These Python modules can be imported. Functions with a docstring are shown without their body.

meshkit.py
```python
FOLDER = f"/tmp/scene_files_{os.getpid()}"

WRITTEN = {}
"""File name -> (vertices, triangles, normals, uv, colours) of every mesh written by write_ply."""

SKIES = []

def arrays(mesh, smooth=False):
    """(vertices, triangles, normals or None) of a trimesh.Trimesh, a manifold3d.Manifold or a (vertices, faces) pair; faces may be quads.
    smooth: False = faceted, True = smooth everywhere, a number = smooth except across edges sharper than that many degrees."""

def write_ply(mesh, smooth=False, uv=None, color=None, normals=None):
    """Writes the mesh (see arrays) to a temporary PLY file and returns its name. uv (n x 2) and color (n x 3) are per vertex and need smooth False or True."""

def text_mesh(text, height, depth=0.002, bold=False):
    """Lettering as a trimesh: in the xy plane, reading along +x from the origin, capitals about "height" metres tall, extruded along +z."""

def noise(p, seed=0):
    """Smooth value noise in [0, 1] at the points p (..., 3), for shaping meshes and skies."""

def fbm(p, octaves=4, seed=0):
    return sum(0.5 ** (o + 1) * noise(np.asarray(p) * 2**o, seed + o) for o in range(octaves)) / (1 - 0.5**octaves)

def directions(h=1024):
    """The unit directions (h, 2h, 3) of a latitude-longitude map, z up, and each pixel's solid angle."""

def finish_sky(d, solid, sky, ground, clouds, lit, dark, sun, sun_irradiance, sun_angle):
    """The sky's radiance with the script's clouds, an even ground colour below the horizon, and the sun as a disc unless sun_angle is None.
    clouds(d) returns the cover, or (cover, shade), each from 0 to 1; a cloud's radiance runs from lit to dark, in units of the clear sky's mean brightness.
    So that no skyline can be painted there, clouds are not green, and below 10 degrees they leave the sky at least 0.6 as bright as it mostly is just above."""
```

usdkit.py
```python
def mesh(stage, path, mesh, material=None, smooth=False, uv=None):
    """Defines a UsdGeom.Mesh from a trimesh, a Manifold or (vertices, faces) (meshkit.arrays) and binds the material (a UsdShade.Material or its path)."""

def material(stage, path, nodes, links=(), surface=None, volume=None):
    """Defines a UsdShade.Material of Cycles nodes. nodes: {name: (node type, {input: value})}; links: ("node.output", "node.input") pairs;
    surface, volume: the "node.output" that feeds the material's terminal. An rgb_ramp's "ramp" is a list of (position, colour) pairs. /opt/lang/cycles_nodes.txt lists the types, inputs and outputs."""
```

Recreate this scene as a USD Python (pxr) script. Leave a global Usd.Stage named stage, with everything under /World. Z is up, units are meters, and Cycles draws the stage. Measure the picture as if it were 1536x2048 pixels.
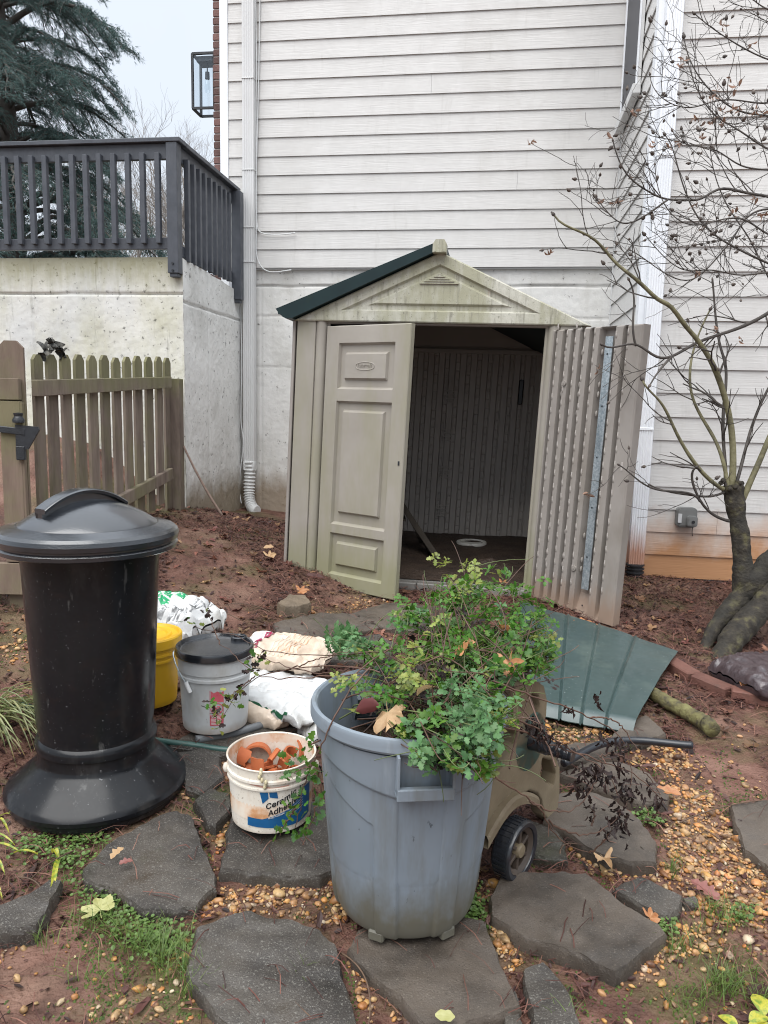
import math, random
import numpy as np, trimesh, usdkit, meshkit
from pxr import Usd, UsdGeom, UsdLux, UsdShade, Gf, Sdf, Vt
from shapely.geometry import Polygon, Point
from shapely.prepared import prep

stage = Usd.Stage.CreateInMemory()
UsdGeom.SetStageUpAxis(stage, 'Z')
UsdGeom.Xform.Define(stage, '/World')
UsdGeom.Scope.Define(stage, '/World/Looks')
# ------------------------------------------------------------------ camera, sky, sun, exposure
H = 1.55
CAM = np.array([0, 0, H])
FPX, PITCH, ROLL, YAW = 1511.2, math.radians(8.13), math.radians(-1.30), math.radians(-8.30)
_fw = np.array([math.sin(YAW)*math.cos(PITCH), math.cos(YAW)*math.cos(PITCH), -math.sin(PITCH)])
_r0 = np.array([math.cos(YAW), -math.sin(YAW), 0]); _d0 = np.cross(_fw, _r0)
_r = math.cos(ROLL)*_r0 + math.sin(ROLL)*_d0; _d = -math.sin(ROLL)*_r0 + math.cos(ROLL)*_d0
RM = np.stack([_r, _d, _fw])
cam = UsdGeom.Camera.Define(stage, '/World/camera')
m = np.eye(4); m[0, :3] = _r; m[1, :3] = -_d; m[2, :3] = -_fw; m[3, :3] = CAM
cam.AddTransformOp().Set(Gf.Matrix4d(m.tolist()))
cam.CreateFocalLengthAttr(24.0)
cam.CreateHorizontalApertureAttr(24.0*1536/FPX)
cam.CreateVerticalApertureAttr(24.0*2048/FPX)
cam.CreateClippingRangeAttr(Gf.Vec2f(0.05, 2000))
cam.CreateExposureAttr(1.2)
SUN_EL, SUN_AZ = math.radians(62), math.radians(200)     # azimuth = atan2(x, y) of the direction towards the sun
sun = UsdLux.DistantLight.Define(stage, '/World/sun')
sun.CreateIntensityAttr(0.40); sun.CreateAngleAttr(60.0); sun.CreateNormalizeAttr(True); sun.CreateColorAttr(Gf.Vec3f(1, .98, .95))
_sd = np.array([math.sin(SUN_AZ)*math.cos(SUN_EL), math.cos(SUN_AZ)*math.cos(SUN_EL), math.sin(SUN_EL)])
_x = np.cross([0, 0, 1], _sd); _x /= np.linalg.norm(_x); _y = np.cross(_sd, _x)
m = np.eye(4); m[0, :3] = _x; m[1, :3] = _y; m[2, :3] = _sd
sun.AddTransformOp().Set(Gf.Matrix4d(m.tolist()))
dome = UsdLux.DomeLight.Define(stage, '/World/sky')
dome.GetPrim().SetCustomDataByKey('kind', 'structure')
skym = usdkit.material(stage, '/World/Looks/sky_overcast', {
    't': ('texture_coordinate', {}),
    's': ('sky_texture', {'sky_type': 'single_scattering', 'sun_disc': False, 'sun_elevation': SUN_EL, 'sun_rotation': SUN_AZ}),
    'n': ('noise_texture', {'scale': 1.6, 'detail': 4.0, 'roughness': .55}),
    'r': ('rgb_ramp', {'ramp': [(.25, (.93, .96, 1.0)), (.75, (1.04, 1.05, 1.06))]}),
    'z': ('separate_xyz', {}), 'e': ('rgb_ramp', {'ramp': [(0., (3.6, 3.85, 4.15)), (.45, (3.9, 4.15, 4.5)), (1., (11.2, 11.7, 12.2))]}),
    'q': ('mix', {'mix_type': 'multiply', 'fac': 1.}), 'm': ('mix', {'fac': .95}),
    'b': ('background_shader', {'strength': .1})},
    [('t.generated', 'n.vector'), ('n.fac', 'r.fac'), ('t.generated', 'z.vector'), ('z.z', 'e.fac'), ('e.color', 'q.color1'), ('r.color', 'q.color2'), ('s.color', 'm.color1'), ('q.color', 'm.color2'), ('m.color', 'b.color')], surface='b.background')
UsdShade.MaterialBindingAPI.Apply(dome.GetPrim()).Bind(skym)

# ------------------------------------------------------------------ helpers
rng = np.random.default_rng(7)
rnd = random.Random(5)
def ray(px, py): return RM.T @ np.array([(px-768)/FPX, (py-1024)/FPX, 1.0])
def onY(px, py, Y): d = ray(px, py); return CAM + d*Y/d[1]
def onX(px, py, X): d = ray(px, py); return CAM + d*X/d[0]
def onZ(px, py, z): d = ray(px, py); return CAM + d*(z-H)/d[2]
def at(px, py, depth): return CAM + ray(px, py)*depth
def proj(P):
    c = (np.atleast_2d(P)-CAM) @ RM.T
    return np.stack([768+FPX*c[:, 0]/c[:, 2], 1024+FPX*c[:, 1]/c[:, 2]], 1)
def zat(x, y, py):
    "height of the point above (x, y) that is seen at row py"
    a, b = -1., 8.
    for _ in range(50):
        mid = (a+b)/2
        if proj([x, y, mid])[0, 1] > py: a = mid
        else: b = mid
    return a
def smst(a, b, x):
    t = np.clip((x-a)/(b-a), 0, 1); return t*t*(3-2*t)
def gz(x, y):
    x, y = np.asarray(x, float), np.asarray(y, float)
    z = .082*np.clip(y-2.0, -1, 3.6)
    z = z + .18*np.clip(-x-.8, 0, 3)*smst(1.9, 3.6, y)*(1-.6*smst(6.0, 7.6, y))
    return z - .04*np.clip(x-.5, 0, 4)*smst(3, 5, y)
def G(px, py, dz=0.):
    d = ray(px, py); t = np.linspace(.5, 14, 4000); P = CAM + t[:, None]*d
    k = np.argmax(P[:, 2] < gz(P[:, 0], P[:, 1])+dz); return P[k]

class MB:
    "collects pieces; build() makes them ONE mesh prim"
    def __init__(s): s.v, s.f, s.n = [], [], 0
    def add(s, v, f=None):
        if f is None:
            if hasattr(v, 'to_mesh'): v, f, _ = meshkit.arrays(v)
            else: v, f = v.vertices, v.faces
        v, f = np.asarray(v, float), np.asarray(f, int)
        if f.shape[1] == 4: f = np.vstack([f[:, [0, 1, 2]], f[:, [0, 2, 3]]])
        s.v.append(v); s.f.append(f+s.n); s.n += len(v); return s
    def box(s, lo, hi, bev=0.):
        lo, hi = np.minimum(lo, hi), np.maximum(lo, hi)
        c, h = (lo+hi)/2, (hi-lo)/2
        return s.add(*bevbox(c, h, np.eye(3), bev))
    def obox(s, c, half, axes, bev=0.): return s.add(*bevbox(np.asarray(c, float), np.asarray(half, float), np.asarray(axes, float), bev))
    def beam(s, p, q, w, h, up=(0, 0, 1), bev=0.):
        p, q = np.asarray(p, float), np.asarray(q, float); d = q-p; L = np.linalg.norm(d); d /= L
        side = np.cross(d, up); side /= np.linalg.norm(side); u = np.cross(side, d)
        return s.add(*bevbox((p+q)/2, np.array([L/2, w/2, h/2]), np.stack([d, side, u]), bev))
    def tube(s, pts, rad, sides=8, caps=True): return s.add(*tube(pts, rad, sides, caps))
    def lathe(s, prof, n=64, c=(0, 0, 0)): return s.add(*lathe(prof, n, c))
    def arr(s): return np.vstack(s.v), np.vstack(s.f)
    def build(s, name, mat, parent=None, smooth=False, **tags): v, f = s.arr(); return prim(name, v, f, mat, parent, smooth, **tags)

def bevbox(c, h, ax, b):
    if b <= 0 or b >= min(h)*.95:
        sg = np.array([[x, y, z] for x in (-1, 1) for y in (-1, 1) for z in (-1, 1)], float)
        f = [[0, 1, 3, 2], [4, 6, 7, 5], [0, 4, 5, 1], [2, 3, 7, 6], [0, 2, 6, 4], [1, 5, 7, 3]]
        return c + (sg*h) @ ax, np.array(f)
    pts = []
    for x in (-1, 1):
        for y in (-1, 1):
            for z in (-1, 1):
                for k in range(3):
                    q = np.array([x, y, z])*(h-b); q[k] = (x, y, z)[k]*h[k]; pts.append(q)
    hull = trimesh.convex.convex_hull(np.array(pts)) if False else _chamfer_faces(pts)
    return c + np.array(pts) @ ax, hull
_CF = None
def _chamfer_faces(pts):
    global _CF
    if _CF is None:
        unit = []
        for x in (-1, 1):
            for y in (-1, 1):
                for z in (-1, 1):
                    for k in range(3):
                        q = np.array([x, y, z])*.8; q[k] = (x, y, z)[k]; unit.append(q)
        unit = np.array(unit)
        from scipy.spatial import ConvexHull
        hull = ConvexHull(unit); F = hull.simplices.copy()
        for i, t in enumerate(F):
            n = np.cross(unit[t[1]]-unit[t[0]], unit[t[2]]-unit[t[0]])
            if n @ unit[t].mean(0) < 0: F[i] = t[::-1]
        _CF = F
    return _CF
def frames(p):
    t = np.gradient(p, axis=0); t /= np.linalg.norm(t, axis=1, keepdims=True)+1e-12
    ref = np.array([0, 0, 1.]) if abs(t[0, 2]) < .9 else np.array([1., 0, 0])
    a = np.zeros_like(p); prev = ref
    for i in range(len(p)):
        x = prev - t[i]*(prev @ t[i]); x /= np.linalg.norm(x)+1e-12; a[i] = x; prev = x
    return t, a, np.cross(t, a)
def tube(pts, rad, sides=8, caps=True):
    p = np.asarray(pts, float); r = np.broadcast_to(np.asarray(rad, float), (len(p),))
    t, a, b = frames(p); an = np.arange(sides)*2*np.pi/sides
    v = p[:, None] + r[:, None, None]*(np.cos(an)[None, :, None]*a[:, None]+np.sin(an)[None, :, None]*b[:, None])
    i, j = np.meshgrid(np.arange(len(p)-1), np.arange(sides), indexing='ij')
    q = np.stack([i*sides+j, i*sides+(j+1) % sides, (i+1)*sides+(j+1) % sides, (i+1)*sides+j], -1).reshape(-1, 4)
    f = np.vstack([q[:, [0, 1, 2]], q[:, [0, 2, 3]]]); v = v.reshape(-1, 3)
    if caps:
        n = len(v); v = np.vstack([v, p[:1], p[-1:]]); k = np.arange(sides); L = (len(p)-1)*sides
        f = np.vstack([f, np.stack([np.full(sides, n), (k+1) % sides, k], 1), np.stack([np.full(sides, n+1), L+k, L+(k+1) % sides], 1)])
    return v, f
def lathe(prof, n=64, c=(0, 0, 0)):
    "profile [(r, z)] from the bottom outside upwards"
    pr = np.asarray(prof, float); an = np.arange(n)*2*np.pi/n
    v = np.stack([pr[:, None, 0]*np.cos(an), pr[:, None, 0]*np.sin(an), np.broadcast_to(pr[:, None, 1], (len(pr), n))], -1)+np.asarray(c, float)
    i, j = np.meshgrid(np.arange(len(pr)-1), np.arange(n), indexing='ij')
    q = np.stack([i*n+j, i*n+(j+1) % n, (i+1)*n+(j+1) % n, (i+1)*n+j], -1).reshape(-1, 4)
    return v.reshape(-1, 3), np.vstack([q[:, [0, 1, 2]], q[:, [0, 2, 3]]])
def grid(V, flip=False):
    "triangles of an (a, b, 3) lattice of points"
    a, b = V.shape[:2]; i, j = np.meshgrid(np.arange(a-1), np.arange(b-1), indexing='ij')
    q = np.stack([i*b+j, (i+1)*b+j, (i+1)*b+j+1, i*b+j+1], -1).reshape(-1, 4)
    if flip: q = q[:, ::-1]
    return V.reshape(-1, 3), np.vstack([q[:, [0, 1, 2]], q[:, [0, 2, 3]]])
def spline(pts, n=24):
    from scipy.interpolate import CubicSpline
    p = np.asarray(pts, float)
    if len(p) < 3: return p[0]+np.linspace(0, 1, n)[:, None]*(p[-1]-p[0])
    s = np.concatenate([[0], np.cumsum(np.linalg.norm(np.diff(p, axis=0), axis=1)**.5)])
    return CubicSpline(s, p)(np.linspace(0, s[-1], n))
def rotz(a): c, s = math.cos(a), math.sin(a); return np.array([[c, -s, 0], [s, c, 0], [0, 0, 1.]])
def rotm(axis, a): return trimesh.transformations.rotation_matrix(a, axis)[:3, :3]
def randrot(): return trimesh.transformations.random_rotation_matrix(rng.random(3))[:3, :3]
def extrude(poly, z0, z1): 
    t = trimesh.creation.extrude_polygon(poly, z1-z0, engine='earcut'); t.apply_translation([0, 0, z0]); return t

COUNT, LOC = {}, {}
def fresh(name, parent):
    base = (parent if parent else '/World')+'/'+name
    k = COUNT.get(base, 0); COUNT[base] = k+1
    return base if k == 0 else f'{base}_{k:03d}'
def tag(p, label=None, cat=None, group=None, kind=None):
    p = p.GetPrim() if hasattr(p, 'GetPrim') else p
    for k, v in (('label', label), ('category', cat), ('group', group), ('kind', kind)):
        if v: p.SetCustomDataByKey(k, v)
    return p
def thing(name, label=None, cat=None, loc=(0, 0, 0), group=None, kind=None):
    path = fresh(name, None); x = UsdGeom.Xform.Define(stage, path); x.AddTranslateOp().Set(Gf.Vec3d(*map(float, loc)))
    LOC[path] = np.asarray(loc, float); tag(x, label, cat, group, kind); return path
def prim(name, v, f, mat, parent=None, smooth=False, label=None, cat=None, group=None, kind=None, loc=None, col=None):
    path = fresh(name, parent); v = np.asarray(v, float); f = np.asarray(f, int)
    if f.shape[1] == 4: f = np.vstack([f[:, [0, 1, 2]], f[:, [0, 2, 3]]])
    off = np.zeros(3)
    if parent:
        top = '/'.join(parent.split('/')[:3]); off = LOC.get(top, off)
    if parent is None and loc is None: loc = np.array([(v[:, 0].min()+v[:, 0].max())/2, (v[:, 1].min()+v[:, 1].max())/2, v[:, 2].min()])
    if loc is not None and parent is None: off = np.asarray(loc, float)
    if isinstance(mat, str) and mat in ISL and smooth not in (True, False, None): v, f, _ = meshkit.arrays(trimesh.Trimesh(v, f, process=False), smooth); smooth = True
    pm = usdkit.mesh(stage, path, trimesh.Trimesh(v-off, f, process=False), MATS[mat] if isinstance(mat, str) else mat, smooth=smooth)
    if parent is None:
        pm.AddTranslateOp().Set(Gf.Vec3d(*map(float, off))); LOC[path] = off
    if col is not None:
        UsdGeom.PrimvarsAPI(pm).CreatePrimvar('tint', Sdf.ValueTypeNames.Color3fArray, 'vertex').Set(Vt.Vec3fArray.FromNumpy(np.asarray(col, np.float32)))
    if isinstance(mat, str) and mat in ISL:
        import zlib; r0 = np.random.default_rng(zlib.crc32(path.encode())); n_, lab = islands(len(v), f)
        UsdGeom.PrimvarsAPI(pm).CreatePrimvar('rnd', Sdf.ValueTypeNames.FloatArray, 'vertex').Set(Vt.FloatArray.FromNumpy(r0.random(n_)[lab].astype(np.float32)))
    tag(pm, label, cat, group, kind)
    return path
def islands(n, f):
    from scipy.sparse import coo_matrix
    from scipy.sparse.csgraph import connected_components
    a = np.concatenate([f[:, 0], f[:, 1]]); b = np.concatenate([f[:, 1], f[:, 2]]); return connected_components(coo_matrix((np.ones(len(a), np.int8), (a, b)), shape=(n, n)), directed=False)
ISL = set()

MATS = {}
def mat(name, cols, scale=6., rough=.6, bump=0., bscale=60., bdist=.01, stretch=(1, 1, 1), bstretch=None, detail=5., island=0., hue=0., spec=.5, metallic=0., lo=.3, hi=.7,
        stains=(), zstain=None, trans=0., coat=0., rvar=0., isl=False, obj=False, dist=0., fine=None):
    N = {'g': ('geometry', {}), 'tc': ('texture_coordinate', {}), 'p': ('principled_bsdf', {'roughness': rough, 'specular_ior_level': spec, 'metallic': metallic, 'coat_weight': coat, 'coat_roughness': .15})}
    L = []; src = 'tc.object' if obj else 'g.position'
    N['mp'] = ('mapping', {'scale': stretch}); L.append((src, 'mp.vector'))
    if len(cols) == 1: N['c'] = ('color', {'value': cols[0]}); c = 'c.color'
    else:
        N['n'] = ('noise_texture', {'scale': scale, 'detail': detail, 'roughness': .6, 'distortion': dist}); L.append(('mp.vector', 'n.vector'))
        N['r'] = ('rgb_ramp', {'ramp': list(zip(np.linspace(lo, hi, len(cols)), cols))}); L.append(('n.fac', 'r.fac')); c = 'r.color'
    if isl or island or hue: ISL.add(name); N['at'] = ('attribute', {'attribute': 'rnd'})
    if isl: L = [l for l in L if l[1] != 'r.fac']; L.append(('at.fac', 'r.fac'))
    for k, st in enumerate(stains):      # (colour, scale, lo, hi, stretch, amount)
        N[f'sm{k}'] = ('mapping', {'scale': st[4], 'location': (3.1*k+1, 1.7*k, 2.3)}); L.append((src, f'sm{k}.vector'))
        N[f'sn{k}'] = ('noise_texture', {'scale': st[1], 'detail': 6., 'roughness': .65}); L.append((f'sm{k}.vector', f'sn{k}.vector'))
        N[f'sr{k}'] = ('map_range', {'from_min': st[2], 'from_max': st[3], 'to_min': 0., 'to_max': st[5], 'clamp': True}); L.append((f'sn{k}.fac', f'sr{k}.value'))
        N[f'sc{k}'] = ('color', {'value': st[0]}); N[f'sx{k}'] = ('mix', {}); L += [(f'sr{k}.result', f'sx{k}.fac'), (c, f'sx{k}.color1'), (f'sc{k}.color', f'sx{k}.color2')]; c = f'sx{k}.color'
    if zstain:                           # (colour, z full, z none, amount, noise scale, noise stretch)  soil splash or algae that starts at a height
        zc, z0, z1, am, zs, zst = zstain
        N['zx'] = ('separate_xyz', {}); L.append(('g.position', 'zx.vector'))
        N['zm'] = ('mapping', {'scale': zst}); L.append(('g.position', 'zm.vector'))
        N['zn'] = ('noise_texture', {'scale': zs, 'detail': 6., 'roughness': .65}); L.append(('zm.vector', 'zn.vector'))
        N['zr'] = ('map_range', {'from_min': z1, 'from_max': z0, 'to_min': -.35, 'to_max': .75, 'clamp': True}); L.append(('zx.z', 'zr.value'))
        N['za'] = ('math', {'math_type': 'add'}); L += [('zr.result', 'za.value1'), ('zn.fac', 'za.value2')]
        N['zz'] = ('map_range', {'from_min': .35, 'from_max': 1.0, 'to_min': 0., 'to_max': am, 'clamp': True}); L.append(('za.value', 'zz.value'))
        N['zc'] = ('color', {'value': zc}); N['zmix'] = ('mix', {}); L += [('zz.result', 'zmix.fac'), (c, 'zmix.color1'), ('zc.color', 'zmix.color2')]; c = 'zmix.color'
    if island or hue:
        N['iv'] = ('map_range', {'to_min': 1-island, 'to_max': 1+island}); N['iq0'] = ('math', {'math_type': 'multiply', 'value2': 13.7}); N['iq1'] = ('math', {'math_type': 'fraction'}); L += [('at.fac', 'iq0.value1'), ('iq0.value', 'iq1.value1'), ('iq1.value', 'iv.value')]
        N['ih0'] = ('math', {'math_type': 'multiply', 'value2': 7.31}); N['ih1'] = ('math', {'math_type': 'fraction'})
        N['ih'] = ('map_range', {'to_min': .5-hue, 'to_max': .5+hue}); L += [('at.fac', 'ih0.value1'), ('ih0.value', 'ih1.value1'), ('ih1.value', 'ih.value')]
        N['hs'] = ('hsv', {}); L += [('iv.result', 'hs.value'), ('ih.result', 'hs.hue'), (c, 'hs.color')]; c = 'hs.color'
    L.append((c, 'p.base_color'))
    if rvar:
        N['rn'] = ('noise_texture', {'scale': 9., 'detail': 5.}); N['rr'] = ('map_range', {'from_min': .3, 'from_max': .7, 'to_min': rough-rvar, 'to_max': rough+rvar}); L += [(src, 'rn.vector'), ('rn.fac', 'rr.value'), ('rr.result', 'p.roughness')]
    if bump:
        N['bm'] = ('mapping', {'scale': bstretch or stretch}); L.append((src, 'bm.vector'))
        N['bn'] = ('noise_texture', {'scale': bscale, 'detail': 4., 'distortion': dist}); L.append(('bm.vector', 'bn.vector'))
        N['b'] = ('bump', {'strength': bump, 'distance': bdist}); L += [('bn.fac', 'b.height'), ('b.normal', 'p.normal')]
    out = 'p.BSDF'
    if trans:
        N['tl'] = ('translucent_bsdf', {}); N['mx'] = ('mix_closure', {'fac': trans}); L += [(c, 'tl.color'), ('p.BSDF', 'mx.closure1'), ('tl.BSDF', 'mx.closure2')]; out = 'mx.closure'
    MATS[name] = usdkit.material(stage, '/World/Looks/'+name, N, L, surface=out)
    return MATS[name]
def srgb(r, g, b): return tuple(((x/255)/12.92 if x < 10 else ((x/255+.055)/1.055)**2.4) for x in (r, g, b))
# ------------------------------------------------------------------ materials
mat('soil', [(.045, .021, .015), (.125, .060, .043), (.20, .107, .080)], scale=5, rough=.62, bump=.9, bscale=70, bdist=.02, rvar=.15, spec=.28,
    stains=[((.065, .07, .022), 1.8, .48, .62, (1, 1, 1), .7), ((.21, .127, .09), 1.3, .5, .66, (1, 1, 1), .75)])
mat('siding', [(.555, .54, .52), (.605, .59, .57)], scale=3, rough=.5, bump=.22, bscale=1.7, bdist=.012, bstretch=(1.0, 1.0, 20), dist=2.2, spec=.35, rvar=.08,
    stains=[((.43, .41, .375), 1.4, .52, .75, (1, 1, .5), .4), ((.36, .345, .31), 5., .60, .75, (2.5, 2.5, .4), .3)], zstain=((.42, .19, .065), .28, .90, .9, 2.2, (1.5, 1.5, 1.2)))
mat('white_trim', [(.70, .715, .74), (.76, .77, .79)], scale=3, rough=.42, spec=.4, zstain=((.38, .13, .035), .35, .75, .8, 5., (6, 6, .8)))
mat('grey_trim', [(.56, .555, .545), (.60, .595, .585)], scale=3, rough=.5, spec=.35)
mat('pvc_white', [(.60, .605, .60), (.66, .66, .65)], scale=8, rough=.4)
mat('painted_block', [(.58, .565, .535), (.655, .64, .61), (.69, .675, .65)], scale=2.2, rough=.6, bump=.35, bscale=26, bdist=.012, spec=.3,
    stains=[((.06, .055, .045), 24, .63, .69, (1, 1, 1), .8), ((.42, .40, .35), 3.5, .5, .7, (1, 1, .4), .5)], zstain=((.20, .13, .06), .5, .95, .75, 4., (2, 2, .8)))
mat('retaining_paint', [(.50, .485, .42), (.60, .585, .53), (.63, .615, .57)], scale=2.0, rough=.62, bump=.35, bscale=24, bdist=.012, spec=.3,
    stains=[((.40, .385, .24), 2.0, .48, .68, (1.2, 1.2, .5), .6), ((.05, .047, .038), 21, .595, .66, (1, 1, 1), .85), ((.045, .045, .035), 60, .66, .70, (1, 1, .6), .8), ((.44, .45, .46), 1.1, .5, .7, (1, 1, 1), .5), ((.10, .095, .06), 5., .62, .74, (2.6, 2.6, .25), .7)],
    zstain=((.24, .225, .10), 2.76, 2.35, .62, 6., (2.5, 2.5, .35)))
mat('brick', [(.10, .052, .045), (.155, .08, .07)], scale=12, rough=.8, bump=.5, bscale=90, island=.35)
mat('mortar', [(.42, .38, .36)], rough=.9)
mat('screen', [(.055, .055, .062)], rough=.55)
mat('dark_stain_wood', [(.040, .044, .053), (.060, .064, .075)], scale=4, rough=.45, bump=.4, bscale=12, bdist=.006, stretch=(3, 3, 3), bstretch=(9, 9, 1), spec=.5, rvar=.1)
mat('fence_wood', [(.11, .082, .066), (.16, .122, .098), (.20, .158, .125)], scale=5, rough=.75, bump=.5, bscale=14, bdist=.006, stretch=(3, 3, .7), bstretch=(9, 9, .9), island=.14, spec=.3,
    stains=[((.145, .145, .06), 2.6, .45, .66, (1, 1, .8), .6), ((.03, .026, .02), 26, .66, .74, (1, 1, 1), .7)], zstain=((.15, .155, .062), 1.78, 1.50, .55, 5., (2, 2, .5)))
mat('gate_wood', [(.125, .088, .066), (.18, .13, .10)], scale=5, rough=.75, bump=.45, bscale=14, bdist=.006, stretch=(3, 3, .7), bstretch=(9, 9, .9), island=.12, spec=.3, stains=[((.145, .14, .065), 2.2, .45, .62, (1, 1, .8), .6)])
mat('black_iron', [(.008, .009, .011), (.018, .02, .023)], scale=30, rough=.4, bump=.2, bscale=120, spec=.5)
MATS['lantern_glass'] = usdkit.material(stage, '/World/Looks/lantern_pane', {'t': ('transparent_bsdf', {'color': (.94, .96, .97)}), 'g': ('glossy_bsdf', {'color': (.9, .95, 1), 'roughness': .03}), 'm': ('mix_closure', {'fac': .05})},
    [('t.BSDF', 'm.closure1'), ('g.BSDF', 'm.closure2')], surface='m.closure')
mat('bulb', [(.75, .75, .72)], rough=.1)
mat('shed_plastic', [(.265, .238, .205), (.31, .282, .245)], scale=3, rough=.5, bump=.12, bscale=240, bdist=.003, bstretch=(1, 1, .08), spec=.4, rvar=.06,
    stains=[((.235, .22, .145), 2.0, .42, .62, (2, 2, .5), .6), ((.06, .055, .045), 30, .70, .78, (1, 1, 1), .5)], zstain=((.20, .20, .085), .3, .8, .5, 6., (3, 3, .6)))
mat('shed_gable', [(.39, .375, .31), (.49, .475, .41)], scale=26, rough=.6, bump=.3, bscale=160, bdist=.003, spec=.35, detail=7,
    stains=[((.26, .25, .155), 2.6, .42, .60, (2, 2, .4), .7), ((.14, .13, .10), 9., .53, .68, (4, 4, .5), .6), ((.12, .115, .09), 60, .60, .66, (1, 1, 1), .6), ((.42, .2, .16), 3.3, .68, .74, (4, 4, .8), .6)])
mat('shed_inner', [(.25, .222, .20), (.285, .258, .232)], scale=4, rough=.5, spec=.4, bump=.1, bscale=120, bdist=.003, stains=[((.17, .145, .115), 3., .5, .7, (1, 1, .5), .5)], zstain=((.25, .15, .09), .24, .5, .6, 6., (3, 3, 1)))
mat('shed_dark', [(.38, .345, .315), (.43, .39, .355)], scale=4, rough=.55, spec=.3)
mat('roof_green', [(.006, .016, .018), (.009, .023, .024)], scale=6, rough=.5, spec=.25, stains=[((.02, .03, .013), 6., .6, .75, (1, 1, 1), .6)])
mat('floor_dirt', [(.03, .02, .015), (.075, .05, .035)], scale=6, rough=.6, bump=.9, bscale=50, bdist=.02, spec=.4)
mat('floor_plastic', [(.15, .14, .125), (.20, .185, .165)], scale=9, rough=.5)
mat('galvanised', [(.26, .31, .34), (.40, .45, .47), (.56, .60, .62)], scale=75, rough=.42, metallic=.75, spec=.5, detail=3, stains=[((.12, .15, .17), 7., .5, .7, (2, 2, .5), .6)])
mat('black_plastic', [(.0045, .0046, .0055), (.008, .0081, .009)], scale=5, rough=.22, spec=.28, bump=.05, bscale=180, bdist=.002, rvar=.07, stains=[((.16, .16, .165), 85, .66, .69, (1, 1, 1), .8), ((.10, .098, .095), 22, .64, .70, (1, 1, .25), .5), ((.06, .058, .055), 6, .56, .72, (1, 1, .35), .35), ((.03, .016, .011), 9, .55, .7, (1, 1, 2), .15)])
mat('black_lid', [(.007, .008, .010), (.011, .012, .014)], scale=5, rough=.2, coat=.6, spec=.6, bump=.3, bscale=170, bdist=.003, rvar=.05)
mat('grey_bin', [(.155, .185, .215), (.19, .22, .25)], scale=3, rough=.42, spec=.4, bump=.1, bscale=160, bdist=.002, bstretch=(1, 1, .15), rvar=.08,
    stains=[((.35, .38, .40), 26, .70, .76, (1, 1, .6), .55), ((.03, .035, .04), 48, .66, .70, (1, 1, .4), .75), ((.11, .11, .095), 4, .46, .62, (2.5, 2.5, .35), .5), ((.28, .31, .335), 13, .60, .70, (1, 1, .15), .4)], zstain=((.085, .075, .05), .05, .30, .9, 8., (2, 2, 1.2)))
mat('conc_pipe', [(.018, .018, .02)], rough=.4)

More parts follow.
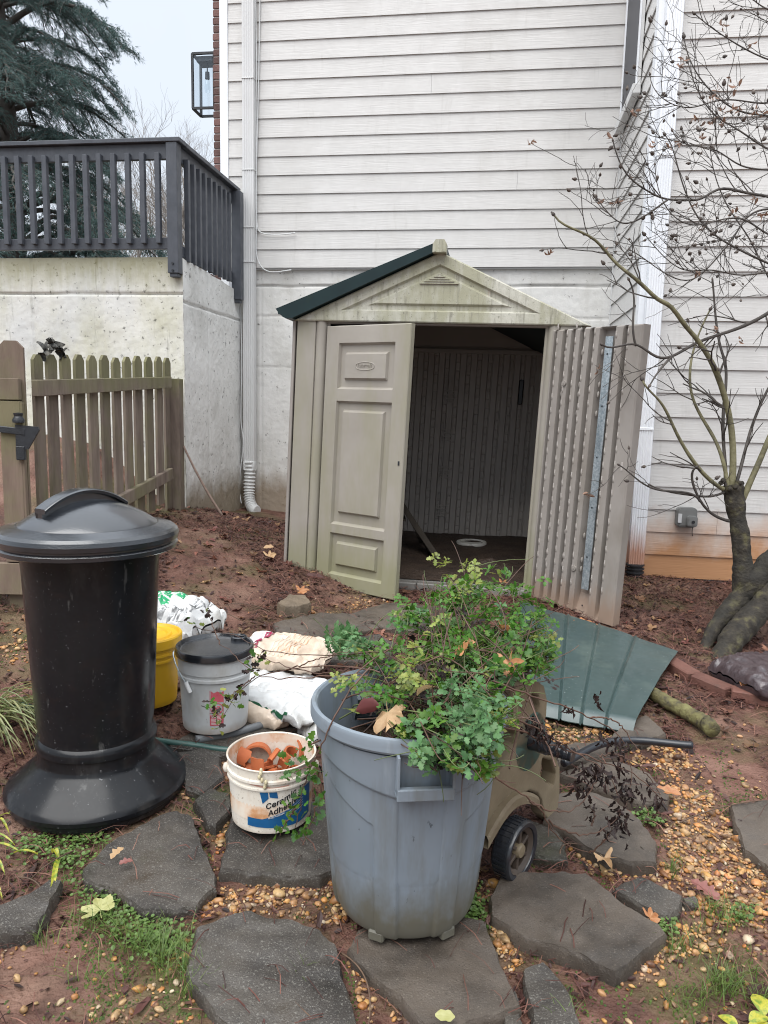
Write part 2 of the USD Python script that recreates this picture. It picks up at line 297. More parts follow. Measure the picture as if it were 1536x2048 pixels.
# ------------------------------------------------------------------ ground and upper yard
def axis(lo, a, b, hi, step):
    inner = np.arange(a, b, step); out = []
    x, s = b, step
    while x < hi: out.append(x); s *= 1.35; x += s
    out.append(hi); left = []; x, s = a-step, step
    while x > lo: left.append(x); s *= 1.35; x -= s
    left.append(lo); return np.concatenate([left[::-1], inner, out])
gx, gy = axis(-160, -3.2, 2.7, 160, .028), axis(-60, .9, 7.9, 260, .028)
GX, GY = np.meshgrid(gx, gy, indexing='ij')
def micro(x, y):
    p = np.stack([x, y, np.zeros_like(x)], -1)
    return .030*(meshkit.fbm(p*2.1, 4, 3)-.5) + .014*(meshkit.fbm(p*14, 3, 9)-.5)
GZ = gz(GX, GY)+micro(GX, GY)*np.exp(-np.maximum(0, np.hypot(GX, GY-3)-8)/6)
gv, gf = grid(np.stack([GX, GY, GZ-.012], -1))
prim('ground', gv, gf, 'soil', smooth=True, kind='structure', loc=(0, 0, 0))
mat('far_yard', [(.035, .03, .018), (.06, .055, .03)], scale=.7, rough=.9)
ux, uy = np.linspace(-120, -2.95, 40), np.concatenate([np.linspace(6.42, 20, 14), np.linspace(24, 200, 14)])
UX, UY = np.meshgrid(ux, uy, indexing='ij')
prim('upper_yard', *grid(np.stack([UX, UY, 2.45+.0*UX+.15*(meshkit.fbm(np.stack([UX, UY, UX*0], -1)*.3, 3)-.5)-.012*np.clip(UY-8, 0, 60)], -1)), 'far_yard', smooth=True, kind='structure', loc=(0, 0, 0))

bx_, by_ = np.meshgrid(np.linspace(-6.5, -2.58, 120), np.linspace(3.7, 6.24, 90), indexing='ij')
bt_ = (-2.50-.085*np.clip(by_-3.85, 0, 3)-bx_)
bzz = gz(bx_, by_)+.38*smst(.04, .85, bt_)*smst(4.2, 6.0, by_)+.05*(meshkit.fbm(np.stack([bx_*3, by_*3, bx_*0], -1), 4, 5)-.5)+.02*(meshkit.fbm(np.stack([bx_*18, by_*18, bx_*0], -1), 3, 6)-.5)-.05*(1-smst(0, .12, bt_))
prim('mulch_bank', *grid(np.stack([bx_, by_, bzz], -1)), 'soil', smooth=True, kind='structure', loc=(0, 0, 0))
# ------------------------------------------------------------------ house
BY, RY, BX = 7.70, 6.11, 1.05        # back wall, right bay front, bay side wall
TOP = 6.5
house = thing('house', 'pale grey lap sided house with white corner boards behind the shed', 'house', (0, BY, .2))
def board(p, q, out, z0, z1):
    "one lap board from p to q (xy); out = the outward direction; the lower edge stands proud"
    p, q, o = np.array([*p, 0.]), np.array([*q, 0.]), np.array([*out, 0.])
    up = lambda a, d, z: a+o*d+np.array([0, 0, z])
    V = []
    for a in (p, q): V += [up(a, .024, z0), up(a, .0105, z1), up(a, .002, z1), up(a, .0145, z0)]
    f = [[0, 1, 2, 3], [4, 7, 6, 5], [0, 4, 5, 1], [1, 5, 6, 2], [2, 6, 7, 3], [3, 7, 4, 0]]
    b = MB().add(np.array(V), np.array(f)); return b
def courses(p, q, out, z0, e, top, joints=.45, seed=0):
    r = random.Random(seed); p, q = np.array(p, float), np.array(q, float); L = np.linalg.norm(q-p)
    k = 0
    while z0+k*e < top:
        a = z0+k*e+r.uniform(-.0015, .0015); cuts = [0, 1]
        if L > 1.4 and r.random() < joints: cuts = [0, r.uniform(.12, .88), 1]
        for c0, c1 in zip(cuts, cuts[1:]):
            g = .0012/L
            board(p+(q-p)*(c0+(g if c0 else 0)), p+(q-p)*(c1-(g if c1 < 1 else 0)), out, a, a+e+.014).build('siding_board', 'siding', house)
        k += 1
ZB = 2.894
courses((-2.775, BY), (BX-.03, BY), (0, -1), ZB, .1780, TOP, .22, 1)
courses((BX, BY-.028), (BX, RY+.10), (-1, 0), .40, .1780, TOP, 0, 2)
courses((BX+.145, RY), (5.2, RY), (0, -1), .250, .1790, TOP, .18, 3)
# sheathing behind the boards
sh = MB(); sh.box((-2.84, BY, ZB-.01), (BX, BY+.1, TOP)); sh.box((BX, RY+.02, .15), (BX+.1, BY, TOP)); sh.box((BX+.1, RY, .15), (5.2, RY+.1, TOP))
sh.build('sheathing', 'grey_trim', house)
# corner boards
MB().box((-2.862, BY-.028, 2.6), (-2.777, BY+.06, TOP), .003).build('corner_board', 'white_trim', house)
MB().box((BX-.03, RY-.004, .2), (BX-.002, RY+.098, TOP), .003).build('corner_board', 'white_trim', house)
MB().box((BX-.0315, RY-.030, .2), (BX+.143, RY-.005, TOP), .003).build('corner_board', 'white_trim', house)
MB().box((BX-.028, BY-.026, .4), (BX-.0015, BY-.0005, TOP), .003).build('corner_board', 'grey_trim', house)
# painted block base
def relief(n, seed): 
    return lambda U, V: .010*(meshkit.fbm(np.stack([U*3, V*3, U*0+seed], -1), 4, seed)-.5)
def blockwall(o, u, nrm, L, z0, z1, joints_z, joints_u, step=.013, amp=.016, seed=0, ztop=None):
    n, k = int(L/step)+1, int((z1-z0)/step)+1
    S, Tt = np.meshgrid(np.linspace(0, L, n), np.linspace(0, 1, k), indexing='ij')
    zt = z1 if ztop is None else ztop(S)
    Z = z0+(zt-z0)*Tt
    P = np.asarray(o, float)+S[..., None]*np.asarray(u, float)+Z[..., None]*np.array([0, 0, 1.])
    d = amp*(meshkit.fbm(np.stack([S*2.2, Z*2.2, S*0+seed], -1), 5, seed)-.5)+.007*(meshkit.fbm(np.stack([S*16, Z*16, S*0], -1), 3, seed+4)-.5)
    wob = .012*(meshkit.noise(np.stack([S*4, Z*4, S*0+9], -1), seed)-.5)
    for jz, dep in joints_z: d -= dep*np.exp(-((Z+wob-jz)/.0075)**2)
    for ju, dep in joints_u: d -= dep*np.exp(-((S+wob*.5-ju)/.006)**2)
    return P+d[..., None]*np.asarray(nrm, float)
V = blockwall((-2.66, BY+.03, 0), (1, 0, 0), (0, -1, 0), 2.66+BX, .2, ZB+.012, [(2.72, .03), (2.42, .012), (1.9, .006)], [(.21, .01), (.95, .008), (2.1, .008)], seed=3)
prim('foundation_wall', *grid(V), 'painted_block', house, smooth=True)
MB().box((BX-.02, RY+.03, -.1), (5.2, RY+.2, .262)).build('foundation_wall', 'painted_block', house)
# chipped drip edge over the base
MB().box((-2.60, BY-.004, ZB-.016), (BX-.03, BY+.02, ZB-.001)).build('drip_edge', 'grey_trim', house)
# brick return at the left end
bz = 2.55; r_ = random.Random(4); 
MB().box((-2.945, BY+.05, 2.4), (-2.862, BY+.12, TOP)).build('mortar', 'mortar', house)
while bz < TOP:
    j = r_.uniform(-.004, .004)
    MB().box((-2.955+j, BY+.042, bz), (-2.864, BY+.115, bz+.062), .004).build('brick', 'brick', house); bz += .0725
MB().box((-2.95, BY+.12, 2.4), (-2.87, BY+2.5, TOP)).build('brick_side_wall', 'brick', house)
# downspouts
def spout(x0, x1, y0, y1, z0, z1, m, flutes, name='downspout'):
    n = 40; xs = np.linspace(x0, x1, n); b = MB()
    dep = .003*np.sin((xs-x0)/(x1-x0)*flutes*2*np.pi)*((xs > x0+.012) & (xs < x1-.012))
    fr = np.stack([xs, y0+dep, xs*0], 1); ring = np.vstack([fr, [[x1, y1, 0], [x0, y1, 0]]])
    zs = np.array([z0, z1]); V = ring[None]+zs[:, None, None]*np.array([0, 0, 1.])
    k = len(ring); f = [[i, (i+1) % k, k+(i+1) % k, k+i] for i in range(k)]
    b.add(V.reshape(-1, 3), np.array(f)); return b
dsx0, dsx1 = -2.602, -2.487
ds = spout(dsx0, dsx1, BY-.115, BY-.035, .87, TOP, 'grey_trim', 5).build('downspout', 'grey_trim', house)
for pz in (zat(-2.55, BY-.1, 157), zat(-2.55, BY-.1, 340), zat(-2.55, BY-.1, 455), zat(-2.55, BY-.1, 524)):
    MB().box((dsx0-.004, BY-.121, pz-.004), (dsx1+.004, BY-.03, pz+.004), .001).build('strap', 'grey_trim', ds)
el = MB(); pts = spline([(-2.545, BY-.078, .92), (-2.548, BY-.08, .72), (-2.545, BY-.10, .56), (-2.50, BY-.16, .46), (-2.42, BY-.22, .42)], 90)
el.tube(pts, .055+.007*np.sin(np.linspace(0, 36*np.pi, 90)), 20); el.box((dsx0-.003, BY-.12, .83), (dsx1+.003, BY-.032, .93), .006)
el.build('corrugated_elbow', 'pvc_white', ds, smooth=40)
wires = [[(-2.478, BY-.05, TOP), (-2.480, BY-.05, 5.2), (-2.474, BY-.055, 4.7), (-2.482, BY-.05, 4.4), (-2.478, BY-.05, 3.3), (-2.47, BY-.045, 2.98), (-2.40, BY-.038, 2.872), (-2.28, BY-.03, 2.85), (-2.12, BY-.034, 2.868)],
         [(-2.472, BY-.045, TOP), (-2.470, BY-.045, 4.2), (-2.472, BY-.045, 3.30), (-2.44, BY-.04, 3.235), (-2.32, BY-.04, 3.212), (-2.20, BY-.04, 3.213), (-2.08, BY-.042, 3.225)]]
for w in wires: MB().tube(spline(w, 70), .0055, 6).build('cable', 'pvc_white', house, smooth=True)
MB().tube(spline([(-2.636, BY-.05, 3.1), (-2.634, BY-.08, 2.4), (-2.622, BY-.1, 1.8), (-2.628, BY-.1, 1.3), (-2.60, BY-.12, 1.15), (-2.636, BY-.1, .85), (-2.63, BY-.1, .48)], 50), .006, 6).build('cable', 'pvc_white', house, smooth=True)
ds2 = spout(BX+.012, BX+.122, RY-.115, RY-.035, .335, TOP, 'white_trim', 6).build('downspout', 'white_trim', house, label='white downspout with rusty clay splash at its foot')
for pz in (zat(BX+.06, RY-.1, 310), zat(BX+.06, RY-.1, 858)): MB().box((BX+.008, RY-.121, pz-.010), (BX+.126, RY-.03, pz+.010), .002).build('strap', 'white_trim', ds2)
el = MB(); pts = spline([(BX+.066, RY-.078, .36), (BX+.068, RY-.082, .25), (BX+.072, RY-.095, .16)], 60)
el.tube(pts, .066+.006*np.sign(np.sin(np.linspace(0, 14*np.pi, 60))), 20); el.build('drain_pipe', 'conc_pipe', ds2, smooth=40, label='black corrugated pipe under the white downspout')
# window on the bay's side wall
wy0, wy1, wz0 = 6.72, 7.60, 4.13
wn = MB().box((BX-.05, wy0, wz0), (BX-.026, wy1, 6.1), .002).build('window', 'grey_trim', house)
MB().box((BX-.062, wy1-.075, wz0), (BX-.051, wy1, 6.1), .002).build('frame', 'white_trim', wn)
MB().box((BX-.062, wy0, wz0), (BX-.051, wy0+.055, 6.1), .002).build('frame', 'white_trim', wn)
MB().box((BX-.056, wy0+.056, wz0+.02), (BX-.0515, wy1-.076, 6.08)).build('screen', 'screen', wn)
MB().box((BX-.095, wy0-.05, wz0-.075), (BX-.03, wy1+.03, wz0), .004).build('sill', 'grey_trim', wn)

# ------------------------------------------------------------------ lantern
lx0, lx1, ly0, ly1, lz0, lz1 = -3.215, -2.985, 7.85, 8.07, 4.50, 5.02
lan = thing('wall_lantern', 'black framed glass lantern with a bare bulb on the brick corner', 'lantern', ((lx0+lx1)/2, (ly0+ly1)/2, lz0))
fr = MB(); t = .011
for x in (lx0, lx1):
    for y in (ly0, ly1): fr.box((x-t, y-t, lz0), (x+t, y+t, lz1))
for z in (lz0, lz1):
    for x in (lx0, lx1): fr.box((x-t, ly0, z-t), (x+t, ly1, z+t))
    for y in (ly0, ly1): fr.box((lx0, y-t*.98, z-t*.98), (lx1, y+t*.98, z+t*.98))
fr.box((lx0+.03, ly0+.03, lz1-.06), (lx1-.03, ly1-.03, lz1-.012)); fr.box((lx1+t, ly0+.05, lz0+.15), (-2.925, ly1-.05, lz1-.1))
fr.build('frame', 'black_iron', lan)
for a, b in (((lx0+t, ly0-.002, lz0+t), (lx1-t, ly0+.002, lz1-t)), ((lx0+t, ly1-.002, lz0+t), (lx1-t, ly1+.002, lz1-t)), ((lx0-.002, ly0+t, lz0+t), (lx0+.002, ly1-t, lz1-t)), ((lx1-.002, ly0+t, lz0+t), (lx1+.002, ly1-t, lz1-t))):
    MB().box(a, b).build('pane', 'lantern_glass', lan)
lc = ((lx0+lx1)/2, (ly0+ly1)/2, 0)
MB().lathe([(.0, lz1-.06), (.006, lz1-.06), (.006, lz1-.13), (.022, lz1-.135), (.024, lz1-.20), (0, lz1-.20)], 16, lc).build('lamp_holder', 'black_iron', lan, smooth=40)
MB().lathe([(0, lz1-.34), (.022, lz1-.33), (.032, lz1-.29), (.028, lz1-.25), (.018, lz1-.21), (.016, lz1-.2)], 16, lc).build('bulb', 'lantern_glass', lan, smooth=True)

# ------------------------------------------------------------------ retaining wall and deck railing
WX, WY = -2.645, 6.20
ret = thing('retaining_wall', 'off white painted block retaining wall with algae streaks under the dark railing', 'retaining wall', (WX, WY, .5))
jz = [(2.423, .022), (1.55, .006)]
V = blockwall((WX, WY, 0), (-1, 0, 0), (0, -1, 0), 4.2, .3, 2.722, jz, [(.72, .012), (1.02+.35, .014), (2.1, .012), (2.9, .01)], seed=11, amp=.02)
prim('front_face', *grid(V, True), 'retaining_paint', ret, smooth=True)
mat('retaining_side', [(.62, .61, .585), (.70, .69, .665)], scale=2.5, rough=.6, bump=.4, bscale=30, bdist=.012, spec=.3, stains=[((.05, .047, .04), 24, .61, .67, (1, 1, 1), .8), ((.42, .41, .38), 3, .5, .7, (1, 1, .4), .5)], zstain=((.17, .12, .06), .55, .95, .8, 4., (2, 2, .8)))
V = blockwall((WX, WY, 0), (0, 1, 0), (1, 0, 0), BY-WY+.05, .3, 2.722, [(2.36, .02)], [(.55, .012)], seed=13, amp=.018, ztop=lambda S: 2.722-.075*S/1.5-.012*meshkit.noise(np.stack([S*9, S*0, S*0], -1), 2))
prim('side_face', *grid(V), 'retaining_side', ret, smooth=True)
MB().box((WX-4.2, WY+.05, .2), (WX-.05, WY+.22, 2.70)).box((WX-.22, WY+.221, .2), (WX-.05, BY, 2.62)).build('core', 'retaining_side', ret)
MB().box((WX-.16, 6.75, 2.655), (WX-.012, 6.95, 2.70), .006).build('broken_brick', 'brick', ret)
rail = thing('deck_railing', 'dark grey wooden deck railing bolted to the top of the white retaining wall', 'railing', (WX, WY, 2.56))
pw = .092
def post(x, y, z0, z1):
    MB().box((x-pw/2, y-pw/2, z0+.03), (x+pw/2, y+pw/2, z1), .003).box((x-pw/2+.012, y-pw/2+.012, z0), (x+pw/2-.012, y+pw/2-.012, z0+.0295), .003).build('post', 'dark_stain_wood', rail)
post(WX-.045, WY-.05, 2.55, 3.60); post(WX+.02, 7.50, 2.52, 3.585); 
rx0 = WX-.045-pw/2
MB().box((-6.4, WY-.105, 3.600), (WX+.03, WY+.035, 3.634), .004).build('cap_rail', 'dark_stain_wood', rail)
MB().box((WX-.11, WY+.036, 3.598), (WX+.03, BY-.13, 3.632), .004).build('cap_rail', 'dark_stain_wood', rail)
MB().box((-6.4, WY-.065, 3.478), (rx0-.001, WY-.025, 3.599), .003).build('top_rail', 'dark_stain_wood', rail)
MB().box((-6.4, WY-.065, 2.775), (rx0-.001, WY-.025, 2.866), .003).build('bottom_rail', 'dark_stain_wood', rail)
MB().box((WX-.06, WY, 3.478), (WX-.02, BY-.14, 3.597), .003).build('top_rail', 'dark_stain_wood', rail)
MB().box((WX-.06, WY, 2.73), (WX-.02, BY-.14, 2.82), .003).build('bottom_rail', 'dark_stain_wood', rail)
for px in (-46, -18, 11, 38, 65, 92, 119, 146, 173, 200, 228, 257, 286, 316):
    x = onY(px, 400, WY-.09)[0]
    b = MB().box((x-.021, WY-.106, 2.815), (x+.021, WY-.066, 3.52), .003)
    b.build('baluster', 'dark_stain_wood', rail)
for px in (375, 387, 398, 409, 420, 430, 440, 449, 457):
    y = onX(px, 440, WX-.0)[1]; 
    MB().box((WX-.019, y-.021, 2.70), (WX+.021, y+.021, 3.52), .003).build('baluster', 'dark_stain_wood', rail)
for z in (2.60, 2.655): MB().tube([(WX-.045, WY-.098, z), (WX-.045, WY-.108, z)], .009, 8).build('bolt', 'black_iron', rail)

# ------------------------------------------------------------------ picket fence, gate
FA, FB = np.array([-2.50, 3.85, 0]), np.array([-2.665, 5.86, 0]); FD = (FB-FA)/np.linalg.norm(FB-FA); FN = np.array([FD[1], -FD[0], 0])   # FN faces the yard
def onFence(px, py):
    d = ray(px, py); t = ((FA-CAM) @ FN)/(d @ FN); return CAM+d*t
def fz(P, a, b): s = ((P-FA) @ FD)/np.linalg.norm(FB-FA); return a+(b-a)*s
fence = thing('picket_fence', 'weathered greenish picket fence with flat top pickets running to the white wall', 'fence', FA+[0, 0, .45])
def picket(P, w, z0, z1, th=.018, ax=FD, nrm=FN, clip=.3):
    c = w*clip; pr = [(-w/2, z0), (w/2, z0), (w/2, z1-c), (w/2-c, z1), (-w/2+c, z1), (-w/2, z1-c)]
    pts = [P+ax*a+np.array([0, 0, z])+nrm*s for s in (th/2, -th/2) for a, z in pr]; n = 6
    f = [[0, 1, 2], [0, 2, 5], [2, 3, 4], [2, 4, 5], [6, 8, 7], [6, 11, 8], [8, 10, 9], [8, 11, 10]]
    for i in range(n): j = (i+1) % n; f += [[i, i+n, j+n], [i, j+n, j]]
    return np.array([[q[0], q[1], q[2]] for q in pts]), np.array(f)
fpx = (75, 103, 131, 158, 184, 209, 232, 254, 275, 297, 317); fs = [float((onFence(q, 760)-FA) @ FD) for q in fpx]; fs.append(2*fs[-1]-fs[-2])
for k, px in enumerate(fpx):
    wpk = .64*(fs[k+1]-fs[k]); P = onFence(px, 760); P[2] = 0; wob = rnd.uniform(-.008, .008)
    v, f = picket(P, wpk, fz(P, .50, .72)+wob, fz(P, 1.772, 1.88)+wob); prim('picket', v, f, 'fence_wood', fence)
def frail(za, zb, h, off, name='rail'):
    a, b = FA-FD*.06+FN*off, FB+FD*.02+FN*off; a[2], b[2] = za, zb
    MB().beam(a, b, .038, h, bev=.003).build(name, 'fence_wood', fence)
frail(1.592, 1.685, .088, .03); frail(.735, .945, .09, .03)
P = onFence(349, 800); P[2] = 0
MB().box((P[0]-.03, P[1]-.045, .35), (P[0]+.06, P[1]+.045, 1.72), .004).build('post', 'fence_wood', fence)
Q = onFence(341, 760); Q[2] = 0; v, f = picket(Q+FN*-.03, .14, .6, 1.885); prim('picket', v, f, 'fence_wood', fence)
gA = onY(56, 900, 3.62); gA[2] = 0; gd = np.array([-.985, -.17, 0]); gd /= np.linalg.norm(gd); gn = np.array([gd[1], -gd[0], 0]); gn = gn if gn[1] < 0 else -gn
gate = thing('picket_gate', 'brown wooden picket gate with black latch behind the tall black bin', 'gate', gA+[0, 0, .45])
def gz_at(py): return float(onY(30, py, 3.6)[2])
zt = gz_at(681); 
v, f = picket(gA+gd*.064, .128, gz_at(1265), zt, .02, gd, gn, .27); prim('picket', v, f, 'gate_wood', gate)
for k in (1, 2, 3): v, f = picket(gA+gd*(.070+.178*k), .14, gz_at(1262), zt-.07*k, .02, gd, gn, .27); prim('picket', v, f, 'gate_wood', gate)
def gbeam(s0, s1, za, zb, off, w=.038, name='rail'):
    a = gA+gd*s0+gn*off; b = gA+gd*s1+gn*off; a[2] = b[2] = (za+zb)/2
    MB().beam(a, b, w, abs(zb-za), bev=.003).build(name, 'gate_wood', gate)
gbeam(.012, .75, gz_at(757), gz_at(800), .032); gbeam(.012, .75, gz_at(1123), gz_at(1185), .032)
a = gA+gd*.012+gn*.03; b = gA+gd*.125+gn*.03
MB().beam([*(a+gd*.052)[:2], gz_at(802)], [*(a+gd*.052)[:2], gz_at(1121)], .105, .036, up=gn, bev=.003).build('stile', 'gate_wood', gate)
MB().beam([*(gA+gd*.012+gn*.03)[:2], gz_at(805)], [*(gA+gd*.012+gn*.03)[:2], gz_at(1121)], .022, .03, up=gn, bev=.002).build('stop_strip', 'gate_wood', gate)
la = MB(); lc = gA+gn*.062; zl = gz_at(862)
L3 = lambda s, z, o=0.: lc-gd*s+gn*o+np.array([0, 0, z])
la.beam(L3(-.125, zl+.012), L3(.02, zl-.002), .018, .034, bev=.003); la.beam(L3(-.012, zl+.055), L3(-.012, zl-.12), .026, .062, bev=.003)
la.beam(L3(-.030, zl-.11), L3(.014, zl-.11), .024, .07, bev=.003); lk = MB().lathe([(0, 0), (.028, 0), (.030, .014), (.020, .032), (.024, .048), (0, .052)], 18, L3(-.014, zl+.045))
pl = Polygon([(-.03, .034), (.085, .026), (.09, .010), (.055, -.05), (.03, -.09), (-.03, -.09)]); t = extrude(pl, -.006, .006)
vv = np.array(t.vertices); la.add(np.array([L3(q[0], zl+q[1], q[2]) for q in vv]), np.array(t.faces))
lk.build('latch_knob', 'black_iron', la.build('latch', 'black_iron', gate), smooth=40)
# ------------------------------------------------------------------ shed (racked a little to the right, as it stands)
SX, SY, SZ = -.505, 5.25, .28
def rack(v):
    v = np.array(v, float); x = v[:, 0].copy(); v[:, 0] += (v[:, 2]-SZ)*.036; v[:, 2] -= (x-SX)*.012; return v
shed = thing('garden_shed', 'beige plastic garden shed with open double doors and a dark green roof', 'shed', (SX, SY, SZ))
def sb(mb, name, m, parent=None, **k): v, f = mb.arr(); return prim(name, rack(v), f, m, parent or shed, **k)
SW, SB = .995, 7.28                     # half width, back
sb(MB().box((SX-SW, SY+.03, SZ-.06), (SX+SW, SB, SZ+.025), .008), 'floor', 'floor_plastic')
ramp = MB()
for a, b in ((-1.20, -.52), (-.515, .26)): ramp.box((a, SY-.05, SZ-.045), (b, SY+.028, SZ+.02), .006)
sb(ramp, 'door_sill', 'floor_plastic')
# front: corner strip, flat panel, pilaster; mirrored on the right
for s in (-1, 1):
    X = lambda o: SX+s*(SW-o)
    def bx(o0, o1, y0, y1, z0=SZ-.02, z1=2.10, bev=.004): 
        return MB().box((min(X(o0), X(o1)), y0, z0), (max(X(o0), X(o1)), y1, z1), bev)
    sb(bx(0, .022, SY-.012, SY+.06), 'corner_strip', 'shed_inner')
    sb(bx(.036, .168, SY-.022, SY+.03), 'front_panel', 'shed_plastic')
    p = MB().tube([(X(.205), SY+.012, SZ-.02), (X(.205), SY+.012, 2.10)], .042, 16); sb(p, 'door_post', 'shed_plastic', smooth=40)
    sb(bx(.168, .262, SY+.006, SY+.035), 'jamb', 'shed_plastic')
    # side wall, ribbed inside
    n = 80; ys = np.linspace(SY+.062, SB, n); rib = .012*(np.sin((ys-SY)*2*np.pi/.13) > .35)
    xin = SX+s*(SW-.045)+s*rib; V = np.stack([np.stack([xin, ys, np.full(n, SZ)], -1), np.stack([xin, ys, np.full(n, 2.12)], -1)], 1)
    w = MB().add(*grid(V, s < 0)); w.box((min(X(0), X(.02)), SY+.062, SZ-.02), (max(X(0), X(.02)), SB, 2.11)); sb(w, 'side_wall', 'shed_dark')
sb(MB().box((SX-SW+.05, SY+.0, 2.085), (SX+SW-.05, SY+.05, 2.135), .004), 'header', 'shed_inner')
# ribbed back wall
n = 420; xs = np.linspace(SX-SW+.04, SX+SW-.04, n); ph = (xs-SX) % .1
dep = np.where((ph > .036) & (ph < .042), .022, 0)+np.where((ph > .076) & (ph < .082), .022, 0)+np.where((ph >= .042) & (ph <= .076), .010, 0)
zz = np.linspace(SZ+.025, 2.04, 150); Xg, Zg = np.meshgrid(xs, zz, indexing='ij'); D = np.repeat(dep[:, None], len(zz), 1)
col = np.floor((Xg-SX)/.1); notch = ((Zg+.03*(col % 3)) % .085 < .014) & (ph[:, None] > .042) & (ph[:, None] < .076); D = D+.006*notch
sb(MB().add(*grid(np.stack([Xg, SB-.045+D, Zg], -1), True)), 'back_wall', 'shed_dark')
bw = MB(); bw.box((SX-SW, SB-.008, SZ), (SX+SW, SB, 2.10)); bw.box((SX-SW+.04, SB-.075, 2.035), (SX+SW-.04, SB-.02, 2.075), .004); sb(bw, 'back_frame', 'shed_dark')
lad = MB()
for zb in (.49, .86, 1.22, 1.58):
    for k in range(4): lad.box((-.56, SB-.062, zb+k*.033), (-.455, SB-.046, zb+k*.033+.012), .003)
    for k in range(5): lad.box((-.56+k*.0245, SB-.060, zb-.02), (-.553+k*.0245, SB-.046, zb+.23))
sb(lad, 'shelf_bracket', 'shed_dark')
lad = MB(); lad.box((.135, SB-.064, 1.58), (.175, SB-.047, 1.81), .006); sb(lad, 'tool_bracket', 'black_plastic')
pl = Polygon([(SX-SW, 2.1), (SX+SW, 2.1), (SX, 2.58)]); t = extrude(pl, 0, .03); vv = np.array(t.vertices)
sb(MB().add(np.stack([vv[:, 0], SB-vv[:, 2], vv[:, 1]], 1), np.array(t.faces)[:, ::-1]), 'rear_gable', 'shed_dark')
# gable with a stepped triangular moulding and a vent
A = np.array([[SX-SW+.012, 2.098], [SX+SW+.03, 2.098], [SX+.006, 2.560]])
def inset(T, d):
    a, b, c = (np.linalg.norm(T[(i+1) % 3]-T[(i+2) % 3]) for i in range(3)); P_ = a+b+c
    I = (a*T[0]+b*T[1]+c*T[2])/P_; (x1, y1), (x2, y2), (x3, y3) = T
    area = abs((x2-x1)*(y3-y1)-(x3-x1)*(y2-y1))/2; r = 2*area/P_
    return I+(T-I)*(1-d/r)
rings = [(0, .03), (0, -.034), (.008, -.040), (.072, -.040), (.084, -.020), (.112, -.020), (.126, -.036), (.1261, -.036)]
V, F = [], []
for d, y in rings: V += [[q[0], SY+y, q[1]] for q in inset(A, d)]
for k in range(len(rings)-1):
    for i in range(3): j = (i+1) % 3; F += [[k*3+i, k*3+j, k*3+3+j], [k*3+i, k*3+3+j, k*3+3+i]]
F.append([len(V)-3, len(V)-2, len(V)-1])
gab = sb(MB().add(np.array(V), np.array(F)), 'gable', 'shed_gable')
In = inset(A, .126); vt = MB()
for k in range(4):
    z = In[2, 1]-.022-.0145*k; hw = (In[2, 1]-z)*(In[1, 0]-In[0, 0])/2/(In[2, 1]-In[0, 1])-.012
    vt.box((In[2, 0]-hw, SY-.047, z-.0035), (In[2, 0]+hw, SY-.0355, z+.0035), .001)
sb(vt, 'vent', 'shed_gable', gab)
dk = MB(); z0, z1 = In[2, 1]-.072, In[2, 1]-.012; k_ = (In[1, 0]-In[0, 0])/2/(In[2, 1]-In[0, 1])
dk.add(np.array([[In[2, 0]-(In[2, 1]-z0)*k_+.03, SY-.0375, z0], [In[2, 0]+(In[2, 1]-z0)*k_-.03, SY-.0375, z0], [In[2, 0], SY-.0375, z1]]), np.array([[0, 1, 2]])); sb(dk, 'vent_opening', 'shed_dark', gab)
# roof
def roofp(poly, y0, y1, name='roof_panel', **k):
    t = extrude(Polygon(poly), 0, y1-y0); vv = np.array(t.vertices)
    return sb(MB().add(np.stack([vv[:, 0], y0+vv[:, 2], vv[:, 1]], 1), np.array(t.faces)[:, ::-1]), name, 'roof_green', **k)
L_ = [(-1.605, 2.168), (-.53, 2.612), (-.505, 2.565), (-1.485, 2.108), (-1.53, 2.104), (-1.560, 2.118), (-1.566, 2.133), (-1.585, 2.133), (-1.59, 2.150)]
roofp(L_, SY-.09, SB+.12, label='dark green roof panel on the left slope')
roofp([(2*SX-x-.12, z-.075) for x, z in L_][::-1], SY+.10, SB+.12)  # unseen right panel, set back; added to keep the shed interior dark
rc = MB(); pl = Polygon([(-.045, 0), (.045, 0), (.045, .055), (.028, .082), (-.028, .082), (-.045, .055)]); t = extrude(pl, 0, .09); vv = np.array(t.vertices)
rc.add(np.stack([SX+.0+vv[:, 0], SY-.105+vv[:, 2], 2.545+vv[:, 1]], 1), np.array(t.faces)[:, ::-1])
for s in (-1, 1): rc.tube([(SX+s*.028, SY-.108, 2.556), (SX+s*.028, SY-.1055, 2.556)], .007, 8)
sb(rc, 'ridge_cap', 'shed_gable')
t = extrude(pl, 0, 2.0); vv = np.array(t.vertices); sb(MB().add(np.stack([SX+vv[:, 0]*.9, SY-.012+vv[:, 2], 2.548+vv[:, 1]*.9], 1), np.array(t.faces)[:, ::-1]), 'ridge_cap', 'roof_green')
